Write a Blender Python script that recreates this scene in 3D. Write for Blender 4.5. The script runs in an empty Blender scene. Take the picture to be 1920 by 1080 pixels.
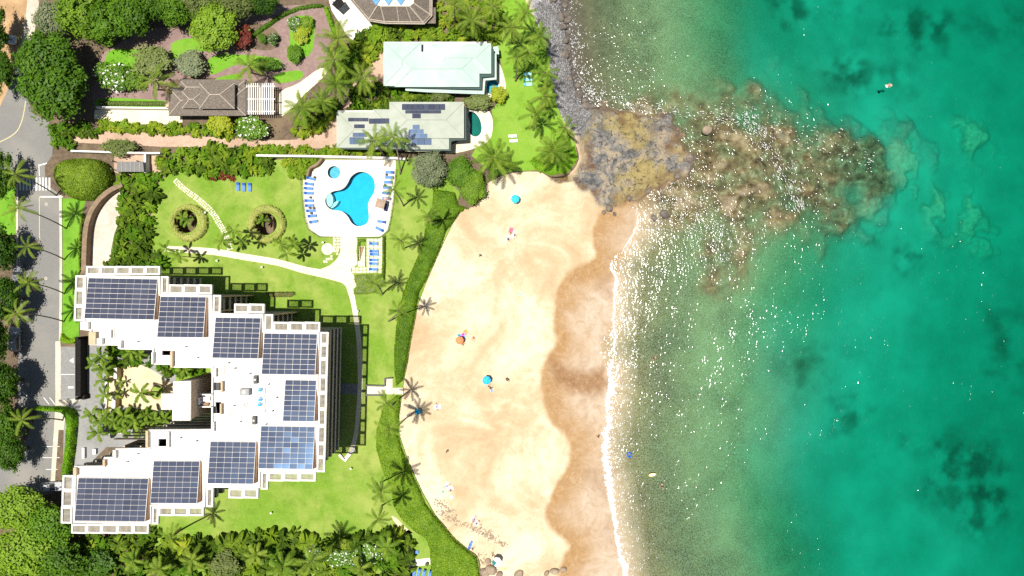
import bpy, math, random
import numpy as np
from mathutils import Vector, Matrix
from mathutils.geometry import tessellate_polygon

# ------------------------------------------------------------------ camera, sky, sun, exposure
sc = bpy.context.scene
COL = sc.collection
CAMH = 142.2                 # drone height above the lawns, metres
PPM = 9.0                    # photograph pixels (1920 wide) per metre on the lawn
SEA = -2.6                   # water level below the lawns
SUN_DIR = Vector((-0.178, -0.022, 1.0)).normalized()   # towards the sun

cam = bpy.data.cameras.new('camera')
cam.sensor_width = 36.0
cam.lens = 36.0 * CAMH / (1920 / PPM)
cam.clip_end = 2000
cam.clip_start = 1
camo = bpy.data.objects.new('camera', cam)
camo.location = (0, 0, CAMH)
camo.rotation_euler = (0, 0, 0)
COL.objects.link(camo)
sc.camera = camo

W = bpy.data.worlds.new('World')
sc.world = W
W.use_nodes = True
wn = W.node_tree
sky = wn.nodes.new('ShaderNodeTexSky')
sky.sky_type = 'NISHITA'
sky.sun_disc = False
sky.sun_elevation = math.asin(SUN_DIR.z)
sky.sun_rotation = math.atan2(SUN_DIR.x, SUN_DIR.y)
wn.links.new(sky.outputs[0], wn.nodes['Background'].inputs[0])
wn.nodes['Background'].inputs[1].default_value = 0.05

sun = bpy.data.lights.new('sun', 'SUN')
sun.energy = 5.0
sun.angle = math.radians(0.53)
sun.color = (1.0, 0.955, 0.88)
suno = bpy.data.objects.new('sun', sun)
suno.rotation_euler = SUN_DIR.to_track_quat('Z', 'Y').to_euler()
suno.location = (0, 0, 90)
COL.objects.link(suno)

sc.view_settings.view_transform = 'Standard'
sc.view_settings.look = 'None'
sc.view_settings.gamma = 1
sc.view_settings.exposure = 0.4
sc.view_settings.use_curve_mapping = False
sc.cycles.max_bounces = 8
sc.cycles.transparent_max_bounces = 12
sc.cycles.sample_clamp_indirect = 6
sc.cycles.use_denoising = False

rng = np.random.default_rng(7)
random.seed(7)
R = math.radians

# ------------------------------------------------------------------ helpers
def P(x, y, z=0.0):
    """photo pixel seen at height z -> world point"""
    k = (CAMH - z) / CAMH / PPM
    return Vector(((x - 960) * k, (540 - y) * k, z))

def PX(pts, z=0.0):
    return [P(a, b, z).xy for a, b in pts]

def smooth_poly(pts, n=6, closed=True):
    """Catmull-Rom through 2D points"""
    pts = [Vector(p) for p in pts]
    out = []
    N = len(pts)
    rngi = range(N) if closed else range(N - 1)
    for i in rngi:
        if closed:
            p0, p1, p2, p3 = pts[i - 1], pts[i], pts[(i + 1) % N], pts[(i + 2) % N]
        else:
            p0 = pts[max(i - 1, 0)]; p1 = pts[i]; p2 = pts[i + 1]; p3 = pts[min(i + 2, N - 1)]
        for k in range(n):
            t = k / n
            out.append(0.5 * ((2 * p1) + (p2 - p0) * t + (2 * p0 - 5 * p1 + 4 * p2 - p3) * t * t + (3 * p1 - p0 - 3 * p2 + p3) * t ** 3))
    if not closed:
        out.append(pts[-1])
    return out

def inside(poly, pts):
    """vectorised point in polygon; pts (n,2)"""
    poly = np.array([(p[0], p[1]) for p in poly])
    x, y = pts[:, 0], pts[:, 1]
    r = np.zeros(len(pts), bool)
    j = len(poly) - 1
    for i in range(len(poly)):
        xi, yi = poly[i]; xj, yj = poly[j]
        c = ((yi > y) != (yj > y))
        with np.errstate(divide='ignore', invalid='ignore'):
            xx = (xj - xi) * (y - yi) / (yj - yi + 1e-12) + xi
        r ^= c & (x < xx)
        j = i
    return r

def dist_line(line, pts, closed=False):
    line = np.array([(p[0], p[1]) for p in line], float)
    a = line if not closed else np.vstack([line, line[:1]])
    best = np.full(len(pts), 1e9)
    for i in range(len(a) - 1):
        d = a[i + 1] - a[i]
        L = (d ** 2).sum() + 1e-9
        t = np.clip(((pts - a[i]) @ d) / L, 0, 1)
        q = a[i] + t[:, None] * d
        best = np.minimum(best, ((pts - q) ** 2).sum(1))
    return np.sqrt(best)

def ss(a, b, x):
    t = np.clip((x - a) / (b - a), 0, 1)
    return t * t * (3 - 2 * t)

_perm = np.random.default_rng(3).random((64, 64))
def vnoise(x, y):
    xi = np.floor(x).astype(int); yi = np.floor(y).astype(int)
    fx = x - xi; fy = y - yi
    fx = fx * fx * (3 - 2 * fx); fy = fy * fy * (3 - 2 * fy)
    g = lambda i, j: _perm[i % 64, j % 64]
    return (g(xi, yi) * (1 - fx) + g(xi + 1, yi) * fx) * (1 - fy) + (g(xi, yi + 1) * (1 - fx) + g(xi + 1, yi + 1) * fx) * fy
def fbm(x, y, o=4):
    s = np.zeros_like(x, dtype=float); a = 0.5
    for k in range(o):
        s += a * vnoise(x * 2 ** k + 17.3 * k, y * 2 ** k + 5.1 * k); a *= 0.5
    return s / (1 - 0.5 ** o)

def new_mesh(name, verts, faces, mats=(), smooth=False, midx=None):
    me = bpy.data.meshes.new(name)
    if isinstance(verts, np.ndarray) and isinstance(faces, np.ndarray):
        nf, k = faces.shape
        me.vertices.add(len(verts)); me.vertices.foreach_set('co', verts.astype(np.float32).ravel())
        me.loops.add(nf * k); me.loops.foreach_set('vertex_index', faces.astype(np.int32).ravel())
        me.polygons.add(nf); me.polygons.foreach_set('loop_start', np.arange(0, nf * k, k, dtype=np.int32))
        me.update(calc_edges=True)
    else:
        me.from_pydata([tuple(v) for v in verts], [], faces)
        me.update()
    for m in mats:
        me.materials.append(m)
    if smooth:
        me.polygons.foreach_set('use_smooth', np.ones(len(me.polygons), bool))
    if midx is not None:
        me.polygons.foreach_set('material_index', np.array(midx, np.int32))
    return me

def tag(o, label=None, cat=None, group=None, kind=None):
    if label: o['label'] = label
    if cat: o['category'] = cat
    if group: o['group'] = group
    if kind: o['kind'] = kind
    return o

def obj(name, data, parent=None, loc=None, rz=0, scale=None, **k):
    o = bpy.data.objects.new(name, data)
    COL.objects.link(o)
    if parent: o.parent = parent
    if loc is not None: o.location = loc
    if rz: o.rotation_euler = (0, 0, rz)
    if scale is not None: o.scale = (scale,) * 3 if isinstance(scale, (int, float)) else scale
    if k: tag(o, **k)
    return o

def empty(name, loc=(0, 0, 0), rz=0, **k):
    o = obj(name, None, None, loc, rz, **k)
    o.empty_display_size = 0.2
    return o

class MB:
    """collects simple solids into one mesh"""
    def __init__(s): s.v = []; s.f = []; s.m = []
    def add(s, vs, fs, mi=0):
        b = len(s.v); s.v += [tuple(v) for v in vs]
        s.f += [tuple(i + b for i in f) for f in fs]; s.m += [mi] * len(fs); return s
    def box(s, c, d, rz=0, mi=0, tilt=None):
        cx, cy, cz = c; hx, hy, hz = d[0] / 2, d[1] / 2, d[2] / 2
        cr, sr = math.cos(rz), math.sin(rz)
        vs = []
        for z in (-hz, hz):
            for x, y in ((-hx, -hy), (hx, -hy), (hx, hy), (-hx, hy)):
                X, Y, Z = x, y, z
                if tilt: Z += tilt[0] * x + tilt[1] * y
                vs.append((cx + X * cr - Y * sr, cy + X * sr + Y * cr, cz + Z))
        return s.add(vs, [(3, 2, 1, 0), (4, 5, 6, 7), (0, 1, 5, 4), (1, 2, 6, 5), (2, 3, 7, 6), (3, 0, 4, 7)], mi)
    def bar(s, a, b, w, mi=0):
        a = Vector(a); b = Vector(b); return s.tube([a, b], [w, w], 4, mi)
    def tube(s, pts, rad, n=8, mi=0, cap=True):
        pts = [Vector(p) for p in pts]; vs = []
        for i, p in enumerate(pts):
            d = (pts[min(i + 1, len(pts) - 1)] - pts[max(i - 1, 0)]).normalized()
            u = d.orthogonal().normalized() if abs(d.z) < .99 else Vector((1, 0, 0))
            u = (u - d * u.dot(d)).normalized(); w = d.cross(u)
            for k in range(n):
                a = 2 * math.pi * k / n
                vs.append(p + (u * math.cos(a) + w * math.sin(a)) * rad[i])
        fs = []
        for i in range(len(pts) - 1):
            for k in range(n):
                fs.append((i * n + k, i * n + (k + 1) % n, (i + 1) * n + (k + 1) % n, (i + 1) * n + k))
        if cap:
            fs.append(tuple(range(n - 1, -1, -1))); fs.append(tuple((len(pts) - 1) * n + k for k in range(n)))
        return s.add(vs, fs, mi)
    def prism(s, poly, z0, z1, holes=(), mi=0, mside=None, bottom=True):
        mside = mi if mside is None else mside
        loops = [poly] + list(holes)
        if poly_area(poly) < 0: loops[0] = list(reversed(poly))
        loops = [loops[0]] + [list(reversed(h)) if poly_area(h) > 0 else list(h) for h in loops[1:]]
        flat = [p for l in loops for p in l]
        tris = tessellate_polygon([[Vector((p[0], p[1], 0)) for p in l] for l in loops])
        n = len(flat)
        top = []
        for t in tris:
            a, b, c = (flat[i] for i in t)
            ar = (b[0] - a[0]) * (c[1] - a[1]) - (b[1] - a[1]) * (c[0] - a[0])
            if abs(ar) < 1e-9: continue
            top.append(tuple(t) if ar > 0 else tuple(reversed(t)))
        s.add([(p[0], p[1], z1) for p in flat], top, mi)
        if z0 is not None and z0 != z1:
            if bottom: s.add([(p[0], p[1], z0) for p in flat], [tuple(reversed(t)) for t in top], mside)
            for l in loops:
                k = len(l)
                vs = [(p[0], p[1], z0) for p in l] + [(p[0], p[1], z1) for p in l]
                s.add(vs, [(i, (i + 1) % k, k + (i + 1) % k, k + i) for i in range(k)], mside)
        return s
    def mesh(s, name, mats, smooth=False):
        if not isinstance(mats, (list, tuple)): mats = [mats]
        return new_mesh(name, s.v, s.f, mats, smooth, s.m)
    def build(s, name, mats, parent=None, smooth=False, **k):
        return obj(name, s.mesh(name, mats, smooth), parent, **k)

def poly_area(p):
    return 0.5 * sum(p[i][0] * p[(i + 1) % len(p)][1] - p[(i + 1) % len(p)][0] * p[i][1] for i in range(len(p)))

def offset_poly(poly, d):
    """inward offset for d>0"""
    p = [Vector((q[0], q[1])) for q in poly]
    if poly_area(p) < 0: p.reverse()
    out = []
    n = len(p)
    for i in range(n):
        e1 = (p[i] - p[i - 1]).normalized(); e2 = (p[(i + 1) % n] - p[i]).normalized()
        n1 = Vector((-e1.y, e1.x)); n2 = Vector((-e2.y, e2.x))
        b = n1 + n2
        k = 1 + n1.dot(n2)
        out.append(p[i] + b * (d / max(k, 0.3)))
    return out

def strip_poly(line, w):
    """polygon around a polyline; w width or list"""
    line = [Vector((p[0], p[1])) for p in line]
    L, Rr = [], []
    for i, p in enumerate(line):
        d = (line[min(i + 1, len(line) - 1)] - line[max(i - 1, 0)]).normalized()
        nn = Vector((-d.y, d.x)); ww = (w[i] if isinstance(w, (list, tuple)) else w) / 2
        L.append(p + nn * ww); Rr.append(p - nn * ww)
    return L + list(reversed(Rr))

# ------------------------------------------------------------------ materials
def base_mat(name):
    m = bpy.data.materials.new(name); m.use_nodes = True
    nt = m.node_tree; b = nt.nodes['Principled BSDF']
    return m, nt, b

def rgba(c): return (c[0], c[1], c[2], 1)

def nz(nt, scale, detail=4, rough=0.6, coord='pos', warp=0):
    n = nt.nodes.new('ShaderNodeTexNoise'); n.inputs['Scale'].default_value = scale
    n.inputs['Detail'].default_value = detail; n.inputs['Roughness'].default_value = rough
    if warp: n.inputs['Distortion'].default_value = warp
    if coord == 'pos':
        g = nt.nodes.new('ShaderNodeNewGeometry'); nt.links.new(g.outputs['Position'], n.inputs['Vector'])
    return n

def ramp(nt, fac, stops):
    r = nt.nodes.new('ShaderNodeValToRGB')
    e = r.color_ramp.elements
    while len(e) < len(stops): e.new(0.5)
    for el, (p, c) in zip(e, stops):
        el.position = p; el.color = rgba(c) if len(c) == 3 else c
    nt.links.new(fac, r.inputs[0]); return r

def mixc(nt, fac, a, b, mode='MIX'):
    m = nt.nodes.new('ShaderNodeMix'); m.data_type = 'RGBA'; m.blend_type = mode
    for s, v in ((0, fac), (6, a), (7, b)):
        if hasattr(v, 'is_linked') or isinstance(v, bpy.types.NodeSocket): nt.links.new(v, m.inputs[s])
        elif s == 0: m.inputs[0].default_value = v
        else: m.inputs[s].default_value = rgba(v)
    return m.outputs[2]

def math_node(nt, op, a, b=0.0, clamp=False):
    m = nt.nodes.new('ShaderNodeMath'); m.operation = op; m.use_clamp = clamp
    for i, v in enumerate((a, b)):
        if isinstance(v, bpy.types.NodeSocket): nt.links.new(v, m.inputs[i])
        else: m.inputs[i].default_value = v
    return m.outputs[0]

def bump(nt, b, height, dist=0.1, strength=1.0):
    n = nt.nodes.new('ShaderNodeBump'); n.inputs['Distance'].default_value = dist; n.inputs['Strength'].default_value = strength
    nt.links.new(height, n.inputs['Height']); nt.links.new(n.outputs[0], b.inputs['Normal']); return n

def surf(name, c1, c2, scale=1.0, rough=0.8, c3=None, scale3=0.15, amt3=0.5, bumpd=0.0, bscale=None, spec=0.3, metal=0.0, contrast=(0.35, 0.65)):
    """two-tone noisy surface with an optional broad third tone (stains, worn areas)"""
    m, nt, b = base_mat(name)
    n = nz(nt, scale, 5)
    r = ramp(nt, n.outputs[0], [(contrast[0], c1), (contrast[1], c2)])
    out = r.outputs[0]
    if c3:
        n3 = nz(nt, scale3, 4, .55, warp=.4)
        r3 = ramp(nt, n3.outputs[0], [(0.45, (0, 0, 0)), (0.65, (amt3,) * 3)])
        out = mixc(nt, r3.outputs[0], out, c3)
    nt.links.new(out, b.inputs['Base Color'])
    b.inputs['Roughness'].default_value = rough
    b.inputs['Specular IOR Level'].default_value = spec
    b.inputs['Metallic'].default_value = metal
    if bumpd:
        bump(nt, b, nz(nt, bscale or scale * 3, 4).outputs[0], bumpd)
    return m

def foliage(name, cols, scale=0.9, trans=0.35, rough=0.5, vary=0.5):
    m, nt, b = base_mat(name)
    n = nz(nt, scale, 3, .7)
    n2 = nz(nt, 4.5, 2, .6)
    oi = nt.nodes.new('ShaderNodeObjectInfo')
    f = math_node(nt, 'ADD', math_node(nt, 'MULTIPLY', n.outputs[0], 0.6), math_node(nt, 'MULTIPLY', n2.outputs[0], 0.4))
    f = math_node(nt, 'ADD', f, math_node(nt, 'MULTIPLY', math_node(nt, 'SUBTRACT', oi.outputs['Random'], 0.5), vary * 0.3))
    k = len(cols)
    r = ramp(nt, f, [(0.33 + 0.34 * i / max(k - 1, 1), c) for i, c in enumerate(cols)])
    nt.links.new(r.outputs[0], b.inputs['Base Color'])
    b.inputs['Roughness'].default_value = rough
    b.inputs['Specular IOR Level'].default_value = 0.2
    t = nt.nodes.new('ShaderNodeBsdfTranslucent')
    tc = mixc(nt, 1.0, r.outputs[0], (1.0, 1.0, 0.45), 'MULTIPLY')
    nt.links.new(tc, t.inputs[0])
    mx = nt.nodes.new('ShaderNodeMixShader'); mx.inputs[0].default_value = trans
    nt.links.new(b.outputs[0], mx.inputs[1]); nt.links.new(t.outputs[0], mx.inputs[2])
    nt.links.new(mx.outputs[0], nt.nodes['Material Output'].inputs[0])
    return m

M = {}
M['soil'] = surf('soil', (.09, .065, .045), (.16, .115, .075), 1.5, .95, (.2, .15, .09), .3, .7, .06)
M['dirt'] = surf('orange_dirt', (.38, .24, .12), (.5, .34, .18), .8, .95, (.3, .18, .09), .2, .6, .03)
M['mulch'] = surf('mauve_gravel', (.23, .155, .135), (.3, .21, .185), 1.2, .95, (.19, .125, .11), .2, .6, .03, 8)
M['lawn'] = None
def lawn_mat(name, a, b_, dry, amt=.6, sc3=.09):
    m, nt, b = base_mat(name)
    n = nz(nt, 2.2, 6, .75); r = ramp(nt, n.outputs[0], [(.3, a), (.7, b_)])
    n3 = nz(nt, sc3, 5, .65, warp=.5); r3 = ramp(nt, n3.outputs[0], [(.42, (0, 0, 0)), (.66, (amt,) * 3)])
    n4 = nz(nt, .35, 4, .6); r4 = ramp(nt, n4.outputs[0], [(.5, (0, 0, 0)), (.75, (.55,) * 3)])
    o = mixc(nt, r3.outputs[0], r.outputs[0], dry)
    o = mixc(nt, r4.outputs[0], o, tuple(x * .72 for x in a))
    nt.links.new(o, b.inputs['Base Color']); b.inputs['Roughness'].default_value = .9; b.inputs['Specular IOR Level'].default_value = .1
    bump(nt, b, nz(nt, 9, 3).outputs[0], .05)
    return m
M['lawn'] = lawn_mat('lawn_grass', (.125, .235, .02), (.2, .325, .04), (.34, .38, .1), .75)
M['lawn_bright'] = lawn_mat('bright_lawn_grass', (.14, .29, .02), (.21, .37, .04), (.3, .4, .08), .5)
M['verge'] = lawn_mat('verge_grass', (.1, .27, .015), (.17, .38, .03), (.25, .36, .06), .4)
M['asphalt'] = surf('asphalt', (.18, .175, .165), (.21, .205, .19), 2.5, .9, (.26, .245, .215), .07, .8, .01, 12)
M['asphalt_pale'] = surf('pale_asphalt', (.2, .2, .195), (.27, .265, .25), 2, .9, (.33, .325, .31), .08, .7, .01, 12)
M['concrete'] = surf('concrete', (.5, .45, .36), (.62, .56, .46), 1.5, .9, (.42, .36, .28), .2, .6, .01)
M['pinkdrive'] = surf('pink_pavers', (.42, .29, .21), (.54, .38, .28), 1.5, .9, (.34, .23, .16), .15, .6, .01)
M['paleconcrete'] = surf('pale_driveway', (.52, .45, .37), (.62, .55, .46), 1.2, .9, (.43, .36, .29), .2, .6, .01)
M['creampave'] = surf('cream_paving', (.66, .59, .43), (.76, .69, .52), 1.6, .85, (.58, .49, .34), .22, .5, .006)
M['pooldeck'] = surf('pool_deck', (.7, .63, .51), (.8, .73, .61), 1.8, .85, (.62, .52, .38), .25, .5, .004)
M['whitepave'] = surf('white_paving', (.7, .66, .56), (.8, .76, .66), 1.2, .85, (.6, .54, .42), .2, .4, .004)
M['courtsand'] = surf('court_sand', (.62, .5, .31), (.72, .6, .4), 2.5, .95, (.52, .4, .24), .4, .5, .03)
M['stone'] = surf('pale_flagstone', (.58, .53, .4), (.76, .71, .58), 1.6, .85, (.48, .42, .3), .7, .5, .01)
M['paint'] = surf('white_road_paint', (.66, .66, .64), (.8, .8, .78), 3, .8)
M['yellowpaint'] = surf('yellow_road_paint', (.5, .45, .2), (.6, .55, .3), 3, .8)
M['white'] = surf('white_roof_coating', (.7, .68, .64), (.78, .77, .74), .6, .7, (.4, .37, .32), .3, .6)
M['whiteframe'] = surf('white_frame', (.76, .73, .67), (.82, .8, .76), 1, .7, (.68, .6, .5), .4, .4)
M['tan'] = surf('tan_stucco', (.5, .37, .23), (.58, .44, .29), 1.2, .85, (.42, .3, .18), .4, .5)
M['rackwood'] = surf('brown_rack_side', (.26, .155, .085), (.36, .22, .13), 1.5, .85)
M['bronze'] = surf('bronze_railing', (.05, .036, .026), (.085, .06, .042), 2, .5)
M['greyslab'] = surf('grey_slab_edge', (.34, .31, .26), (.44, .41, .35), 1.5, .8)
M['darkglass'] = surf('dark_glazing', (.018, .02, .022), (.04, .04, .042), .8, .2, spec=.6)
M['louver'] = surf('grey_louver', (.56, .5, .4), (.66, .6, .5), 2, .6)
M['black'] = surf('black_metal', (.008, .0075, .007), (.016, .014, .013), 2, .7, spec=.15)
M['blackgap'] = surf('dark_recess', (.012, .011, .01), (.02, .018, .016), 2, .9)
M['mint'] = surf('pale_mint_roof', (.35, .47, .41), (.4, .51, .45), .5, .6, (.47, .54, .5), .12, .9)
M['sage'] = surf('pale_sage_roof', (.33, .36, .29), (.37, .4, .33), .6, .65, (.42, .44, .38), .2, .7)
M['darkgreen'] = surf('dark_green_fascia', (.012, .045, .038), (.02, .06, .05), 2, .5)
M['brownwall'] = surf('brown_retaining_wall', (.2, .14, .09), (.28, .2, .13), 1.5, .9, (.15, .1, .06), .5, .6, .02)
M['whitewall'] = surf('whitewashed_wall', (.66, .64, .6), (.76, .74, .7), 1.2, .85, (.5, .46, .4), .4, .5)
M['blackrock'] = surf('basalt', (.07, .06, .055), (.17, .145, .125), 1.5, .85, (.25, .2, .14), .5, .6, .15, 2.5)
M['sandrock'] = surf('sandy_rock', (.25, .185, .125), (.42, .33, .23), 1.2, .9, (.16, .125, .1), .6, .7, .12, 3)
M['trunk'] = surf('palm_trunk', (.2, .165, .12), (.3, .255, .19), 3, .9)
M['bark'] = surf('bark', (.1, .075, .05), (.19, .15, .105), 2.5, .95, bumpd=.03)
M['bluefabric'] = surf('blue_lounger_fabric', (.08, .2, .52), (.13, .28, .62), 1.5, .8)
M['bluefabric2'] = surf('blue_head_cushion', (.025, .11, .38), (.04, .15, .46), 1.5, .8)
M['pvc'] = surf('white_frame_plastic', (.7, .7, .68), (.78, .78, .76), 3, .5)
def plain(name, c, rough=.7, metal=0, spec=.4):
    c2 = tuple(min(1, x * 1.15 + .005) for x in c); c1 = tuple(x * .88 for x in c)
    return surf(name, c1, c2, 2.5, rough, metal=metal, spec=spec)
def shingle():
    m, nt, b = base_mat('weathered_shingle')
    n = nz(nt, 3.2, 5, .7); r = ramp(nt, n.outputs[0], [(.3, (.13, .105, .085)), (.55, (.22, .185, .15)), (.75, (.33, .285, .24))])
    br = nt.nodes.new('ShaderNodeTexBrick'); g = nt.nodes.new('ShaderNodeNewGeometry')
    nt.links.new(g.outputs['Position'], br.inputs['Vector']); br.inputs['Scale'].default_value = 2.2
    br.inputs['Color1'].default_value = (1, 1, 1, 1); br.inputs['Color2'].default_value = (.72, .7, .68, 1); br.inputs['Mortar'].default_value = (.5, .48, .45, 1)
    o = mixc(nt, 1, r.outputs[0], br.outputs[0], 'MULTIPLY')
    nt.links.new(o, b.inputs['Base Color']); b.inputs['Roughness'].default_value = .9
    return m
M['shingle'] = shingle()
M['shinglecap'] = surf('shingle_ridge_cap', (.4, .34, .27), (.5, .43, .35), 2, .9)
def solar(name, c1, c2, rough):
    m, nt, b = base_mat(name)
    oi = nt.nodes.new('ShaderNodeObjectInfo')
    r = ramp(nt, oi.outputs['Random'], [(0, c1), (1, c2)])
    nt.links.new(r.outputs[0], b.inputs['Base Color'])
    b.inputs['Roughness'].default_value = rough; b.inputs['Specular IOR Level'].default_value = .5
    if 'solar' in name: b.inputs['Specular Tint'].default_value = (.3, .58, 1, 1)
    return m
M['solar'] = solar('solar_cells', (.052, .057, .084), (.075, .08, .112), .15)
M['alu'] = surf('aluminium_rail', (.62, .62, .62), (.72, .72, .72), 2, .45)
# foliage kinds
M['f_palm'] = foliage('palm_frond_green', [(.07, .14, .012), (.17, .28, .025), (.31, .41, .05)], .7, .3)
M['f_palm_y'] = foliage('palm_frond_yellow_green', [(.1, .17, .018), (.2, .29, .03), (.34, .42, .06)], .7, .3)
M['f_dark'] = foliage('dark_broadleaf', [(.03, .085, .005), (.065, .155, .008), (.12, .24, .015)], .5)
M['f_mid'] = foliage('mid_broadleaf', [(.045, .11, .006), (.1, .22, .01), (.19, .36, .02)], .5)
M['f_bright'] = foliage('bright_broadleaf', [(.09, .19, .012), (.18, .31, .018), (.29, .44, .035)], .5)
M['f_yellow'] = foliage('yellow_green_leaf', [(.2, .28, .012), (.34, .42, .02), (.48, .5, .04)], .6)
M['f_olive'] = foliage('olive_leaf', [(.1, .14, .03), (.17, .22, .055), (.26, .31, .1)], .6)
M['f_grey'] = foliage('grey_green_leaf', [(.14, .18, .09), (.24, .28, .15), (.34, .37, .22)], .6)
M['f_trop'] = foliage('tropical_leaf', [(.03, .065, .006), (.1, .175, .014), (.27, .38, .03)], .6)
M['f_trop_y'] = foliage('golden_tropical_leaf', [(.1, .18, .01), (.22, .33, .02), (.42, .46, .04)], .6)
M['f_naupaka'] = foliage('beach_shrub_leaf', [(.08, .17, .008), (.15, .28, .012), (.24, .38, .025)], .4)
M['f_hedge'] = foliage('clipped_hedge_leaf', [(.13, .21, .014), (.22, .34, .025), (.33, .46, .05)], .5)
M['f_ring'] = foliage('ring_hedge_leaf', [(.4, .44, .1), (.5, .53, .15), (.58, .6, .2)], .5)
M['f_hibright'] = foliage('lime_hedge_leaf', [(.12, .3, .008), (.2, .42, .012), (.34, .52, .02)], .5)
M['f_brown'] = foliage('dry_frond', [(.16, .1, .04), (.26, .17, .07), (.36, .26, .12)], .7, .2)
M['f_red'] = foliage('red_leaf', [(.14, .03, .02), (.24, .05, .035), (.34, .09, .06)], .6)
M['f_flower'] = foliage('white_blossom', [(.6, .6, .5), (.75, .75, .68), (.85, .85, .8)], .6, .2)

# ------------------------------------------------------------------ shore: beach, headland, sea bed, sea
LAND_EDGE = [(960, -260), (972, -120), (985, 0), (1000, 30), (1018, 70), (1030, 110), (1034, 160), (1045, 200), (1062, 240), (1078, 268), (1085, 298),
             (1066, 326), (1032, 331), (1008, 321), (960, 324), (926, 336), (905, 352), (906, 370), (890, 386), (866, 394), (850, 416), (839, 430),
             (829, 460), (816, 490), (801, 524), (788, 546), (783, 572), (777, 606), (770, 640), (764, 680), (757, 712), (752, 745), (748, 780),
             (748, 815), (755, 840), (765, 865), (775, 890), (790, 920), (800, 945), (815, 965), (832, 985), (852, 1010), (876, 1030), (896, 1046), (902, 1080), (915, 1180), (930, 1330)]
WATERLINE = [(1030, -260), (1042, -120), (1052, 0), (1060, 50), (1066, 100), (1074, 150), (1086, 190), (1092, 230), (1100, 280), (1108, 320), (1124, 356),
             (1150, 380), (1180, 386), (1195, 402), (1190, 432), (1168, 465), (1150, 482), (1145, 502), (1155, 522), (1150, 548), (1149, 580), (1138, 620), (1127, 642),
             (1130, 668), (1145, 692), (1147, 722), (1143, 762), (1137, 792), (1130, 830), (1132, 870), (1140, 902), (1147, 942), (1152, 982), (1160, 1024), (1172, 1080), (1195, 1180), (1230, 1330)]
ROCK = [(1078, 196), (1100, 186), (1130, 198), (1190, 203), (1236, 212), (1268, 232), (1292, 268), (1298, 310), (1272, 342), (1236, 352), (1205, 366), (1178, 382), (1150, 392), (1126, 389),
        (1104, 372), (1084, 362), (1062, 346), (1036, 334), (1064, 326), (1088, 300), (1084, 262), (1066, 236)]
REEF = [(1190, 186), (1290, 188), (1390, 180), (1500, 174), (1610, 196), (1680, 224), (1716, 272), (1716, 336), (1684, 400), (1620, 446), (1540, 442), (1480, 440), (1424, 470), (1370, 502),
        (1330, 488), (1302, 456), (1250, 424), (1206, 400), (1190, 376)]
REEF2 = [(1560, 330), (1640, 260), (1720, 240), (1840, 232), (1880, 250), (1800, 290), (1760, 330), (1840, 370), (1920, 420), (1900, 460), (1800, 420), (1720, 380), (1660, 410), (1600, 430)]
DARKPATCH = [[(1745, 838), (1790, 830), (1870, 860), (1930, 960), (1920, 1010), (1850, 1012), (1800, 960), (1770, 910)],
             [(1640, 40), (1700, 20), (1790, 40), (1780, 78), (1710, 82), (1650, 66)], [(1550, 100), (1650, 92), (1700, 120), (1690, 150), (1600, 158), (1560, 140)],
             [(1440, -20), (1640, -20), (1630, 30), (1560, 58), (1450, 50)], [(1830, 40), (1940, 30), (1940, 70), (1850, 66)], [(1660, 470), (1740, 460), (1740, 490), (1670, 492)],
             [(1850, 560), (1940, 600), (1940, 700), (1880, 660)], [(1500, 640), (1570, 700), (1610, 790), (1570, 800), (1520, 730), (1480, 670)]]
WETLINE = [(1230, 290), (1180, 350), (1128, 394), (1112, 420), (1108, 450), (1112, 482), (1078, 500), (1060, 512), (1044, 540), (1036, 580), (1034, 612), (1040, 640), (1026, 664), (1014, 690), (1012, 722),
           (1018, 762), (1030, 792), (1052, 812), (1066, 836), (1062, 868), (1042, 904), (1026, 940), (1020, 966), (1032, 992), (1064, 1022), (1052, 1044), (1044, 1090), (1060, 1180), (1090, 1330)]
BROWNS = [[(1024, 672), (1038, 664), (1052, 676), (1068, 688), (1100, 692), (1132, 682), (1142, 700), (1140, 734), (1100, 744), (1062, 738), (1036, 716)],
          [(1122, 640), (1136, 616), (1150, 600), (1152, 640), (1146, 668), (1124, 664)], [(1116, 520), (1130, 512), (1150, 520), (1150, 552), (1126, 556), (1114, 540)],
          [(1092, 880), (1120, 868), (1138, 892), (1146, 940), (1130, 940), (1100, 912)], [(1126, 984), (1146, 960), (1154, 1000), (1160, 1030), (1136, 1024)]]

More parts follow.
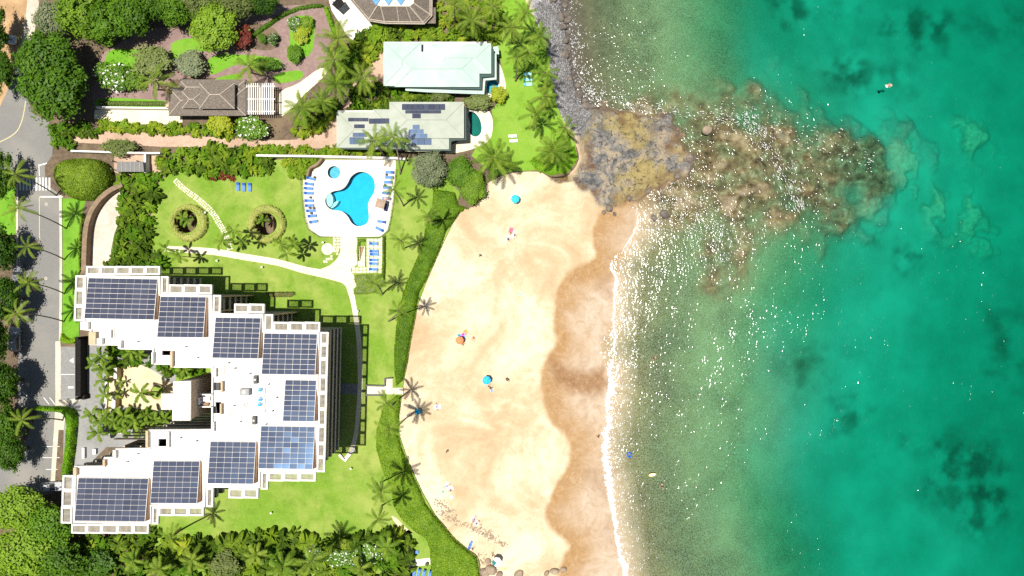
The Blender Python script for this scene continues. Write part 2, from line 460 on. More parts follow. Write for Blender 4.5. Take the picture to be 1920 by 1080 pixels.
def build_shore():
    st = 0.4
    xs = np.arange(-29, 128, st); ys = np.arange(-78, 78, st)
    nx, ny = len(xs), len(ys)
    X, Y = np.meshgrid(xs, ys); q = np.stack([X.ravel(), Y.ravel()], 1)
    le = smooth_poly(PX(LAND_EDGE), 3, False); wl = smooth_poly(PX(WATERLINE, SEA), 3, False)
    far = [Vector((-400, -300)), Vector((-400, 300))]
    landpoly = list(le) + far
    dl = dist_line(le, q); dl = np.where(inside(landpoly, q), -dl, dl)       # + seaward of the bank
    dw = dist_line(wl, q); dw = np.where(inside(list(wl) + far, q), dw, -dw)  # + inland of water
    jag = (fbm(q[:, 0] * .25, q[:, 1] * .25, 3) - .5) * 1.5
    dwj = dw + jag
    t = np.clip(dwj, 0, None) / (np.clip(dwj, 0, None) + np.clip(dl, 0.01, None))
    zb = SEA + 2.35 * np.power(t, .75)
    zb += (fbm(q[:, 0] * .4, q[:, 1] * .4, 4) - .5) * .16 * ss(0.1, .5, t)
    d = np.clip(-dwj, 0, None)
    sandbar = (fbm(q[:, 0] * .05 + 3, q[:, 1] * .035, 3) - .5) * 2.2
    dep = 0.026 * d + .4 * ss(0, 14, d) + 2.5 * ss(24, 50, d) + .02 * np.clip(d - 40, 0, None) + sandbar * ss(14, 45, d)
    zs = SEA - np.clip(dep, 0, 11) - .02
    z = np.where(dwj > 0, zb, zs)
    z = np.where(dl < 0, np.minimum(z, -0.45), z)
    # rock headland
    rp = smooth_poly(PX(ROCK, -1.5), 3); ri = inside(rp, q); rd = dist_line(rp, q, True)
    rdj = np.where(ri, rd, -rd) + (fbm(q[:, 0] * .3 + 9, q[:, 1] * .3, 5) - .5) * 5
    rock = ss(-.6, .9, rdj)
    f1 = np.abs(fbm(q[:, 0] * .16 + 4, q[:, 1] * .22 + 1, 5) - .5) * 2
    f2 = fbm(q[:, 0] * .6, q[:, 1] * .7 + 3, 4)
    zr = SEA + .25 + 2.0 * ss(0, 9, rdj) * (.35 + 1.3 * f1) + (f2 - .5) * 1.5 + .2
    z = np.where(rdj > -.6, z * (1 - rock) + np.maximum(zr, SEA + .05 * rdj - .2) * rock, z)
    # reef
    pp = smooth_poly(PX(REEF, SEA), 3); pi = inside(pp, q); pd = dist_line(pp, q, True)
    pdj = np.where(pi, pd, -pd) + (fbm(q[:, 0] * .14, q[:, 1] * .14 + 7, 5) - .5) * 26
    reef = ss(-5, 8, pdj) * (1 - rock)
    ra = q[:, 0] * .9 + q[:, 1] * .5
    rib = fbm(q[:, 0] * .22, q[:, 1] * .34, 5)
    zreef = SEA - .1 - 1.5 * np.clip(.7 - rib, 0, 1) - .045 * np.clip(q[:, 0] - 58, 0, None)
    zreef = np.minimum(zreef, SEA - .1 - .25 * fbm(q[:, 0] * .5, q[:, 1] * .5, 3))
    z = np.where(dwj <= 1.2, z * (1 - reef) + np.maximum(zreef, np.minimum(z, SEA - .15)) * reef, z)
    pp2 = smooth_poly(PX(REEF2, SEA), 3); p2 = inside(pp2, q); d2 = dist_line(pp2, q, True)
    d2 = np.where(p2, d2, -d2) + (fbm(q[:, 0] * .12 + 5, q[:, 1] * .12 + 2, 4) - .5) * 18
    coral = ss(-2, 5, d2) * ss(.36, .58, fbm(q[:, 0] * .3 + 8, q[:, 1] * .3, 4)) * (1 - reef)
    z = z + coral * 1.7
    weed = np.zeros(len(q))
    for poly in DARKPATCH:
        w = PX(poly, SEA - 3); wi = inside(w, q); wd = dist_line(w, q, True)
        wd = np.where(wi, wd, -wd) + (fbm(q[:, 0] * .15 + 1, q[:, 1] * .15 + 9, 4) - .5) * 16
        weed = np.maximum(weed, ss(-5, 6, wd))
    weed *= ss(.25, .7, fbm(q[:, 0] * .35, q[:, 1] * .35 + 4, 5)) * .8
    topw = ss(0, 10, q[:, 1] - P(0, 190).y) * ss(2, -16, -d * 0 + q[:, 0] - P(1230, 0).x) * (dwj < 0)
    weed = np.maximum(weed, topw * ss(.3, .55, fbm(q[:, 0] * .2, q[:, 1] * .2, 4)) * .8)
    weed = np.maximum(weed, (q[:, 1] > P(0, 215).y) * ss(12, 3, d) * .9 * (q[:, 0] < 34))
    near = ss(26, 9, d + (fbm(q[:, 0] * .07, q[:, 1] * .05, 3) - .5) * 16)
    silt = ss(54, 32, d + (fbm(q[:, 0] * .06, q[:, 1] * .03, 3) - .5) * 16) * (dwj < 0.2)
    # wet sand
    wp = smooth_poly(PX(WETLINE, SEA + .5), 3, False)
    wpoly = list(wp) + [Vector((300, -200)), Vector((300, 200)), P(1160, -260).xy * 1]
    wd = dist_line(wp, q); wi = inside([*wp, Vector((300, wp[-1].y)), Vector((300, wp[0].y))], q)
    wet = ss(-.4, .9, np.where(wi, wd, -wd) + (fbm(q[:, 0] * .8, q[:, 1] * .8, 3) - .5) * .8)
    brown = np.zeros(len(q))
    for poly in BROWNS:
        b = smooth_poly(PX(poly, SEA), 4); bi = inside(b, q); bd = dist_line(b, q, True)
        brown = np.maximum(brown, (1.0 if poly is BROWNS[0] else .45) * ss(-.8, 2.0, np.where(bi, bd, -bd) + (fbm(q[:, 0] * .7, q[:, 1] * .7, 4) - .5) * 1.6))
    pebp = PX([(960, -300), (1130, -300), (1126, 120), (1116, 215), (1090, 262), (1040, 215), (1028, 150), (1000, 60)], -1.5)
    pdist = dist_line(pebp, q, True); peb = ss(-1, 1, np.where(inside(pebp, q), pdist, -pdist))
    peb = peb * ss(-3.5, -.3, dwj + (fbm(q[:, 0] * .5, q[:, 1] * .5, 3) - .5) * 2)
    wet = wet * (1 - peb)
    z = z + peb * (dwj > -1) * (fbm(q[:, 0] * 1.6, q[:, 1] * 1.6, 2) - .5) * .25
    # split into beach / headland / seabed
    idx = np.arange(nx * ny).reshape(ny, nx)
    F = np.stack([idx[:-1, :-1].ravel(), idx[:-1, 1:].ravel(), idx[1:, 1:].ravel(), idx[1:, :-1].ravel()], 1)
    zone = np.where(rock > .5, 1, np.where(dwj > -1.2, 0, 2))
    fz = zone[F[:, 0]]; fdl = dl[F].max(1)
    V = np.stack([q[:, 0], q[:, 1], z], 1)
    wetd = ss(.5, 9, np.where(wi, wd, 0) + (fbm(q[:, 0] * .3 + 2, q[:, 1] * .3, 4) - .5) * 5)
    attrs = dict(near=near, wetd=wetd, wet=wet, rock=rock, reef=reef, coral=coral, weed=weed, silt=silt, brown=brown, pebble=peb)
    for zi, (nm, lab) in enumerate((('sand_beach', 'pale golden sand beach sloping to the sea'), ('rocky_headland', 'dark lava rock headland beside the beach'), ('seabed', 'sandy sea bed with brown reef seen through water'))):
        f = F[(fz == zi) & (fdl > -3.0)]
        u, inv = np.unique(f, return_inverse=True)
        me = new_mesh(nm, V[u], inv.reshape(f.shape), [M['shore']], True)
        for k, a in attrs.items():
            at = me.attributes.new(k, 'FLOAT', 'POINT'); at.data.foreach_set('value', a[u].astype(np.float32))
        obj(nm, me, label=lab, kind='structure')
    return V.reshape(ny, nx, 3), xs, ys

def shore_mat():
    m, nt, b = base_mat('shore_ground')
    def A(n):
        a = nt.nodes.new('ShaderNodeAttribute'); a.attribute_name = n; return a.outputs['Fac']
    g = nt.nodes.new('ShaderNodeNewGeometry')
    # dry sand: broad drifts of cream and tan, footprint shade painted in
    n1 = nz(nt, .06, 5, .6, warp=.8); n2 = nz(nt, .55, 6, .65, warp=.6)
    dry = ramp(nt, n1.outputs[0], [(.32, (.45, .32, .185)), (.44, (.55, .43, .27)), (.58, (.7, .6, .43))]).outputs[0]
    dry = mixc(nt, ramp(nt, n2.outputs[0], [(.35, (.35,) * 3), (.55, (0, 0, 0))]).outputs[0], dry, (.4, .265, .14))
    wetc = ramp(nt, nz(nt, .25, 5, .6, warp=1.2).outputs[0], [(.35, (.33, .22, .11)), (.6, (.38, .265, .145)), (.75, (.42, .31, .2))]).outputs[0]
    gold = ramp(nt, nz(nt, .5, 6, .65, warp=1.5).outputs[0], [(.35, (.31, .175, .07)), (.65, (.38, .235, .105))]).outputs[0]
    pale = ramp(nt, nz(nt, .3, 6, .6, warp=2.0).outputs[0], [(.35, (.39, .29, .19)), (.5, (.46, .355, .25)), (.7, (.53, .43, .33))]).outputs[0]
    wetc = mixc(nt, A('wetd'), gold, pale)
    # swash lines left by the last waves
    sw = nz(nt, .16, 5, .6, warp=.6)
    lin = ramp(nt, sw.outputs[0], [(.40, (0, 0, 0)), (.415, (.22,) * 3), (.43, (0, 0, 0)), (.49, (0, 0, 0)), (.5, (.25,) * 3), (.515, (0, 0, 0)), (.58, (0, 0, 0)), (.59, (.2,) * 3), (.605, (0, 0, 0))]).outputs[0]
    wetc = mixc(nt, lin, wetc, (.58, .46, .34))
    foot_shade = ramp(nt, nz(nt, 3.2, 4, .7).outputs[0], [(.34, (.45,) * 3), (.45, (0, 0, 0))]).outputs[0]  # dark dots in the sand colour stand for the shade in footprints
    dry = mixc(nt, foot_shade, dry, (.4, .28, .16))
    c = mixc(nt, A('wet'), dry, wetc)
    br = ramp(nt, nz(nt, .9, 6, .7).outputs[0], [(.35, (.19, .085, .028)), (.55, (.27, .145, .06)), (.72, (.4, .27, .16))]).outputs[0]
    c = mixc(nt, math_node(nt, 'MULTIPLY', A('brown'), .9), c, br)
    # sea floor sand: pale offshore, silty olive brown close in
    sea = ramp(nt, nz(nt, .12, 5, .6).outputs[0], [(.35, (.46, .42, .33)), (.65, (.62, .57, .46))]).outputs[0]
    silt = ramp(nt, nz(nt, .1, 5, .6, warp=.6).outputs[0], [(.35, (.1, .07, .026)), (.65, (.18, .13, .05))]).outputs[0]
    silt2 = ramp(nt, nz(nt, .1, 5, .6, warp=.6).outputs[0], [(.35, (.17, .13, .05)), (.65, (.28, .225, .095))]).outputs[0]
    silt = mixc(nt, A('near'), silt2, silt)
    sea = mixc(nt, A('silt'), sea, silt)
    # fine bright net: caustic light painted into the sea floor colour
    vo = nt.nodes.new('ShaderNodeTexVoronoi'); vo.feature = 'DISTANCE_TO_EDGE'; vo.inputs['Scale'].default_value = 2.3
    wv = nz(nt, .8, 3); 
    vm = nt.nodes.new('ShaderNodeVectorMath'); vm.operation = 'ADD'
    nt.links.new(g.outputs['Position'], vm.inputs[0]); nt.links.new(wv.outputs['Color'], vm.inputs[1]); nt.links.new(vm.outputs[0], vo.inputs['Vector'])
    caustic_net = ramp(nt, vo.outputs['Distance'], [(0.0, (.3,) * 3), (.2, (0, 0, 0))]).outputs[0]
    sea = mixc(nt, caustic_net, sea, (.6, .55, .38))
    weedc = ramp(nt, nz(nt, .7, 5, .7).outputs[0], [(.3, (.04, .045, .025)), (.6, (.12, .11, .06)), (.8, (.26, .23, .13))]).outputs[0]
    sea = mixc(nt, A('weed'), sea, weedc)
    reefc = ramp(nt, nz(nt, .5, 8, .7, warp=.4).outputs[0], [(.34, (.05, .03, .014)), (.45, (.16, .085, .04)), (.55, (.26, .155, .075)), (.66, (.42, .3, .18))]).outputs[0]
    sea = mixc(nt, A('reef'), sea, reefc)
    coralc = ramp(nt, nz(nt, 1.1, 5, .7).outputs[0], [(.3, (.16, .13, .05)), (.6, (.5, .45, .22))]).outputs[0]
    sea = mixc(nt, math_node(nt, 'MULTIPLY', A('coral'), .6), sea, coralc)
    sx = nt.nodes.new('ShaderNodeSeparateXYZ'); nt.links.new(g.outputs['Position'], sx.inputs[0])
    under = math_node(nt, 'GREATER_THAN', SEA - .06, sx.outputs[2])
    mr = nt.nodes.new('ShaderNodeMapRange'); nt.links.new(sx.outputs[2], mr.inputs[0])
    mr.inputs[1].default_value = SEA + .02; mr.inputs[2].default_value = SEA - .35
    mr4 = nt.nodes.new('ShaderNodeMapRange'); nt.links.new(sx.outputs[2], mr4.inputs[0])
    mr4.inputs[1].default_value = SEA + .5; mr4.inputs[2].default_value = SEA + .15
    c = mixc(nt, math_node(nt, 'MULTIPLY', A('weed'), mr4.outputs[0]), c, (.05, .04, .028))
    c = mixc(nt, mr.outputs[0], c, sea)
    # lava rock: slate grey with ochre and pale crusts, brown where the sea wets it
    rk = ramp(nt, nz(nt, .3, 10, .78, warp=.7).outputs[0], [(.33, (.05, .05, .05)), (.43, (.14, .14, .14)), (.5, (.24, .225, .2)), (.57, (.4, .32, .21)), (.68, (.2, .195, .19))]).outputs[0]
    och = ramp(nt, nz(nt, .13, 5, .6).outputs[0], [(.5, (0, 0, 0)), (.62, (.8,) * 3)]).outputs[0]
    rk = mixc(nt, och, rk, (.36, .28, .09))
    crack_shade = ramp(nt, nz(nt, 1.1, 8, .75, warp=.8).outputs[0], [(.4, (.85,) * 3), (.47, (0, 0, 0))]).outputs[0]  # cracks darkened in the colour to carry the shade of the relief
    rk = mixc(nt, crack_shade, rk, (.055, .05, .045))
    mr2 = nt.nodes.new('ShaderNodeMapRange'); nt.links.new(sx.outputs[2], mr2.inputs[0])
    mr2.inputs[1].default_value = SEA + .75; mr2.inputs[2].default_value = SEA + .2
    rk = mixc(nt, math_node(nt, 'MULTIPLY', mr2.outputs[0], .8), rk, (.13, .07, .035))
    c = mixc(nt, A('rock'), c, rk)
    pb = ramp(nt, nz(nt, 3.5, 4, .8).outputs[0], [(.35, (.14, .135, .135)), (.5, (.3, .295, .3)), (.68, (.55, .54, .54))]).outputs[0]
    mr3 = nt.nodes.new('ShaderNodeMapRange'); nt.links.new(sx.outputs[2], mr3.inputs[0])
    mr3.inputs[1].default_value = SEA + 1.5; mr3.inputs[2].default_value = SEA + .3
    pb = mixc(nt, math_node(nt, 'MULTIPLY', mr3.outputs[0], .85), pb, (.055, .042, .03))
    c = mixc(nt, A('pebble'), c, pb)
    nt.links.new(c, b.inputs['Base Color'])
    ro = nt.nodes.new('ShaderNodeMapRange'); nt.links.new(math_node(nt, 'ADD', A('brown'), math_node(nt, 'MULTIPLY', A('wet'), .35)), ro.inputs[0])
    ro.inputs[3].default_value = .95; ro.inputs[4].default_value = .6
    nt.links.new(ro.outputs[0], b.inputs['Roughness'])
    b.inputs['Specular IOR Level'].default_value = .25
    h = math_node(nt, 'ADD', math_node(nt, 'MULTIPLY', nz(nt, 1.6, 5, .65).outputs[0], math_node(nt, 'ADD', math_node(nt, 'MULTIPLY', A('rock'), 3.0), math_node(nt, 'ADD', .7, math_node(nt, 'MULTIPLY', A('reef'), 2.0)))), math_node(nt, 'MULTIPLY', nz(nt, 7, 3).outputs[0], .25))
    bump(nt, b, h, .16)
    return m
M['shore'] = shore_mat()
TERR, TXS, TYS = build_shore()
def ground_z(x, y):
    i = int(np.clip(round((x - TXS[0]) / .4), 0, len(TXS) - 1)); j = int(np.clip(round((y - TYS[0]) / .4), 0, len(TYS) - 1))
    return float(TERR[j, i, 2])
def on_beach(px, py):
    z = -1.0
    for _ in range(4):
        p = P(px, py, z); z = ground_z(p.x, p.y)
    return Vector((p.x, p.y, z))

def water_mat():
    m, nt, b = base_mat('sea_water')
    nt.nodes.remove(b)
    out = nt.nodes['Material Output']
    g = nt.nodes.new('ShaderNodeNewGeometry')
    mp = nt.nodes.new('ShaderNodeMapping'); mp.inputs['Rotation'].default_value = (0, 0, R(-25)); mp.inputs['Scale'].default_value = (1, .55, 1)
    nt.links.new(g.outputs['Position'], mp.inputs[0])
    def N(s, d, r=.6):
        n = nt.nodes.new('ShaderNodeTexNoise'); n.inputs['Scale'].default_value = s; n.inputs['Detail'].default_value = d; n.inputs['Roughness'].default_value = r
        nt.links.new(mp.outputs[0], n.inputs['Vector']); return n.outputs[0]
    # gusts: patches of rougher and calmer water
    gn = nt.nodes.new('ShaderNodeTexNoise'); gn.inputs['Scale'].default_value = .055; gn.inputs['Detail'].default_value = 4
    nt.links.new(g.outputs['Position'], gn.inputs['Vector'])
    gust = nt.nodes.new('ShaderNodeMapRange'); nt.links.new(gn.outputs[0], gust.inputs[0]); gust.inputs[1].default_value = .35; gust.inputs[2].default_value = .68; gust.inputs[3].default_value = .55; gust.inputs[4].default_value = 1.25
    h = math_node(nt, 'ADD', math_node(nt, 'MULTIPLY', N(.34, 1), .3), math_node(nt, 'MULTIPLY', N(2.4, 1, .6), .12))
    def chop(x, y, rad, amt):
        dn = nt.nodes.new('ShaderNodeVectorMath'); dn.operation = 'DISTANCE'; dn.inputs[1].default_value = (x, y, SEA); nt.links.new(g.outputs['Position'], dn.inputs[0])
        mr = nt.nodes.new('ShaderNodeMapRange'); mr.interpolation_type = 'SMOOTHSTEP'; nt.links.new(dn.outputs['Value'], mr.inputs[0]); mr.inputs[1].default_value = rad; mr.inputs[2].default_value = rad * .2; mr.inputs[3].default_value = 0; mr.inputs[4].default_value = amt
        return mr.outputs[0]
    # waves steepen over the shallow reef and along the cobbles
    cz = math_node(nt, 'ADD', chop(50, 25, 30, .45), math_node(nt, 'ADD', chop(20, 46, 22, .8), chop(36, 14, 18, .6)))
    h = math_node(nt, 'MULTIPLY', h, math_node(nt, 'ADD', gust.outputs[0], cz))
    bn = nt.nodes.new('ShaderNodeBump'); bn.inputs['Distance'].default_value = 1.0; bn.inputs['Strength'].default_value = 1.0
    nt.links.new(h, bn.inputs['Height'])
    gl = nt.nodes.new('ShaderNodeBsdfGlossy'); gl.inputs['Roughness'].default_value = .13; nt.links.new(bn.outputs[0], gl.inputs['Normal'])
    tr = nt.nodes.new('ShaderNodeBsdfTransparent')
    fr = nt.nodes.new('ShaderNodeFresnel'); fr.inputs[0].default_value = 1.34; nt.links.new(bn.outputs[0], fr.inputs['Normal'])
    mx = nt.nodes.new('ShaderNodeMixShader'); nt.links.new(fr.outputs[0], mx.inputs[0]); nt.links.new(tr.outputs[0], mx.inputs[1]); nt.links.new(gl.outputs[0], mx.inputs[2])
    nt.links.new(mx.outputs[0], out.inputs['Surface'])
    va = nt.nodes.new('ShaderNodeVolumeAbsorption'); va.inputs['Color'].default_value = (1 - .62, 1 - .112, 1 - .142, 1); va.inputs['Density'].default_value = .8
    nt.links.new(va.outputs[0], out.inputs['Volume'])
    return m
M['sea'] = water_mat()
mb = MB(); mb.box((190, 0, (SEA - 16) / 2), (410, 800, SEA + 16))
mb.build('sea', M['sea'], label='clear turquoise sea lapping the beach', kind='structure')
# the sea floor carries on beyond the surveyed patch
M['farfloor'] = surf('far_sea_floor', (.45, .41, .33), (.6, .55, .45), .12, .95, (.2, .18, .11), .03, .8)
mb = MB()
for a, b_, c, d in ((126, -380, 390, 380), (0, 76, 126.5, 380), (0, -380, 126.5, -76)):
    mb.add([(a, b_, -8), (c, b_, -8), (c, d, -8), (a, d, -8)], [(0, 1, 2, 3)])
mb.build('outer_seabed', M['farfloor'], label='sandy sea floor further from the shore', kind='structure')

# surf: a broken white band where the waves run out
M['foam'] = surf('sea_foam', (.72, .72, .7), (.86, .86, .85), 3, .8, bumpd=.05)
def foam_band(name, line, widths, seed, label, zlift=.07):
    r = np.random.default_rng(seed)
    pts = smooth_poly([Vector(p) for p in line], 24, False)
    ws = np.interp(np.linspace(0, len(widths) - 1, len(pts)), range(len(widths)), widths)
    s = np.arange(len(pts)) * .35
    a = fbm(s * 1.1 + seed * 3, s * 0 + 1, 5); b_ = fbm(s * .9 + seed * 5, s * 0 + 7, 5)
    mb = MB(); L = []; Rr = []
    for i, p in enumerate(pts):
        d = (pts[min(i + 1, len(pts) - 1)] - pts[max(i - 1, 0)]).normalized(); n = Vector((-d.y, d.x))
        L.append(p + n * ws[i] * (-.25 + 1.5 * a[i])); Rr.append(p - n * ws[i] * (-.3 + 1.6 * b_[i]))
    for i in range(len(pts) - 1):
        q = [P(v.x, v.y, SEA + zlift) for v in (L[i], L[i + 1], Rr[i + 1], Rr[i])]
        mid = P(pts[i].x, pts[i].y, SEA + .22); mid2 = P(pts[i + 1].x, pts[i + 1].y, SEA + .22)
        mb.add([q[0], q[1], mid2, mid], [(3, 2, 1, 0)]); mb.add([mid, mid2, q[2], q[3]], [(3, 2, 1, 0)])
    # flecks thrown off the edges
    for k in range(int(len(pts) * 3)):
        i = r.integers(0, len(pts)); p = pts[i] + Vector((r.normal(0, 1) * ws[i] * .9 + 1, r.normal(0, 3)))
        rr = r.uniform(.25, 1.0) * min(1, ws[i] / 6); n = 6; a0 = r.uniform(0, 6)
        mb.add([P(p.x + rr * .7 * math.cos(a0 + j * 6.28 / n) * r.uniform(.6, 1.3), p.y + rr * 1.7 * math.sin(a0 + j * 6.28 / n) * r.uniform(.6, 1.3), SEA + .06) for j in range(n)], [tuple(range(n))[::-1]])
    o = mb.build(name, M['foam'], label=label, kind='stuff')
    return o
foam_band('surf_foam', [(1147, 676), (1143, 700), (1146, 724), (1141, 752), (1139, 774), (1142, 792), (1136, 822), (1134, 850), (1138, 880), (1143, 910), (1148, 946), (1153, 986), (1160, 1026), (1168, 1060), (1178, 1100), (1196, 1170)],
          [4, 9, 13, 9, 6, 10, 13, 13, 10, 11, 9, 8, 9, 12, 12, 10], 2, 'white line of surf foam along the wet sand')
foam_band('thin_surf_foam', [(1148, 488), (1146, 504), (1156, 522), (1152, 548), (1152, 580), (1150, 604), (1153, 630), (1150, 660)], [2, 3, 4, 4, 3, 4, 3, 3], 5, 'thin lacy foam edge at the upper beach')
foam_band('rock_wash_foam', [(1168, 468), (1186, 440), (1196, 412), (1192, 392)], [1.5, 2.5, 2, 1], 8, 'faint foam beside the rocks and wet sand')

def wash(name, line, spread, n, lab, seed, ln=(2, 6)):
    """torn scraps of foam drifting along a line of breaking water"""
    r = np.random.default_rng(seed); pts = smooth_poly([Vector(p) for p in line], 16, False); mb = MB()
    for k in range(n):
        i = r.integers(0, len(pts) - 1); d = (pts[i + 1] - pts[i]).normalized(); nn = Vector((-d.y, d.x))
        c = pts[i] + nn * r.normal(0, spread) * (.5 + abs(math.sin(i * .31 + seed))) + d * r.uniform(-3, 3)
        a = r.normal(.0, .35); u = Vector((d.x * math.cos(a) - d.y * math.sin(a), d.x * math.sin(a) + d.y * math.cos(a))); v = Vector((-u.y, u.x))
        L = r.uniform(*ln) * .5 * r.uniform(.4, 1); w = r.uniform(.22, .6); m_ = 5
        up = [c + u * L * (2 * j / m_ - 1) + v * (w * math.sin(math.pi * (.08 + .84 * j / m_)) * r.uniform(.5, 1.3) + r.normal(0, .25)) for j in range(m_ + 1)]
        dn = [c + u * L * (2 * j / m_ - 1) - v * (w * math.sin(math.pi * (.08 + .84 * j / m_)) * r.uniform(.3, 1.0) + r.normal(0, .1)) for j in range(m_ + 1)]
        vs = [P(p.x, p.y, SEA + .05) for p in up + dn]
        mb.add(vs, [(j, m_ + 1 + j, m_ + 2 + j, j + 1) for j in range(m_)])
    mb.build(name, M['foam'], label=lab, kind='stuff')
wash('reef_foam', [(1396, 212), (1428, 258), (1456, 308), (1486, 358), (1504, 396)], 9, 330, 'white foam streaks slanting across the brown reef', 31, (3, 8))
wash('reef_crest_foam', [(1350, 204), (1420, 228), (1500, 250), (1580, 284), (1640, 300)], 13, 190, 'thin foam scraps over the outer reef', 32)
wash('headland_foam', [(1100, 182), (1180, 198), (1250, 206), (1330, 218), (1400, 232)], 7, 260, 'foam breaking along the upper edge of the rock headland', 33)
wash('cove_foam', [(1196, 396), (1184, 450), (1166, 500), (1170, 580), (1166, 650), (1166, 690)], 15, 520, 'scattered foam scraps along the upper beach shallows', 34)
wash('reef_lee_foam', [(1216, 380), (1270, 372), (1320, 410), (1344, 452), (1362, 490)], 22, 360, 'foam scraps between the headland and the sand shallows', 35)
wash('cobble_foam', [(1064, -40), (1070, 40), (1078, 100), (1092, 156), (1128, 186)], 9, 420, 'foam scraps washing along the cobble shore', 36)
wash('shallows_foam', [(1162, 690), (1170, 780), (1164, 860), (1176, 960), (1194, 1070)], 13, 420, 'foam scraps in the shallows outside the surf line', 37)

# pebbles on the cobble shore
def pebbles():
    r = np.random.default_rng(5)
    poly = [(998, 10), (1048, -10), (1058, 60), (1066, 120), (1080, 180), (1110, 215), (1090, 250), (1064, 236), (1044, 200), (1034, 150), (1030, 110), (1018, 70)]
    pl = np.array(poly); n = 9000
    q = np.stack([r.uniform(995, 1112, n), r.uniform(-10, 252, n)], 1); q = q[inside(poly, q)]
    base = np.array([(1, 0, 0), (-1, 0, 0), (0, 1, 0), (0, -1, 0), (0, 0, 1), (.7, .7, .5), (-.7, .7, .5), (-.7, -.7, .5), (.7, -.7, .5)])
    fcs = np.array([(0, 5, 8), (2, 6, 5), (1, 7, 6), (3, 8, 7), (4, 8, 5), (4, 5, 6), (4, 6, 7), (4, 7, 8), (0, 2, 5), (2, 1, 6), (1, 3, 7), (3, 0, 8)])
    V = []; F = []
    for k, (a, b_) in enumerate(q):
        p = on_beach(a, b_)
        s = r.uniform(.1, .32) * np.array([1, r.uniform(.6, 1), .6]); an = r.uniform(0, 6.28)
        v = base * s; c, sn = math.cos(an), math.sin(an)
        v = np.stack([v[:, 0] * c - v[:, 1] * sn + p.x, v[:, 0] * sn + v[:, 1] * c + p.y, v[:, 2] + p.z], 1)
        F.append(fcs + 9 * k); V.append(v)
    me = new_mesh('cobble_shore', np.vstack(V), np.vstack(F), [M['cobble']], True)
    obj('cobble_shore', me, label='grey cobbles between the palms and the water', kind='stuff')
M['cobble'] = surf('grey_cobble', (.1, .096, .095), (.4, .39, .385), 1.6, .7, (.16, .15, .14), .35, .8, contrast=(.3, .72))
pebbles()

def boulder(px, py, rm, label, mat='sandrock', seed=0, z=None, squash=.6, group=None):
    r = np.random.default_rng(seed)
    p = on_beach(px, py)
    if z is not None: p = P(px, py, z)
    n, mseg = 10, 14; V = []; F = []
    for i in range(n + 1):
        th = math.pi * i / n
        for j in range(mseg):
            ph = 2 * math.pi * j / mseg
            V.append((math.sin(th) * math.cos(ph), math.sin(th) * math.sin(ph), math.cos(th)))
    V = np.array(V); o1, o2 = r.uniform(0, 50, 2)
    k = .72 + .55 * fbm(V[:, 0] * 1.3 + o1 + V[:, 2], V[:, 1] * 1.3 + o2 + V[:, 2] * .7, 3)
    V = V * k[:, None] * np.array([rm, rm * r.uniform(.7, 1), rm * squash])
    for i in range(n):
        for j in range(mseg):
            F.append((i * mseg + j, i * mseg + (j + 1) % mseg, (i + 1) * mseg + (j + 1) % mseg, (i + 1) * mseg + j))
    F = np.array(F)[:, ::-1]
    o = obj('boulder', new_mesh('boulder', V, F, [M[mat]], False), None, (p.x, p.y, p.z + rm * .1), r.uniform(0, 6), label=label, cat='boulder', group=group)
    return o
boulder(1325, 244, 1.1, 'pale rounded boulder standing in water off the rock headland', 'sandrock', 3, SEA + .2, .7)
for i, (a, b_, s) in enumerate([(1040, 1070, .95), (1056, 1068, .7), (1025, 1074, .7), (973, 1076, 1.1), (921, 1068, 1.3), (908, 1074, 1.1), (936, 1078, .9), (893, 1060, .8), (915, 1052, .7)]):
    boulder(a, b_, s, 'weathered brown boulder half buried in sand below the beach shrubs', 'sandrock', 20 + i, group='boulders at the foot of the shrubs')
for i, (a, b_, s) in enumerate([(1142, 392, .8), (1152, 402, .5), (1132, 398, .5), (1226, 408, .8), (1246, 402, 1.1), (1180, 372, .7), (1215, 358, .8), (1270, 330, .9)]):
    boulder(a, b_, s, 'dark wet lava boulder at the edge of the rock headland', 'blackrock', 40 + i, group='wet boulders round the headland')
_r = np.random.default_rng(61)
for i in range(34):
    t = _r.random(); ln = [(1050, -8), (1058, 40), (1064, 100), (1072, 150), (1088, 186), (1104, 200)]; k = t * 5; j = int(k); f = k - j
    boulder(ln[j][0] * (1 - f) + ln[j + 1][0] * f + _r.normal(0, 6), ln[j][1] * (1 - f) + ln[j + 1][1] * f + _r.normal(0, 4), _r.uniform(.35, .95), 'dark wet boulder at the waterline of the cobble shore', 'blackrock', 90 + i, group='boulders along the cobble shore')
# dry weed and stone litter under the bank
def litter():
    r = np.random.default_rng(11); mb = MB()
    for (x0, y0, x1, y1, n, sp) in [(812, 938, 856, 962, 70, 5), (822, 955, 862, 985, 90, 5), (870, 980, 950, 1024, 130, 4), (895, 1040, 935, 1078, 70, 6), (895, 985, 930, 1010, 40, 5)]:
        for k in range(n):
            t = r.random(); x = x0 + (x1 - x0) * t + r.normal(0, sp); y = y0 + (y1 - y0) * t + r.normal(0, sp * .6)
            p = on_beach(x, y); s = r.uniform(.06, .22)
            mb.box((p.x, p.y, p.z + .02), (s * 2, s, .12), r.uniform(0, 3), tilt=(r.uniform(-.2, .2), 0))
    mb.build('beach_litter', M['blackrock2'], label='scattered stones and dry weed on the sand', kind='stuff')
M['blackrock2'] = surf('stone_litter', (.2, .15, .1), (.36, .28, .2), 3, .95)
litter()

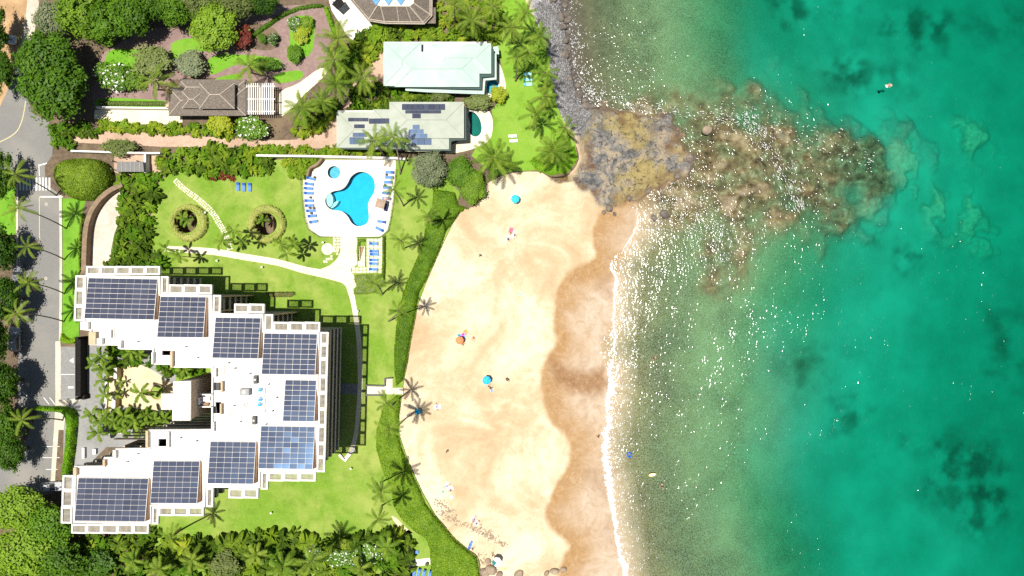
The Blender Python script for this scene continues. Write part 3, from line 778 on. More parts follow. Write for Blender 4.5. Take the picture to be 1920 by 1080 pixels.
# ------------------------------------------------------------------ land: ground, lawns, roads, paving
POOL = smooth_poly([(480 + a / 4, 270 + b / 4) for a, b in [(790, 207), (850, 225), (885, 265), (895, 320), (885, 370), (860, 410), (845, 450), (845, 500), (850, 550), (835, 595), (790, 618), (750, 615), (715, 590), (695, 555), (670, 525), (635, 505), (595, 500), (555, 488), (525, 455), (520, 415), (540, 380), (580, 355), (630, 345), (665, 325), (690, 290), (710, 250), (745, 220)]], 3)
def circle(cx, cy, r, n=28, ry=None):
    return [Vector((cx + r * math.cos(2 * math.pi * i / n), cy + (ry or r) * math.sin(2 * math.pi * i / n))) for i in range(n)]
SPA = circle(626.5, 323.5, 12.3)
KPOOL = smooth_poly([(480 + a / 4, b / 4) for a, b in [(1600, 835), (1640, 845), (1675, 885), (1692, 940), (1690, 990), (1668, 1020), (1640, 1026), (1612, 1012), (1600, 985), (1606, 940), (1596, 895), (1588, 860)]], 3)
TUB = smooth_poly([(480 + a / 4, b / 4) for a, b in [(1740, 612), (1785, 602), (1818, 625), (1818, 655), (1795, 690), (1760, 710), (1733, 690), (1730, 650)]], 3)
WELL1 = circle(348, 415, 22); WELL2 = circle(498, 420, 21)
HOLES = [POOL, SPA, KPOOL, TUB, WELL1, WELL2]
def W2(poly, z=0): return [P(p[0], p[1], z).xy for p in poly]

le = smooth_poly(PX(LAND_EDGE), 3, False)
gpoly = list(le) + [Vector((-330, le[-1].y)), Vector((-330, le[0].y))]
gpoly = [Vector((p.x, p.y)) for p in gpoly]
gpoly += []
mb = MB(); mb.prism(gpoly, -2.2, 0.0, [W2(h) for h in HOLES], bottom=False)
mb.add([(-330, 87, -.02), (P(960, 0).x, 87, -.02), (P(960, 0).x, 330, -.02), (-330, 330, -.02)], [(0, 1, 2, 3)])
mb.add([(-330, -330, -.02), (-3, -330, -.02), (-3, -86, -.02), (-330, -86, -.02)], [(0, 1, 2, 3)])
mb.build('ground', M['soil'], label='bare brown soil between the plantings', kind='structure')

def sheet(name, poly, z, mat, label=None, holes=(), sm=0, z0=None, kind='structure', **k):
    if sm: poly = smooth_poly(poly, sm)
    mb = MB(); mb.prism(W2(poly), (z - .035) if z0 is None else z0, z, [W2(h) for h in holes], bottom=False)
    return mb.build(name, M[mat], label=label, kind=kind, **k)

sheet('dirt_shoulder', [(-120, -120), (62, -120), (60, 0), (30, 140), (0, 205), (-120, 260)], .010, 'dirt', 'orange dirt shoulder beside the road')
sheet('road', [(-120, 250), (0, 200), (27, 142), (52, 140), (50, 175), (60, 212), (92, 228), (100, 262), (98, 292), (84, 312), (86, 345), (112, 364), (113, 640), (110, 760), (104, 880), (104, 925), (0, 940), (-120, 940), (-120, 870), (0, 868), (40, 848), (74, 764), (34, 764), (34, 345), (30, 330), (-120, 320)], .022, 'asphalt', 'grey asphalt street running past the hotel')
sheet('sidewalk', [(58, -60), (78, -60), (72, 20), (50, 140), (27, 140), (45, 60)], .030, 'concrete', 'pale concrete walk beside the dirt shoulder')
sheet('garden_ground', [(180, 206), (184, 120), (206, 92), (290, 52), (370, 56), (450, 30), (520, 12), (604, 14), (622, 60), (602, 130), (560, 158), (516, 168), (460, 150), (320, 150), (316, 206)], .014, 'mulch', 'mauve gravel garden with winding paths', sm=3)
sheet('lane', [(112, 240), (250, 247), (380, 256), (520, 263), (556, 262), (588, 240), (622, 214), (642, 182), (664, 152), (690, 128), (714, 92), (720, 100), (720, 162), (706, 172), (690, 186), (642, 210), (634, 230), (634, 276), (600, 278), (520, 278), (300, 275), (112, 266)], .018, 'pinkdrive', 'pinkish paved lane leading to the houses')
sheet('villa_court', [(178, 206), (318, 206), (342, 216), (342, 233), (222, 233), (176, 222)], .022, 'creampave', 'sunlit cream paved court beside the shingled pavilion')
sheet('garden_walk', [(526, 172), (560, 156), (600, 128), (612, 138), (572, 176), (548, 202), (528, 218), (522, 200)], .024, 'creampave', 'pale curved walk leading from the pergola', sm=3)
sheet('upper_terrace', [(606, -40), (640, -40), (690, 38), (700, 52), (664, 78), (650, 66), (640, 48), (622, 20)], .022, 'whitepave', 'white terrace beside the shingled villa')
LAWN = [(282, 500), (284, 380), (300, 338), (330, 316), (560, 296), (800, 296), (832, 330), (862, 360), (850, 416), (829, 460), (801, 524), (783, 572), (770, 640), (757, 712), (748, 780), (748, 815), (765, 865), (790, 920), (815, 965), (852, 1010), (896, 1046), (902, 1100), (300, 1100), (282, 1000)]
sheet('lawn', LAWN, .012, 'lawn', 'broad mown lawn between the hotel and the beach', [POOL, SPA, WELL1, WELL2])
sheet('villa_lawn', [(925, -80), (980, -80), (985, 0), (1018, 70), (1030, 110), (1034, 160), (1045, 200), (1062, 240), (1078, 268), (1083, 298), (1064, 324), (1032, 329), (1008, 319), (960, 322), (930, 330), (884, 292), (900, 262), (926, 236), (922, 206), (944, 180), (940, 120), (930, 80)], .014, 'lawn_bright', 'bright green lawn in front of the two low houses')
sheet('verge', [(115, 372), (162, 372), (154, 400), (150, 440), (148, 500), (148, 640), (113, 640), (114, 500)], .016, 'verge', 'vivid grass verge between road and wall')
sheet('roadside_verge', [(-60, 330), (28, 336), (33, 350), (33, 440), (-60, 440)], .014, 'verge', 'grass strip on the far side of the road')
sheet('driveway_ramp', [(232, 350), (206, 362), (190, 384), (176, 420), (166, 470), (160, 520), (206, 520), (208, 470), (214, 440), (222, 418), (232, 398)], .020, 'paleconcrete', 'curved pale concrete ramp behind the wall')
sheet('motor_court', [(113, 650), (150, 650), (152, 636), (172, 640), (214, 640), (330, 660), (330, 840), (200, 838), (165, 872), (140, 920), (118, 905), (120, 770), (113, 745)], .026, 'asphalt_pale', 'grey motor court behind the sliding gate')
sheet('court_sand', [(200, 740), (206, 706), (224, 690), (240, 684), (262, 684), (286, 694), (304, 706), (330, 730), (332, 770), (300, 770), (262, 766), (228, 762), (204, 770)], .05, 'courtsand', 'raked pale sand in the hotel entrance court', sm=3)
sheet('side_walk', [(104, 640), (113, 640), (114, 650), (114, 745), (112, 780), (103, 905), (95, 905), (104, 760)], .034, 'concrete', 'narrow concrete footway past the gate')
sheet('gate_apron', [(110, 752), (150, 746), (150, 752), (124, 760), (120, 806), (104, 806)], .038, 'concrete', 'cream apron below the gate')
# pool terrace stands a step above the lawn
DECK = smooth_poly([(570, 300), (742, 300), (742, 320), (738, 372), (732, 410), (727, 432), (714, 443), (690, 445), (600, 443), (580, 430), (573, 410), (568, 360)], 1)
sheet('pool_terrace', DECK, .16, 'pooldeck', 'cream pool terrace with rounded corners', [POOL, SPA], z0=.0)
sheet('villa_pool_terrace', smooth_poly([(868, 208), (908, 202), (922, 218), (924, 240), (918, 262), (900, 274), (870, 284), (838, 288), (838, 276), (864, 260)], 3), .05, 'creampave', 'cream terrace round the small dark pool', [KPOOL])
sheet('hot_tub_terrace', smooth_poly([(904, 130), (932, 116), (944, 140), (948, 168), (930, 182), (908, 180)], 3), .05, 'creampave', 'pale terrace round the hot tub', [TUB])
def walk(name, line, w, z, mat, label):
    ln = smooth_poly([Vector(p) for p in line], 5, False)
    n = len(ln) - 1
    ws = [float(np.interp(i / n * (len(w) - 1), range(len(w)), w)) for i in range(n + 1)] if isinstance(w, list) else w
    return sheet(name, strip_poly(ln, ws), z, mat, label)
walk('garden_path', [(306, 466), (340, 468), (400, 472), (460, 482), (520, 492), (570, 506), (610, 514), (640, 521), (656, 526)], [10, 11, 12, 12, 12, 13, 15, 17, 20], .030, 'creampave', 'cream path crossing the lawn to the pool')
sheet('pool_approach', smooth_poly([(641, 441), (669, 441), (668, 470), (670, 495), (658, 503), (660, 512), (670, 524), (671, 532), (662, 542), (656, 546), (644, 532), (626, 524), (590, 512), (596, 506), (618, 498), (634, 482), (640, 462)], 2), .036, 'creampave', 'wide cream walk leading up to the pool terrace')
walk('sea_path', [(652, 530), (658, 548), (663, 570), (668, 600), (673, 640), (675, 690), (675, 730), (672, 770), (668, 810), (660, 840), (648, 860), (636, 852)], [11, 11, 9, 9, 9, 9, 9, 8, 8, 8, 7, 6], .034, 'creampave', 'narrow cream path between the tower and the lawn')
walk('building_walk', [(636, 728), (676, 730)], 20, .030, 'asphalt_pale', 'grey walk leading out of the tower base')
sheet('round_patio', circle(614, 467, 11), .040, 'creampave', 'small round cream patio beside the path')
sheet('shower_steps', [(686, 724), (724, 724), (724, 710), (736, 710), (736, 727), (756, 727), (756, 739), (736, 739), (686, 739)], .12, 'creampave', 'cream landing with steps down to the beach', z0=0)
sheet('sand_track', smooth_poly([(734, 968), (744, 984), (756, 996), (774, 1000), (760, 988), (744, 972)], 3), .02, 'courtsand', 'worn sandy patch beside the beach shrubs')
sheet('neighbour_lawn', smooth_poly([(756, 1000), (784, 996), (802, 1010), (808, 1034), (806, 1100), (756, 1100)], 2), .02, 'lawn', 'small fenced lawn at the foot of the hedge')
sheet('neighbour_patio', [(770, 1050), (806, 1046), (807, 1058), (772, 1063)], .05, 'whitepave', 'short cream paved strip with two pots')

# green beds on the mauve garden
for poly, lab in [([(320, 92), (324, 80), (350, 72), (392, 76), (402, 94), (360, 98), (344, 112), (324, 114)], 'bright kidney shaped grass bed in the gravel garden'),
                  ([(392, 110), (420, 102), (470, 104), (520, 110), (524, 126), (470, 124), (440, 122), (400, 140), (392, 130)], 'long green bed curving past the garden palm'),
                  ([(516, 140), (562, 132), (564, 148), (520, 156)], 'clipped green bed beside the pergola'),
                  ([(184, 186), (230, 184), (316, 190), (316, 200), (190, 200)], 'narrow green bed along the court wall'),
                  ([(544, 34), (586, 32), (590, 60), (584, 98), (560, 112), (540, 112), (544, 70)], 'island bed with shrubs in the gravel garden'),
                  ([(446, 50), (478, 44), (512, 52), (526, 76), (508, 94), (470, 92), (448, 96)], 'brownish bed with two small shrubs'),
                  ([(408, 146), (448, 138), (452, 148), (410, 152)], 'green strip behind the pavilion roof'),
                  ([(202, 98), (250, 92), (290, 96), (280, 130), (240, 150), (200, 150)], 'planted bed of shrubs on the gravel')]:
    sheet('garden_bed', poly, .03, 'verge' if 'brownish' not in lab else 'soil', lab, sm=3)

# kerbs, lines and markings
def lines(name, items, z, mat, label):
    mb = MB()
    for line, w in items:
        mb.prism(W2(strip_poly([Vector(p) for p in line], w)), z - .003, z, bottom=False)
    return mb.build(name, M[mat], label=label, kind='structure')
walk('kerb', [(114, 366), (115, 500), (114, 640)], 5, .14, 'concrete', 'concrete kerb between road and verge')
walk('far_kerb', [(33, 345), (33, 440), (34, 620)], 4, .13, 'concrete', 'concrete kerb on the far side of the road')
lines('centre_line', [([(74, 368), (74, 440), (75, 452)], 1.2)], .030, 'yellowpaint', 'faded yellow line down the street')
lines('bend_line', [(smooth_poly([(48, 190), (46, 205), (40, 230), (28, 250), (0, 266), (-40, 280)], 4, False), 1.6)], .030, 'yellowpaint', 'faded yellow line round the road bend')
lines('stop_line', [([(76, 369), (118, 369)], 2.4), ([(74, 310), (88, 306)], 2.0), ([(73, 308), (74, 330)], 1.2)], .033, 'paint', 'white stop lines painted on the street')
cw = empty('crosswalk', (0, 0, 0), kind='structure', label='white striped crosswalk across the street')
for i in range(10):
    x = 36.5 + i * 6.1
    mb = MB(); mb.prism(W2([(x, 333), (x + 3, 333), (x + 3, 357), (x, 357)]), .026, .030, bottom=False); mb.build('stripe', M['paint'], cw)
lines('parking_lines', [([(80, 837), (112, 837)], 1), ([(80, 858), (112, 858)], 1), ([(86, 880), (108, 880)], 1), ([(82, 745), (92, 758)], 1.2), ([(93, 745), (103, 758)], 1.2), ([(42, 734), (56, 748)], 1.2)], .032, 'paint', 'thin white parking bay lines')
lines('court_lines', [([(114, 702), (140, 702)], 1.2), ([(202, 806), (230, 802)], .8), ([(204, 814), (232, 812)], .8), ([(212, 800), (204, 814)], .8), ([(222, 800), (214, 814)], .8)], .040, 'paint', 'thin white lines on the motor court')
mb = MB(); mb.prism(W2([(130, 676), (138, 671), (138, 681)]), .037, .041, bottom=False)
mb.prism(W2([(128, 724.5), (138, 724.5), (138, 728), (128, 728)]), .037, .041, bottom=False)
mb.build('arrow_marking', M['paint'], label='white arrow and bar painted before the gate', kind='structure')
for (a, b) in [(87, 383), (86, 522), (71, 859)]:
    mb = MB(); mb.prism(W2(circle(a, b, 2.8, 14)), .02, .035, [W2(circle(a, b, 1.6, 14))], bottom=False); mb.prism(W2(circle(a, b, 1.5, 12)), .02, .033, mi=1, bottom=False)
    mb.build('manhole_cover', [M['concrete'], M['asphalt']], label='round pale manhole cover set in the asphalt', cat='manhole cover', group='manhole covers in the street')

# flagstones
def stones_along(name, line, rows, pitch, gap, z, label, jit=.12, seed=1):
    r = np.random.default_rng(seed); ln = smooth_poly([Vector(p) for p in line], 12, False)
    d = [0]
    for i in range(1, len(ln)): d.append(d[-1] + (ln[i] - ln[i - 1]).length)
    mb = MB(); s = 0
    while s < d[-1] - pitch:
        def at(q):
            i = int(np.searchsorted(d, q)); i = min(max(i, 1), len(ln) - 1); t = (q - d[i - 1]) / (d[i] - d[i - 1] + 1e-6)
            p = ln[i - 1].lerp(ln[i], t); dd = (ln[i] - ln[i - 1]).normalized(); return p, Vector((-dd.y, dd.x)), dd
        for k in range(rows):
            p, n, t = at(s + pitch / 2 + r.uniform(-.6, .6)); c = p + n * ((k - (rows - 1) / 2) * pitch * .95 + r.uniform(-.4, .4))
            hw = (pitch - gap) / 2 * r.uniform(.8, 1.12); hl = (pitch - gap) / 2 * r.uniform(.8, 1.15)
            poly = [c + n * hw * a * (1 + r.uniform(-jit, jit)) + t * hl * b * (1 + r.uniform(-jit, jit)) for a, b in ((-1, -.6), (-.5, -1), (.6, -1), (1, -.4), (.9, .7), (.3, 1), (-.7, .95), (-1, .4))]
            mb.prism(W2(poly), 0, z + r.uniform(0, .02), bottom=False)
        s += pitch
    return mb.build(name, M['stone'], label=label, kind='stuff')
stones_along('flagstone_path', [(328, 337), (345, 354), (372, 374), (396, 396), (412, 420), (424, 442), (432, 470)], 3, 4.0, .9, .045, 'curving path of small pale flagstones across the lawn')
def crazy(name, poly, cell, z, label, seed=1, base='verge'):
    """irregular paving of separate stones"""
    r = np.random.default_rng(seed); pl = np.array(poly)
    root = empty(name, P(pl[:, 0].mean(), pl[:, 1].mean(), 0), kind='structure', label=label)
    x0, y0 = pl.min(0); x1, y1 = pl.max(0)
    nx = max(1, round((x1 - x0) / cell)); ny = max(1, round((y1 - y0) / cell))
    gx = np.linspace(x0, x1, nx + 1); gy = np.linspace(y0, y1, ny + 1)
    G = np.stack(np.meshgrid(gx, gy), -1); G[1:-1, 1:-1] += r.uniform(-.22, .22, G[1:-1, 1:-1].shape) * cell
    for j in range(ny):
        for i in range(nx):
            q = [Vector(G[j, i]), Vector(G[j, i + 1]), Vector(G[j + 1, i + 1]), Vector(G[j + 1, i])]
            c = sum(q, Vector((0, 0))) / 4
            if not inside(poly, np.array([[c.x, c.y]]))[0]: continue
            q = [c + (v - c) * (1 - .9 / cell) for v in q]
            pts = []
            for a in range(4):
                u, v = q[a], q[(a + 1) % 4]; pts += [u.lerp(v, .14), u.lerp(v, .86)]
            mb = MB(); loc = Vector(root.location)
            mb.prism([P(p.x, p.y).xy - loc.xy for p in pts], 0, z + r.uniform(0, .015), bottom=False)
            mb.build('stone', M['stone'], root)
crazy('flagstone_terrace', [(687, 447), (714.5, 447), (714.5, 512), (687, 512)], 6.6, .06, 'pale flagstone terrace set with loungers below the pool', 2)
crazy('flagstone_walk', [(660, 501), (686.5, 501), (686.5, 512.5), (662, 512.5)], 6.2, .06, 'short flagstone walk joining terrace and path', 3)
crazy('flagstone_corner', [(626, 444), (641, 444), (641, 460), (636, 474), (628, 478), (624, 462)], 5.6, .05, 'flagstone wedge between round patio and walk', 4)
crazy('flagstone_edge', [(606, 488), (622, 478), (624, 484), (610, 493)], 4.5, .05, 'few flagstones at the bend of the path', 5)

# pools
def pool_water(name, c, tint):
    m, nt, b = base_mat(name); nt.nodes.remove(b)
    bn = nt.nodes.new('ShaderNodeBump'); bn.inputs['Distance'].default_value = .022; nt.links.new(nz(nt, 1.6, 2).outputs[0], bn.inputs['Height'])
    gl = nt.nodes.new('ShaderNodeBsdfGlossy'); gl.inputs['Roughness'].default_value = .05; nt.links.new(bn.outputs[0], gl.inputs['Normal'])
    tr = nt.nodes.new('ShaderNodeBsdfTransparent'); tr.inputs[0].default_value = rgba(tint)
    fr = nt.nodes.new('ShaderNodeFresnel'); fr.inputs[0].default_value = 1.33; nt.links.new(bn.outputs[0], fr.inputs['Normal'])
    mx = nt.nodes.new('ShaderNodeMixShader'); nt.links.new(fr.outputs[0], mx.inputs[0]); nt.links.new(tr.outputs[0], mx.inputs[1]); nt.links.new(gl.outputs[0], mx.inputs[2])
    nt.links.new(mx.outputs[0], nt.nodes['Material Output'].inputs['Surface']); return m
M['poolwater'] = pool_water('pool_water', 0, (.6, .9, .97))
M['darkwater'] = pool_water('dark_pool_water', 0, (.5, .85, .8))
M['plaster'] = surf('pool_plaster', (.015, .42, .58), (.025, .48, .66), .8, .7)
M['darkplaster'] = surf('dark_pool_plaster', (.01, .13, .115), (.02, .19, .165), .8, .7)
M['spaplaster'] = surf('pale_spa_plaster', (.16, .42, .5), (.28, .52, .58), 1.2, .7)
M['coping'] = surf('pool_coping', (.66, .6, .5), (.75, .7, .6), 2, .8)
def pool(name, outline, depth, top, wmat, pmat, label, cat='pool', steps=None):
    c = sum((Vector(p) for p in outline), Vector((0, 0))) / len(outline)
    root = empty(name, P(c.x, c.y, 0), label=label, cat=cat); loc = Vector(root.location).xy
    o = [p - loc for p in W2(outline)]
    mb = MB(); n = len(o)
    tess = tessellate_polygon([[Vector((p.x, p.y, 0)) for p in o]])
    mb.add([(p.x, p.y, -depth) for p in o], [t if poly_area([o[i] for i in t]) > 0 else t[::-1] for t in tess])
    mb.add([(p.x, p.y, -depth) for p in o] + [(p.x, p.y, top - .02) for p in o], [(i, (i + 1) % n, n + (i + 1) % n, n + i) for i in range(n)])
    mb.build('basin', M[pmat], root)
    mb = MB(); mb.add([(p.x, p.y, top - .14) for p in o], [t if poly_area([o[i] for i in t]) > 0 else t[::-1] for t in tess]); mb.build('water', M[wmat], root)
    out = offset_poly(o, -.3); inn = offset_poly(o, .04)
    mb = MB(); mb.prism(out, top - .2, top + .03, [inn]); mb.build('coping', M['coping'], root)
    return root, loc
pr, ploc = pool('swimming_pool', POOL, 1.5, .16, 'poolwater', 'plaster', 'large bright blue three-lobed swimming pool in the terrace')
mb = MB(); mb.prism([p - ploc for p in W2(smooth_poly([(612, 377), (613, 366), (619, 362), (624, 370), (624, 380), (619, 388), (614, 384)], 3))], -1.5, -.04); mb.build('entry_shelf', M['coping'], pr)
mb = MB(); mb.prism([p - ploc for p in W2(smooth_poly([(619, 388), (626, 379), (634, 376), (630, 384), (622, 390)], 3))], -1.5, -.4); mb.build('step', M['coping'], pr)
pool('spa_pool', SPA, .9, .16, 'poolwater', 'spaplaster', 'small round pale blue spa beside the big pool', 'spa')
pool('plunge_pool', KPOOL, 1.2, .06, 'darkwater', 'darkplaster', 'small kidney shaped dark green pool behind the sage house')
tr_, tl_ = pool('hot_tub', TUB, .8, .06, 'poolwater', 'plaster', 'blue hot tub at the corner of the mint roofed house', 'hot tub')

# ------------------------------------------------------------------ hotel tower
M['grey2'] = plain('galvanised_vent', (.25, .25, .24))
RH = 18.9                                   # roof height
NF = 7
BROT = R(-1.2)                              # the block stands slightly turned
ROOF = [(160, 516), (302, 518), (302, 551), (399, 553), (399, 587), (495, 588.5), (496, 620), (600, 622.5), (594, 884.5), (489, 883.5), (488, 914.5), (387, 913.5), (386, 950),
        (285, 948.5), (284, 981.5), (139, 980), (141, 873), (196, 872.5), (196, 857), (218, 856), (218, 840), (279, 839.5), (279, 805), (397, 804), (398, 690), (322, 689), (322, 684),
        (287, 683), (287, 656), (226, 655), (226, 648), (170, 647), (170, 620), (158, 619)]
VOIDS = [[(304, 657.5), (321, 657.5), (321, 666), (304, 666)], [(297, 823), (313, 823), (313, 837), (297, 837)], [(401, 717), (416, 717), (416, 732), (401, 732)], [(400, 754), (415, 754), (415, 775), (400, 775)]]
HB = P(370, 750, RH)
hotel = empty('hotel_tower', (HB.x, HB.y, 0), label='white stepped hotel tower with solar roof between the street and lawn', cat='hotel')
HL = HB.xy
def H2(poly, z=RH): return [P(a, b, z).xy - HL for a, b in poly]
outline = H2(ROOF); voids = [H2(v) for v in VOIDS]
mb = MB(); mb.prism(outline, RH - .45, RH, voids, 0, 1); mb.build('roof_slab', [M['white'], M['whiteframe']], hotel)
core = offset_poly(outline, 1.15)
mb = MB(); mb.prism(core, 0, RH - .46, [offset_poly(v, -.02) for v in voids]); mb.build('glazed_wall', M['darkglass'], hotel)
# parapet round the roof
par_out = offset_poly(outline, .03); par_in = offset_poly(outline, .3)
mb = MB(); mb.prism(par_out, RH - .1, RH + .32, [par_in]); mb.build('parapet', M['whiteframe'], hotel)
for f in range(1, NF):
    z = RH * f / NF
    mb = MB(); mb.prism(offset_poly(outline, .12), z - .2, z, [offset_poly(outline, 1.6)]); fl = mb.build('floor_slab', M['greyslab'], hotel)
    mb = MB(); a = offset_poly(outline, .16); b = offset_poly(outline, .24)
    mb.prism(a, z + .002, z + .62, [b]); mb.build('railing', M['greyslab'], fl)
# party walls standing out between the lanais
def party(p0, p1, n):
    for k in range(n + 1):
        p = Vector(p0).lerp(Vector(p1), k / n); w = P(p.x, p.y, RH).xy - HL
        mb = MB(); mb.box((w.x, w.y, (RH - .5) / 2), (1.6, .25, RH - .5) if abs(p0[0] - p1[0]) < 20 else (.25, 1.6, RH - .5)); mb.build('party_wall', M['tan'], hotel)
party((230, 845), (384, 848), 5)
party((394, 556), (394, 584), 1)
party((490, 592), (490, 616), 1)

def frame(x0, y0, x1, y1, louver=None, z=RH, deep=.62):
    """one open concrete trellis bay cantilevered from the roof; px rectangle at roof level"""
    c = P((x0 + x1) / 2, (y0 + y1) / 2, z).xy - HL
    k = (CAMH - z) / CAMH / PPM; w = (x1 - x0) * k; h = (y1 - y0) * k; t = .3
    mb = MB(); cr, sr = math.cos(BROT), math.sin(BROT)
    def L(x, y): return (c.x + x * cr - y * sr, c.y + x * sr + y * cr)
    for dx, dy, a, b in ((0, h / 2 - t / 2, w, t), (0, -h / 2 + t / 2, w, t), (w / 2 - t / 2, 0, t, h - 2 * t - .004), (-w / 2 + t / 2, 0, t, h - 2 * t - .004)):
        X, Y = L(dx, dy); mb.box((X, Y, z - deep / 2 + .12), (a, b, deep), BROT)
    fo = mb.build('trellis_bay', M['whiteframe'], hotel)
    if louver:
        mb = MB(); iw, ih = w - 2 * t, h - 2 * t
        n = int((iw if louver == 'v' else ih) / .2)
        for i in range(n):
            q = (i + .5) / n - .5
            if louver == 'v': X, Y = L(q * iw, 0); mb.box((X, Y, z - .22), (.07, ih, .2), BROT)
            else: X, Y = L(0, q * ih); mb.box((X, Y, z - .22), (iw, .07, .2), BROT)
        mb.build('louvers', M['louver'], fo)
def row(xs, y0, y1, lou='v'):
    for a, b in zip(xs[:-1], xs[1:]): frame(a + .05, y0, b - .05, y1, lou)
def colm(x0, x1, ys, dx=0, lou='h'):
    for i, (a, b) in enumerate(zip(ys[:-1], ys[1:])):
        o = dx * i / max(1, len(ys) - 2); frame(x0 + o, a + .05, x1 + o, b - .05, lou)
row([162, 189, 217.5, 245, 273, 300], 499, 515.6)
colm(142, 159.6, [516.5, 543, 573.5, 602], -2.5)
colm(302.4, 316, [518, 551])
row([317, 344.5, 372, 397.5], 533.5, 551.6)
colm(399.6, 414, [553, 587.5])
row([439.5, 467, 496], 569.5, 587)
colm(496.4, 512, [589, 620.5])
row([513, 542, 571, 600], 603.5, 621.6)
colm(600.6, 616, [622.5, 646, 673, 705.5, 736, 767, 798, 831, 857, 885], -6.5)
row([503, 532, 562, 592], 885.2, 902)
colm(489.6, 502.4, [884.5, 917.5])
row([429, 457, 484.5], 915.4, 934)
colm(387.4, 400, [914.5, 950.5])
row([298, 325, 353, 382], 949.8, 967)
colm(285.4, 297.5, [949.8, 982.5])
row([134.5, 163, 191, 221, 250, 279], 982.2, 1000)
colm(118, 139, [891, 919, 950, 981], -3)

# loose vents, grilles and slots let into the roof edge
def hbox(name, x0, y0, x1, y1, z0, z1, mat, par=hotel):
    mb = MB(); p = H2([(x0, y0), (x1, y0), (x1, y1), (x0, y1)]); mb.prism(p, z0, z1); return mb.build(name, M[mat], par)
for (a, b, c, d) in [(207, 616, 215, 632), (412, 685, 421, 701), (425, 717, 433, 732), (423, 766, 432, 780), (407, 792, 416, 811), (203, 861, 212, 877), (308, 521, 309, 522)]:
    if c - a < 3: continue
    o = hbox('roof_grille', a, b, c, d, RH + .01, RH + .16, 'whiteframe')
    mb = MB(); k = 9
    for i in range(k):
        y = b + (d - b) * (i + .5) / k
        mb.prism(H2([(a + .6, y - .35), (c - .6, y - .35), (c - .6, y + .35), (a + .6, y + .35)]), RH + .165, RH + .2)
    mb.build('grille_bars', M['louver'], o)
for (a, b, c, d) in [(155.5, 603, 170, 618), (171, 622, 184, 646), (186, 634, 196, 646), (226, 638, 231, 653), (206.5, 618, 212, 633), (288, 660, 291, 682), (323, 658, 327, 688), (404, 690, 408, 706), (417, 714, 420.5, 734), (415.5, 756, 418.5, 776), (400, 790, 404, 808), (277, 806, 281.5, 838), (316, 808, 320, 838), (158.5, 838, 163, 858), (178, 840, 184, 850), (216, 842, 221, 858), (197, 860, 201, 873), (142, 875, 148, 890)]:
    hbox('upstand_wall', a, b, c, d, RH + .01, RH + .75, 'whiteframe' if (a + b) % 2 < 1 else 'tan')
# membrane seams and vent pipes
for (a, b, c, d) in [(398, 590, 396, 700), (302, 604, 320, 604), (240, 604, 240, 654), (430, 700, 428, 800), (525, 706, 520, 792), (398, 690, 520, 693), (420, 795, 480, 796), (230, 845, 230, 890), (380, 812, 378, 860), (320, 640, 395, 642), (300, 842, 384, 845), (602 - 6, 700, 480, 706)]:
    mb = MB(); mb.prism(strip_poly(H2([(a, b), (c, d)]), .1), RH + .004, RH + .04); mb.build('roof_seam', M['louver'], hotel)
_r = np.random.default_rng(4)
for (x, y) in [(430, 680), (442, 690), (505, 720), (512, 770), (440, 760), (452, 790), (350, 650), (372, 670), (260, 640), (340, 820), (370, 826), (240, 865), (260, 850), (500, 795), (470, 700), (520, 745)]:
    q = P(x, y, RH).xy - HL; mb = MB(); mb.tube([(q.x, q.y, RH), (q.x, q.y, RH + .4)], [.09, .09], 8); mb.tube([(q.x, q.y, RH + .4), (q.x, q.y, RH + .5)], [.16, .1], 8); mb.build('vent_pipe', M['grey2'], hotel)
# lift tower, entrance canopy and the bridge to the roof
def tower():
    z = RH + 4.2
    t = [P(a, b, z).xy - HL for a, b in [(326, 717), (355.5, 716), (355, 787), (324, 787)]]
    mb = MB(); mb.prism(t, 0, z, mi=0, mside=1); o = mb.build('lift_tower', [M['white'], M['tan']], hotel)
    mb = MB(); mb.prism(offset_poly(t, -.15), z - .5, z - .06, [offset_poly(t, -.001)]); mb.build('cornice', M['whiteframe'], o)
    c = [P(a, b, 5).xy - HL for a, b in [(302, 738), (330, 738), (330, 768), (302, 768)]]
    mb = MB(); mb.prism(c, 4.5, 5.0)
    for q in offset_poly(c, .5): mb.box((q.x, q.y, 2.25), (.35, .35, 4.5))
    mb.build('entrance_canopy', M['white'], hotel)
    br = [P(a, b, RH).xy - HL for a, b in [(366, 738), (404, 737), (404, 762), (366, 762)]]
    mb = MB(); mb.prism(br, RH - .5, RH - .02); o = mb.build('roof_bridge', M['white'], hotel)
    for yy in (738.4, 761.4):
        mb = MB(); mb.prism(H2([(370, yy - 1), (400, yy - 1), (400, yy + 1), (370, yy + 1)]), RH - .019, RH + .9); mb.build('bridge_rail', M['whiteframe'], o)
tower()
# stepped corridor screens on the court side of the south wing
sx = [(196, 842), (218, 840), (279, 839.5)]
for f in range(NF - 1):
    z = RH * (f + 1) / NF
    a = P(200, 838, RH).xy - HL; b = P(394, 838, RH).xy - HL
    mb = MB(); mb.box(((a.x + b.x) / 2 + (.0), a.y + .9 + .0, z + .1), (b.x - a.x - .4 * f * 0, .16, .9)); mb.build('corridor_screen', M['bronze'], hotel)

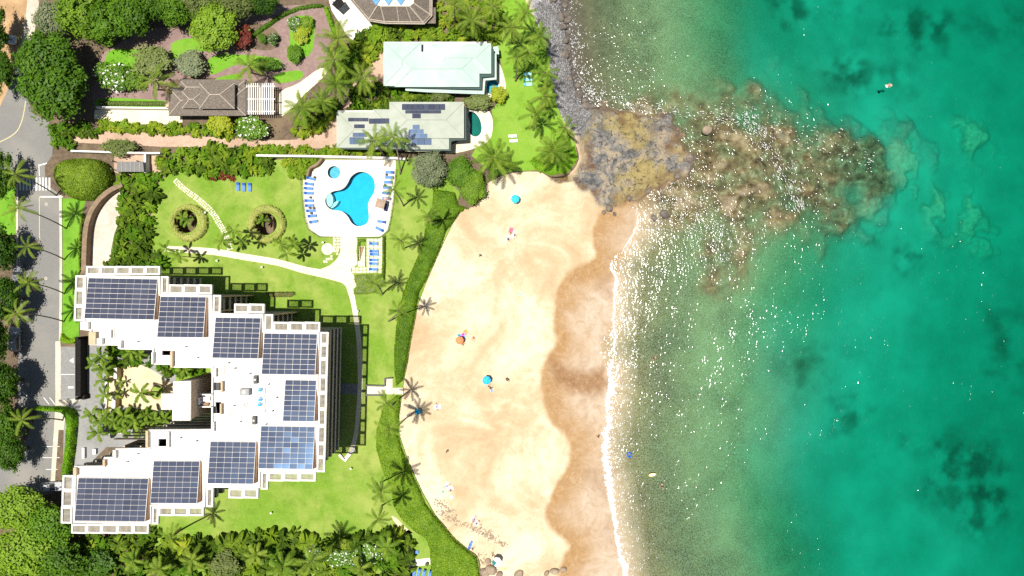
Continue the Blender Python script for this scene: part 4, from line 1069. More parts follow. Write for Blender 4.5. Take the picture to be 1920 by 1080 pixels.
# things on the roof
SIGNRED = plain('red_lettering', (.5, .05, .06)); M['signred'] = SIGNRED
M['grey'] = plain('grey_housing', (.3, .3, .29)); M['darkgrey'] = plain('dark_grey_housing', (.09, .09, .085)); M['bluetarp'] = plain('bright_blue_plastic', (.03, .4, .85), .5)
def pxbox(mb, x0, y0, x1, y1, z0, z1, mi=0, rz=0):
    mb.prism(W2([(x0, y0), (x1, y0), (x1, y1), (x0, y1)], z1), z0, z1, mi=mi)
def roof_unit(name, x0, y0, x1, y1, h, mat, label, cat, grp=None, detail='fan'):
    c = P((x0 + x1) / 2, (y0 + y1) / 2, RH); root = empty(name, (c.x, c.y, RH), label=label, cat=cat, group=grp)
    k = (CAMH - RH) / CAMH / PPM; w = (x1 - x0) * k; d = (y1 - y0) * k
    mb = MB(); mb.box((0, 0, h / 2 + .1), (w, d, h)); mb.box((0, 0, h + .13), (w * .96, d * .96, .06)); mb.build('housing', M[mat], root)
    mb = MB()
    for sx in (-.35, .35): mb.box((w * sx, 0, .05), (.12, d * .9, .1))
    mb.build('skid', M['darkgrey'], root)
    mb = MB(); r = min(w, d) * .3; mb.tube([(0, 0, h + .16), (0, 0, h + .26)], [r, r], 14); mb.build('cap', M['louver'] if detail == 'fan' else M['darkglass'], root)
roof_unit('roof_vent', 478, 703.5, 484.5, 718.5, .6, 'darkgrey', 'dark narrow ventilation box on the white roof beside the solar arrays', 'vent', 'dark roof vents')
roof_unit('roof_vent', 475.5, 779.5, 482, 794.5, .6, 'darkgrey', 'dark narrow ventilation box on the white roof beside the solar arrays', 'vent', 'dark roof vents')
roof_unit('air_handler', 453, 727.5, 471, 740, .9, 'grey', 'mottled grey air handling unit in the middle of the white roof', 'air handler')
roof_unit('rooftop_cabinet', 365, 744, 379, 756.5, 1.2, 'whiteframe', 'white cabinet with dark front on the roof bridge', 'cabinet', None, 'glass')
def banner():
    c = P(386, 748.5, RH + .55); root = empty('marked_board', (c.x, c.y, RH), label='white board with a row of blurred red marks lying on the roof bridge', cat='sign')
    mb = MB(); mb.box((0, 0, .55), (1.5, .75, .06)); 
    for s in (-.6, .6): mb.box((s, 0, .26), (.08, .5, .52))
    mb.build('board', M['whiteframe'], root)
    mb = MB()
    for k in range(6):
        x = -.55 + k * .2; mb.box((x, 0, .588), (.05, .46, .012)); mb.box((x + .05, .2 - .2 * (k % 3), .5885), (.09, .05, .0115))
    mb.build('red_marking', SIGNRED, root)
banner()
mb = MB(); a = P(389, 757, RH); mb.box((0, 0, .3), (.9, .45, .6)); mb.box((0, 0, .62), (.7, .3, .05)); mb.box((.2, .0, .66), (.2, .2, .06))
mb.build('utility_box', M['rackwood'], loc=(a.x, a.y, RH - .02), label='small brown utility box on the roof bridge below the red marked board', cat='utility box')
for i, (x, y) in enumerate([(489, 731), (489, 749), (488, 758.5)]):
    c = P(x, y, RH); root = empty('blue_pump', (c.x, c.y, RH), label='bright blue pump with hooked pipe on the white roof', cat='pump', group='blue pumps on the roof')
    mb = MB(); mb.tube([(-.35, -.1, .25), (.15, -.1, .25)], [.2, .2], 10); mb.box((-.1, -.1, .05), (.7, .3, .1)); mb.build('motor', M['bluetarp'], root)
    mb = MB(); mb.tube([(.15, -.1, .3), (.32, .05, .4), (.3, .28, .4), (.05, .32, .38), (-.3, .3, .3)], [.09] * 5, 8); mb.build('pipe', M['bluetarp'], root)
mb = MB(); pts = [P(497 + math.sin(i * 1.3) * .8, 727 + i * 4.2, RH + .08) for i in range(12)]; mb.tube(pts, [.05] * 12, 6)
mb.build('roof_pipe', M['rackwood'], label='thin wavy brown pipe lying on the roof by the blue pumps', cat='pipe')
mb = MB(); c = P(462, 759, RH); mb.tube([(math.cos(a) * .32, math.sin(a) * .32, .06) for a in np.linspace(0, 6.283, 17)], [.05] * 17, 6)
mb.build('coiled_hose', M['rackwood'], loc=(c.x, c.y, RH), label='round brown hose coil lying on the white roof', cat='hose')

# ------------------------------------------------------------------ solar arrays
PANEL = {}
def panel_mesh(w, d):
    key = (round(w, 3), round(d, 3))
    if key not in PANEL:
        mb = MB(); mb.box((0, 0, 0), (w, d, .05), mi=0); PANEL[key] = mb.mesh('panel', [M['solar']])
    return PANEL[key]
def array(tl, tr, bl, nc, nr, label, grp='tilted solar arrays on the hotel roof'):
    z0 = RH + .35; tl3 = P(*tl, z0)
    w = (P(*tr, z0) - tl3).length; ang = math.atan2(P(*tr, z0).y - tl3.y, P(*tr, z0).x - tl3.x)
    z1 = z0 + 1.05; bl3 = P(*bl, z1); d = (tl3.xy - bl3.xy).length
    root = empty('solar_array', (tl3.x, tl3.y, z0), ang, label=label, cat='solar array', group=grp)
    tilt = math.atan2(z1 - z0, d); dd = math.hypot(d, z1 - z0)
    pw, pd = w / nc, dd / nr
    me = panel_mesh(pw - .075, pd - .06)
    r = np.random.default_rng(int(tl[0]))
    for j in range(nr):
        for i in range(nc):
            y = -(j + .5) * pd
            o = obj('panel', me, root, ((i + .5) * pw, y * math.cos(tilt), -y * math.sin(tilt)))
            o.rotation_euler = (-tilt + r.normal(0, .006), r.normal(0, .008), 0)
    mb = MB()
    # white backing sheet the panels are clipped to, side cheek and legs
    def S(x, y, z): return (x, y * math.cos(tilt), -y * math.sin(tilt) + z)
    v = [S(-.05, .05, -.05), S(w + .05, .05, -.05), S(w + .05, -dd - .05, -.05), S(-.05, -dd - .05, -.05)]
    v2 = [(a, b, c - .06) for a, b, c in v]
    mb.add(v + v2, [(3, 2, 1, 0), (4, 5, 6, 7), (0, 1, 5, 4), (1, 2, 6, 5), (2, 3, 7, 6), (3, 0, 4, 7)]); mb.build('backing_sheet', M['whiteframe'], root)
    mb = MB()
    a, b = S(w + .02, -.1, -.12), S(w + .02, -dd, -.12)
    mb.add([(a[0], a[1], -.3), (a[0] + .3, a[1], -.3), (b[0] + .3, b[1], -.3), (b[0], b[1], -.3), (a[0], a[1], a[2]), (a[0] + .3, a[1], -.28), (b[0] + .3, b[1], b[2] * .35), b],
           [(3, 2, 1, 0), (4, 5, 6, 7), (0, 1, 5, 4), (1, 2, 6, 5), (2, 3, 7, 6), (3, 0, 4, 7)]); mb.build('side_cheek', M['rackwood'], root)
    mb = MB()
    for i in range(4):
        x = w * (i + .5) / 4; q = S(x, -dd + .1, -.12); mb.box((q[0], q[1], (q[2] - .3) / 2), (.1, .1, q[2] + .3))
    mb.build('rack_leg', M['alu'], root)
    return root
ARR = [((166, 521), (295, 523.5), (160, 597), 9, 'at the street end of the north wing roof'), ((301, 556), (386, 557), (296.5, 632), 6, 'second from the street on the north wing roof'),
       ((404, 595), (488.5, 596.5), (399, 671), 6, 'third from the street on the north wing roof'), ((495.5, 625), (594.5, 626.5), (491, 701.5), 7, 'at the seaward corner of the north wing roof'),
       ((535, 712.5), (593, 713.5), (531, 789.5), 4, 'narrow, four panels wide, above the sea front'), ((489.5, 799), (590, 800.5), (485, 878.5), 7, 'at the seaward corner of the south wing roof'),
       ((394.5, 828), (479.5, 829), (389.5, 906.5), 6, 'third from the street on the south wing roof'), ((288, 864.5), (374, 865), (282.5, 943.5), 6, 'second from the street on the south wing roof'),
       ((147, 896), (278, 897.5), (140.5, 976.5), 9, 'at the street end of the south wing roof')]
for tl, tr, bl, nc, lab in ARR: array(tl, tr, bl, nc, 8, 'blue solar array ' + lab)

# ------------------------------------------------------------------ houses
class Hip:
    def __init__(s, x0, y0, x1, y1, z0, pitch):
        a = P(x0, y1, z0); b = P(x1, y0, z0); s.a, s.b, s.z0, s.p = a.xy, b.xy, z0, pitch
    def z(s, x, y):
        d = min(x - s.a.x, s.b.x - x, y - s.a.y, s.b.y - y); return s.z0 + d * s.p if d > -1e-3 else -1
    def mesh(s, mb, t=.25, mi=0, ms=1, loc=Vector((0, 0))):
        ax, ay, bx, by = s.a.x - loc.x, s.a.y - loc.y, s.b.x - loc.x, s.b.y - loc.y; w, h = bx - ax, by - ay; r = min(w, h) / 2; zt = s.z0 + r * s.p
        if w >= h: r1, r2 = (ax + r, (ay + by) / 2, zt), (bx - r, (ay + by) / 2, zt)
        else: r1, r2 = ((ax + bx) / 2, ay + r, zt), ((ax + bx) / 2, by - r, zt)
        c = [(ax, ay, s.z0), (bx, ay, s.z0), (bx, by, s.z0), (ax, by, s.z0)]
        if w >= h: f = [(0, 1, 5, 4), (1, 2, 5), (2, 3, 4, 5), (3, 0, 4)]
        else: f = [(0, 1, 4), (1, 2, 5, 4), (2, 3, 5), (3, 0, 4, 5)]
        mb.add(c + [r1, r2], f, mi)
        c2 = [(x, y, z - t) for x, y, z in c]; mb.add(c + c2, [(4, 5, 1, 0), (5, 6, 2, 1), (6, 7, 3, 2), (7, 4, 0, 3), (7, 6, 5, 4)], ms)
        return r1, r2, c
def house(name, hips, tiers, wallpoly, label, roofmat, fascia, wallmat='whitewall', caps=None):
    c = P(wallpoly[0][0], wallpoly[0][1]); root = empty(name, (c.x, c.y, 0), label=label, cat='house'); loc = c.xy
    mb = MB(); mb.prism([p - loc for p in W2(wallpoly)], 0, 3.0); wl_ = mb.build('wall', M[wallmat], root)
    mb = MB()
    for i in range(5):
        q = W2(wallpoly)[0] - loc; e = W2(wallpoly)[2] - loc
        mb.box((q.x + (e.x - q.x) * (i + .5) / 5, e.y - .0, 1.5), (1.4, .12, 1.3))
    mb.build('window', M['darkglass'], wl_)
    hs = []
    for i, h in enumerate(hips):
        H = Hip(*h); hs.append(H); mb = MB(); r1, r2, cc = H.mesh(mb, .28, 0, 1, loc); ro = mb.build('roof', [M[roofmat], M[fascia]], root)
        if caps:
            mb = MB(); mb.tube([Vector(r1) + Vector((0, 0, .03)), Vector(r2) + Vector((0, 0, .03))], [.1, .1], 6)
            w_ = cc[1][0] - cc[0][0]; h_ = cc[2][1] - cc[1][1]
            ends = ((r1, cc[0]), (r1, cc[3]), (r2, cc[1]), (r2, cc[2])) if w_ >= h_ else ((r1, cc[0]), (r1, cc[1]), (r2, cc[2]), (r2, cc[3]))
            for a, b in ends: mb.tube([Vector(a) + Vector((0, 0, .03)), Vector(b) + Vector((0, 0, .03))], [.09, .09], 6)
            mb.build('ridge_cap', M[caps], ro)
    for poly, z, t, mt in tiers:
        mb = MB(); mb.prism([p - loc for p in W2(poly, z)], z - t, z, mi=0, mside=1); mb.build('roof_and_shade_tier', [M[mt], M[fascia]], root)
    return root, hs
house('mint_roofed_house', [(719, 79, 790, 161, 4.4, .1), (740, 97, 899, 163, 4.6, .1), (808, 81, 921, 138, 4.5, .1)],
      [([(730, 150), (860, 150), (890, 130), (900, 90), (926, 92), (926, 143), (904, 145), (903, 168), (730, 163)], 4.15, .3, 'darkgreen'), ([(760, 150), (906, 154), (906, 141), (926, 139), (926, 100), (931, 100), (931, 149), (910, 151), (908, 177), (800, 173), (760, 170)], 3.3, .25, 'mint')],  # dark green band: fascia plus the shaded gap under the eaves, put in as colour
      [(726, 88), (914, 88), (914, 140), (900, 170), (726, 158)], 'low house with pale mint metal roof beside the cobble shore', 'mint', 'darkgreen', caps='mint')
mb = MB(); p = [(922, 88), (934, 86), (936, 102), (924, 100)]; mb.prism(W2(p, 2.8), 2.5, 2.8); q = W2(p, 2.8)
for v in offset_poly(q, .2): mb.box((v.x, v.y, 1.25), (.12, .12, 2.5))
mb.build('garden_shelter', M['mint'], label='tiny pale green shelter roof at the corner of the mint house', cat='shelter')
sh, SH = house('sage_roofed_house', [(631, 210, 760, 277, 4.2, .045), (730, 191, 870, 259, 4.7, .06), (700, 205, 842, 280, 4.3, .045)],
      [([(640, 262), (840, 262), (850, 240), (850, 200), (874, 200), (874, 262), (846, 264), (845, 283), (640, 279.5)], 3.95, .3, 'darkgreen'), ([(838, 250), (874, 252), (874, 262), (846, 264), (844, 284), (760, 284), (760, 276), (838, 276)], 3.2, .25, 'sage')],  # dark green tier again puts the eaves' shaded gap into colour
      [(640, 214), (862, 214), (862, 258), (836, 274), (640, 270)], 'low house with pale sage roof and solar panels beside the dark pool', 'sage', 'darkgreen', caps='sage')
def house_panels():
    rects = [(1090, 772, 1415, 818), (1115, 819, 1385, 845), (1168, 846, 1232, 882), (680, 872, 833, 900), (837, 877, 1000, 918), (725, 922, 805, 952), (1170, 930, 1222, 962), (1145, 963, 1252, 995), (1140, 996, 1280, 1028), (1160, 1029, 1310, 1078), (715, 985, 822, 1017), (690, 1019, 800, 1072)]
    labs = ['long dark solar panel row along the top ridge of the sage roof', 'second dark solar row below the top ridge of the sage roof', 'short dark solar stub below the ridge rows of the sage roof', 'thin dark solar row on the lane side of the sage roof', 'dark solar row in the inner corner of the sage roof',
            'single dark solar collector between rows on the sage roof', 'small solar step nearest the middle of the sage roof', 'second solar step on the pool slope of the sage roof', 'third solar step on the pool slope of the sage roof', 'bluish solar row at the eave by the palm on the sage roof', 'dark solar row above the blue row on the sage roof', 'bluish solar row at the lower lane corner of the sage roof']
    for (a, b, c, d), lab in zip(rects, labs):
        x0, y0, x1, y1 = 480 + a / 4, b / 4, 480 + c / 4, d / 4
        zc = 5.6; p0 = P(x0, y0, zc); p1 = P(x1, y1, zc); root = empty('solar_row', (p0.x, p0.y, 0), label=lab, cat='solar panels', group='solar rows on the sage house')
        w, h = p1.x - p0.x, p0.y - p1.y; nc = max(1, round(w / 1.15)); nr = max(1, round(h / 1.7))
        for j in range(nr):
            for i in range(nc):
                cx, cy = (i + .5) * w / nc, -(j + .5) * h / nr; X, Y = p0.x + cx, p0.y + cy
                f = lambda x, y: max(q.z(x, y) for q in SH)
                z = f(X, Y); e = .3; gx = (f(X + e, Y) - f(X - e, Y)) / (2 * e); gy = (f(X, Y + e) - f(X, Y - e)) / (2 * e)
                o = obj('panel', panel_mesh(w / nc - .05, h / nr - .05), root, (cx, cy, max(z, 4.2) + .16)); o.rotation_euler = (math.atan(gy), -math.atan(gx), 0)
house_panels()
# shingled garden pavilion with pergola
house('shingled_pavilion', [(316, 164, 461, 217, 3.6, .26), (336, 149, 461, 180, 3.4, .22), (374, 156, 440, 204, 5.0, .4), (342, 172, 380, 203, 4.6, .3)], [], [(324, 170), (452, 170), (452, 208), (324, 208)],
      'garden pavilion under weathered brown shingle roofs beside the pergola', 'shingle', 'shingle', 'tan', 'shinglecap')
pg = P(490, 186); pgo = empty('pergola', (pg.x, pg.y, 0), label='white slatted pergola attached to the shingled pavilion', cat='pergola')
z = 3.1
for i in range(13):
    a = P(463 + i * 4.1, 156, z) - pg; b = P(463 + i * 4.1, 215, z) - pg
    mb = MB(); mb.box((a.x, (a.y + b.y) / 2, z), (.2, a.y - b.y, .2)); mb.build('slat', M['whiteframe'], pgo)
for y in (162, 186, 209):
    a = P(460, y, z - .25) - pg; b = P(516, y, z - .25) - pg; mb = MB(); mb.box(((a.x + b.x) / 2, a.y, z - .25), (b.x - a.x, .22, .26)); mb.build('beam', M['whiteframe'], pgo)
for x in (466, 490, 512):
    for y in (162, 209):
        a = P(x, y, 1.4) - pg; mb = MB(); mb.box((a.x, a.y, 1.36), (.25, .25, 2.72)); mb.build('post', M['whiteframe'], pgo)
# shingled villa at the top
def villa():
    c = P(740, 20); root = empty('shingled_villa', (c.x, c.y, 0), label='large villa with angular brown shingle roof and diamond skylights', cat='villa'); loc = c.xy
    z0, z1 = 3.6, 6.2
    out = [(612, -60), (652, -6), (690, 39), (722, 44), (796, 45), (810, 30), (810, -60)]; inn = [(690, -60), (698, -10), (708, 10), (714, 12), (768, 12), (776, 6), (776, -60)]
    o = [P(a, b, z0) - Vector((loc.x, loc.y, 0)) for a, b in out]; i_ = [P(a, b, z1) - Vector((loc.x, loc.y, 0)) for a, b in inn]
    mb = MB(); n = len(o)
    for k in range(n - 1): mb.add([o[k], o[k + 1], i_[k + 1], i_[k]], [(0, 1, 2, 3)])
    for k in range(n - 1): mb.add([o[k], o[k + 1], o[k + 1] - Vector((0, 0, .35)), o[k] - Vector((0, 0, .35))], [(3, 2, 1, 0)])
    ro = mb.build('roof', M['shingle'], root)
    mb = MB()
    for k in range(1, n - 1): mb.tube([o[k] + Vector((0, 0, .05)), i_[k] + Vector((0, 0, .05))], [.14, .14], 6)
    for off in (.9, 1.0):
        mb.tube([o[k].lerp(i_[k], 1 - off) + Vector((0, 0, .06)) for k in range(n)], [.12] * n, 6)
    for t in (.36, .68): mb.tube([o[3].lerp(o[4], t) + Vector((0, 0, .06)), i_[3].lerp(i_[4], min(1, t + .2)) + Vector((0, 0, .06))], [.1, .1], 6)
    mb.build('ridge_cap', M['shinglecap'], ro)
    mb = MB(); mb.prism([(p.x, p.y) for p in i_], z1 - .4, z1 + .05); mb.build('roof_deck', M['creampave'], ro)
    for k in range(3):
        x = 704 + k * 23
        mb = MB(); q = [P(a, b, z1 + .3).xy - loc for a, b in [(x - 9, -4), (x, -14), (x + 11, -4), (x + 1, 10)]]; mb.prism(q, z1 + .051, z1 + .35); mb.build('skylight', M['bluepanel'], ro)
    w = [P(a, b).xy - loc for a, b in [(640, -60), (660, -6), (694, 34), (792, 38), (804, 26), (804, -60)]]
    mb = MB(); mb.prism(w, 0, 3.5); mb.build('wall', M['whitewall'], root)
    mb = MB(); mb.prism([P(a, b, 3.0).xy - loc for a, b in [(796, 14), (817, 14), (817, 44), (796, 44)]], 2.7, 3.0); mb.build('side_porch', M['shingle'], root)
    mb = MB(); mb.prism([P(a, b, .3).xy - loc for a, b in [(800, -60), (812, -60), (811, 40), (800, 40)]], .0, .3); mb.build('plinth', M['whitewall'], root)
    mb = MB(); mb.prism([P(a, b, 2.9).xy - loc for a, b in [(622, 8), (636, -8), (646, 6), (633, 18)]], 2.7, 2.9); 
    mb.box(((P(630, 12).x - loc.x), P(630, 12).y - loc.y, 1.3), (.15, .15, 2.6)); mb.build('canopy', M['black'], root)
M['bluepanel'] = plain('blue_skylight_glass', (.12, .3, .62), .2, spec=.7)
villa()

# ------------------------------------------------------------------ walls, gate, fences
def wall(name, line, wpx, h, mat, label, cat='wall', z0=-.02, sm=0, coping=None):
    ln = smooth_poly([Vector(p) for p in line], sm, False) if sm else [Vector(p) for p in line]
    c = P(ln[0].x, ln[0].y); root = empty(name, (c.x, c.y, 0), label=label, cat=cat)
    k = (CAMH - h) / CAMH / PPM
    wl_ = [P(p.x, p.y, h).xy - c.xy for p in ln]
    mb = MB(); mb.prism(strip_poly(wl_, wpx * k), z0, h); mb.build('wall_body', M[mat], root)
    mb = MB(); mb.prism(strip_poly(wl_, wpx * k + .1), h + .003, h + .09); mb.build('coping', M[coping or mat], root)
    return root
wall('retaining_wall', [(229, 346), (206, 357), (186, 374), (170, 398), (161, 428), (158, 470), (157, 512)], 8, 1.7, 'brownwall', 'curved brown retaining wall beside the driveway ramp', sm=6)
wall('boundary_wall', [(480, 291.5), (560, 292.5), (640, 294), (742, 296.5), (760, 298)], 3, 1.9, 'whitewall', 'long white wall between the pool terrace and the lane')
wall('entry_wall', [(133, 283), (200, 285), (268, 287), (300, 287)], 2.4, 1.9, 'whitewall', 'white wall along the lane behind the clipped tree')
wall('court_wall', [(180, 201), (250, 202), (316, 203)], 2.2, 1.4, 'whitewall', 'low pale wall along the villa court')
wall('terrace_screen', [(603, 297), (594, 308), (580, 316), (576, 330)], 3.2, 1.5, 'brownwall', 'short curved dark wall at the corner of the pool terrace', sm=4)
wall('shaft_wall', [(272, 288), (272, 324)], 3, 1.6, 'whitewall', 'short white wall beside the grey shed roof')
wall('step_wall', [(686, 723), (721, 724), (721, 710), (735, 709)], 1.8, .9, 'whitewall', 'low dark-topped wall round the beach landing', coping='darkgrey')
wall('step_wall_seaward', [(686, 741), (722, 741)], 1.6, .8, 'whitewall', 'low wall on the far side of the beach landing', coping='darkgrey')
wall('fence_wall', [(767.5, 1024), (768, 1060), (768, 1095)], 2.5, 1.6, 'black', 'black fence beside the blue loungers at the hedge foot', 'fence')
wall('planter_wall', [(716, 445), (716.5, 512)], 2.4, .45, 'whitewall', 'low kerb wall along the flagstone terrace')
wall('seat_wall', [(636, 852), (647, 864), (664, 842), (663, 838)], 3.6, .5, 'whitewall', 'white V shaped seat wall at the tower corner')
wall('court_edge', [(201, 646), (200, 700), (198, 760), (196, 806)], 3.2, .5, 'whitewall', 'low cream wall along the entrance court planting')
mb = MB(); mb.prism(W2([(220, 303), (268, 303), (270, 322), (218, 322)], 2.6), 2.3, 2.6)
for a, b in ((221, 305), (267, 305), (220, 320), (268, 320)): q = P(a, b); mb.box((q.x, q.y, 1.15), (.2, .2, 2.3))
for i in range(6): mb.prism(W2([(219 + i * 8.4, 303), (220 + i * 8.4, 303), (220 + i * 8.4, 322), (219 + i * 8.4, 322)], 2.7), 2.603, 2.68, mi=1)
mb.build('shed_roof', [M['asphalt'], M['grey']], label='flat grey shed roof beside the driveway ramp', cat='shed')
sheet('shed_yard', [(214, 290), (300, 290), (302, 326), (228, 328), (214, 322)], .02, 'pinkdrive', 'pinkish paved yard round the grey shed')
def gate():
    c = P(146, 690, 2.3); root = empty('sliding_gate', (c.x, c.y, 0), label='long black slatted sliding gate across the motor court', cat='gate')
    y0, y1 = P(0, 636, 2.3).y - c.y, P(0, 744, 2.3).y - c.y
    mb = MB()
    for x in (-.45, .45): mb.box((x, (y0 + y1) / 2, 2.3), (.12, y0 - y1, .14)); mb.box((x, (y0 + y1) / 2, .2), (.12, y0 - y1, .14))
    mb.build('gate_frame', M['black'], root)
    b = MB(); b.box((0, (y0 + y1) / 2, 1.25), (.17, y0 - y1 - .1, 2.0)); me = b.mesh('slat', [M['black']])
    for i in range(6): obj('slat', me, root, (-.5 + i * .2, 0, .03 * (i % 2)))
    mb = MB(); mb.box((.62, y1 + 1.0 * 0 - .2, .8), (.6, 1.0, 1.6)); mb.box((.0, y1 - .3, 1.4), (.5, .5, 2.8)); mb.build('gate_motor', M['black'], root)
    mb = MB(); mb.box((.05, y0 + .2, 1.4), (.6, .5, 2.8)); mb.build('gate_post', M['black'], root)
gate()
def fence(line, label, h=1.1, step=1.6):
    ln = [P(a, b, .16) for a, b in line]; c = ln[0].copy(); root = empty('pool_fence', c, label=label, cat='fence')
    for a, b in zip(ln[:-1], ln[1:]):
        n = max(1, round((b - a).length / step))
        for i in range(n):
            p = a.lerp(b, i / n) - c; mb = MB(); mb.box((p.x, p.y, h / 2), (.07, .07, h)); mb.build('post', M['darkgrey'], root)
        for z in (.35, h - .02): mb = MB(); mb.tube([a - c + Vector((0, 0, z)), b - c + Vector((0, 0, z))], [.03, .03], 5); mb.build('rail', M['darkgrey'], root)
fence([(566, 330), (568, 362), (572, 408), (580, 431), (600, 444), (640, 445)], 'thin dark fence along the lawn side of the pool terrace')
fence([(668, 445), (714, 445), (728, 433), (733, 408), (739, 370), (743, 318)], 'thin dark fence along the sea side of the pool terrace')
# light wells inside the ring hedges
for outl, lab in ((WELL1, 'sunken round light well inside the ring hedge by the flagstone path'), (WELL2, 'sunken round light well inside the ring hedge near the pool')):
    c = sum(outl, Vector((0, 0))) / len(outl); root = empty('light_well', P(c.x, c.y), label=lab, cat='light well'); l = Vector(root.location).xy
    o = [p - l for p in W2(outl)]; n = len(o); mb = MB()
    mb.add([(p.x, p.y, -4.5) for p in o] + [(p.x, p.y, .1) for p in o], [(i, (i + 1) % n, n + (i + 1) % n, n + i) for i in range(n)]); mb.build('shaft_wall', M['brownwall'], root)
    mb = MB(); mb.add([(p.x, p.y, -4.5) for p in o], [tuple(range(n))]); mb.build('floor', M['concrete'], root)
    mb = MB(); mb.prism([Vector((p.x, p.y)) * .98 for p in o if p.x < .3 * 2.4], -4.49, -3.2, bottom=False); mb.build('planting_bed', M['soil'], root)
mb = MB(); mb.prism(W2([(672, 462), (685, 462), (685, 500), (672, 500)]), .03, .35, [W2([(675, 460.5 + 2), (684, 462.5), (676, 490)])]); 
mb.add([(p.x, p.y, .05) for p in W2([(675, 462.5), (684, 462.5), (676, 490)])], [(2, 1, 0)], 1)
mb.build('stair_shaft', [M['creampave'], M['rackwood']], label='low cream stair well with triangular dark opening', cat='stairwell')
# entrance court planter
c = P(298, 735); root = empty('round_planter', c, label='round low planter wall in the sandy entrance court', cat='planter')
mb = MB(); mb.prism([p - c.xy for p in W2(circle(298, 735, 15))], 0, .7, [[p - c.xy for p in W2(circle(298, 735, 12.5))]]); mb.build('rim', M['tan'], root)
mb = MB(); mb.prism([p - c.xy for p in W2(circle(298, 735, 12.6))], 0, .45, bottom=False); mb.build('soil', M['lawn'], root)
for (x, y) in [(226, 697), (223, 752)]:
    c = P(x, y); root = empty('court_pillar', c, label='tan planter pillar at the gap of the entrance court wall', cat='pillar', group='pillars of the entrance court')
    mb = MB(); mb.box((0, 0, .9), (.5, 2.2, 1.8)); mb.build('pillar_body', M['tan'], root); mb = MB(); mb.box((0, 0, 1.86), (.65, 2.35, .1)); mb.build('cap', M['whiteframe'], root)

# ------------------------------------------------------------------ vegetation
def frond_mesh(name, elev, droop, seed, mat, nl=17, wide=.2):
    r = np.random.default_rng(seed); n = 9; pts = [np.zeros(3)]; ang = elev
    side = r.uniform(-.12, .12)
    for i in range(n):
        ang -= droop / n * (0.5 + i / n)
        y = side * (i / n) ** 2
        pts.append(pts[-1] + np.array([math.cos(ang), y / n * 3, math.sin(ang)]) / n)
    pts = np.array(pts); V = []; F = []
    def at(t):
        f = t * n; i = min(int(f), n - 1); return pts[i] * (1 - (f - i)) + pts[i + 1] * (f - i)
    for i in range(n):       # rachis
        w0, w1 = .013 * (1 - i / n) + .003, .013 * (1 - (i + 1) / n) + .003; b = len(V)
        V += [pts[i] + (0, w0, 0), pts[i] - (0, w0, 0), pts[i + 1] - (0, w1, 0), pts[i + 1] + (0, w1, 0)]; F.append((b, b + 1, b + 2, b + 3))
    for k in range(nl):
        t = .12 + .87 * k / (nl - 1); p = at(t); q = at(min(1, t + .02)); d = q - p; d /= np.linalg.norm(d) + 1e-9
        L = wide * (math.sin(math.pi * (.12 + .8 * t)) ** .6) * r.uniform(.85, 1.1)
        for s in (1, -1):
            tip = p + d * L * .75 + np.array([0, s * L * .72, -L * r.uniform(.22, .5)])
            w = d * (.024 if wide < .25 else .036); b = len(V); mid = (p + tip) / 2 + np.array([0, 0, L * .06])
            V += [p - w * .5, p + w, mid + w * .9, tip, mid - w * .6]; F.append((b, b + 1, b + 2, b + 3, b + 4) if s > 0 else (b + 4, b + 3, b + 2, b + 1, b))
    return new_mesh(name, V, F, [mat])
FROND = {}
for key, mt in (('g', 'f_palm'), ('y', 'f_palm_y')):
    FROND[key] = [frond_mesh('frond', R(e), R(d), 10 + i, M[mt]) for i, (e, d) in enumerate([(62, 70), (42, 80), (28, 75), (12, 70), (-6, 55), (-28, 45)])]
    FROND[key + 'w'] = [frond_mesh('broad_frond', R(e), R(d), 30 + i, M[mt], 17, .3) for i, (e, d) in enumerate([(60, 60), (40, 70), (22, 70), (6, 60), (-10, 50)])]
FROND['b'] = [frond_mesh('dry_frond', R(e), R(d), 50 + i, M['f_brown'], 13, .16) for i, (e, d) in enumerate([(-30, 40), (-48, 30)])]
NPALM = 0
def palm(cx, cy, h, bx, by, rad, label, group, key='g', nf=15, tr=.17):
    nf = int(nf * (.85 + .4 * ((cx * 7 + cy * 3) % 10) / 10)); rad *= .94 + .22 * ((cx * 3 + cy) % 7) / 7
    global NPALM; NPALM += 1; r = np.random.default_rng(100 + NPALM)
    C = P(cx, cy, h); B = P(bx, by, 0)
    root = empty('coconut_palm', B, label=label, cat='palm tree', group=group)
    c = C - B; ctrl = Vector((c.x * .72, c.y * .72, c.z * .42)); pts = []; rad_ = []
    for i in range(13):
        t = i / 12; pts.append(ctrl * 2 * t * (1 - t) + c * t * t + Vector((0, 0, -.15 if i == 0 else 0))); rad_.append(tr * (1.45 if i == 0 else 1.08 - .4 * t) * (1 + .06 * (i % 2)))
    mb = MB(); mb.tube(pts, rad_, 8); mb.build('trunk', M['trunk'], root, True)
    mb = MB(); mb.tube([c - Vector((0, 0, .35)), c + Vector((0, 0, .05)), c + Vector((0, 0, .4))], [tr * .9, tr * 1.5, tr * .4], 8); mb.build('crownshaft', M['bark'], root, True)
    ms = FROND[key]; a0 = r.uniform(0, 6.28)
    for i in range(nf):
        a = a0 + i * 2.39996 + r.normal(0, .16); lv = i / nf
        m_ = ms[min(len(ms) - 1, int(lv * len(ms) + r.uniform(-.3, .3)) if lv > 0 else 0)]
        f = obj('frond', m_, root, c + Vector((0, 0, .15 - .25 * lv)), a, rad * r.uniform(.85, 1.12)); f.rotation_euler = (r.normal(0, .12), r.normal(0, .08), a)
    if key in ('g', 'y'):
        for i in range(int(r.integers(1, 4))):
            a = r.uniform(0, 6.28); obj('dry_frond', FROND['b'][i % 2], root, c - Vector((0, 0, .2)), a, rad * r.uniform(.7, .95))
    return root
K = 1.11
G1 = 'palms lining the street'
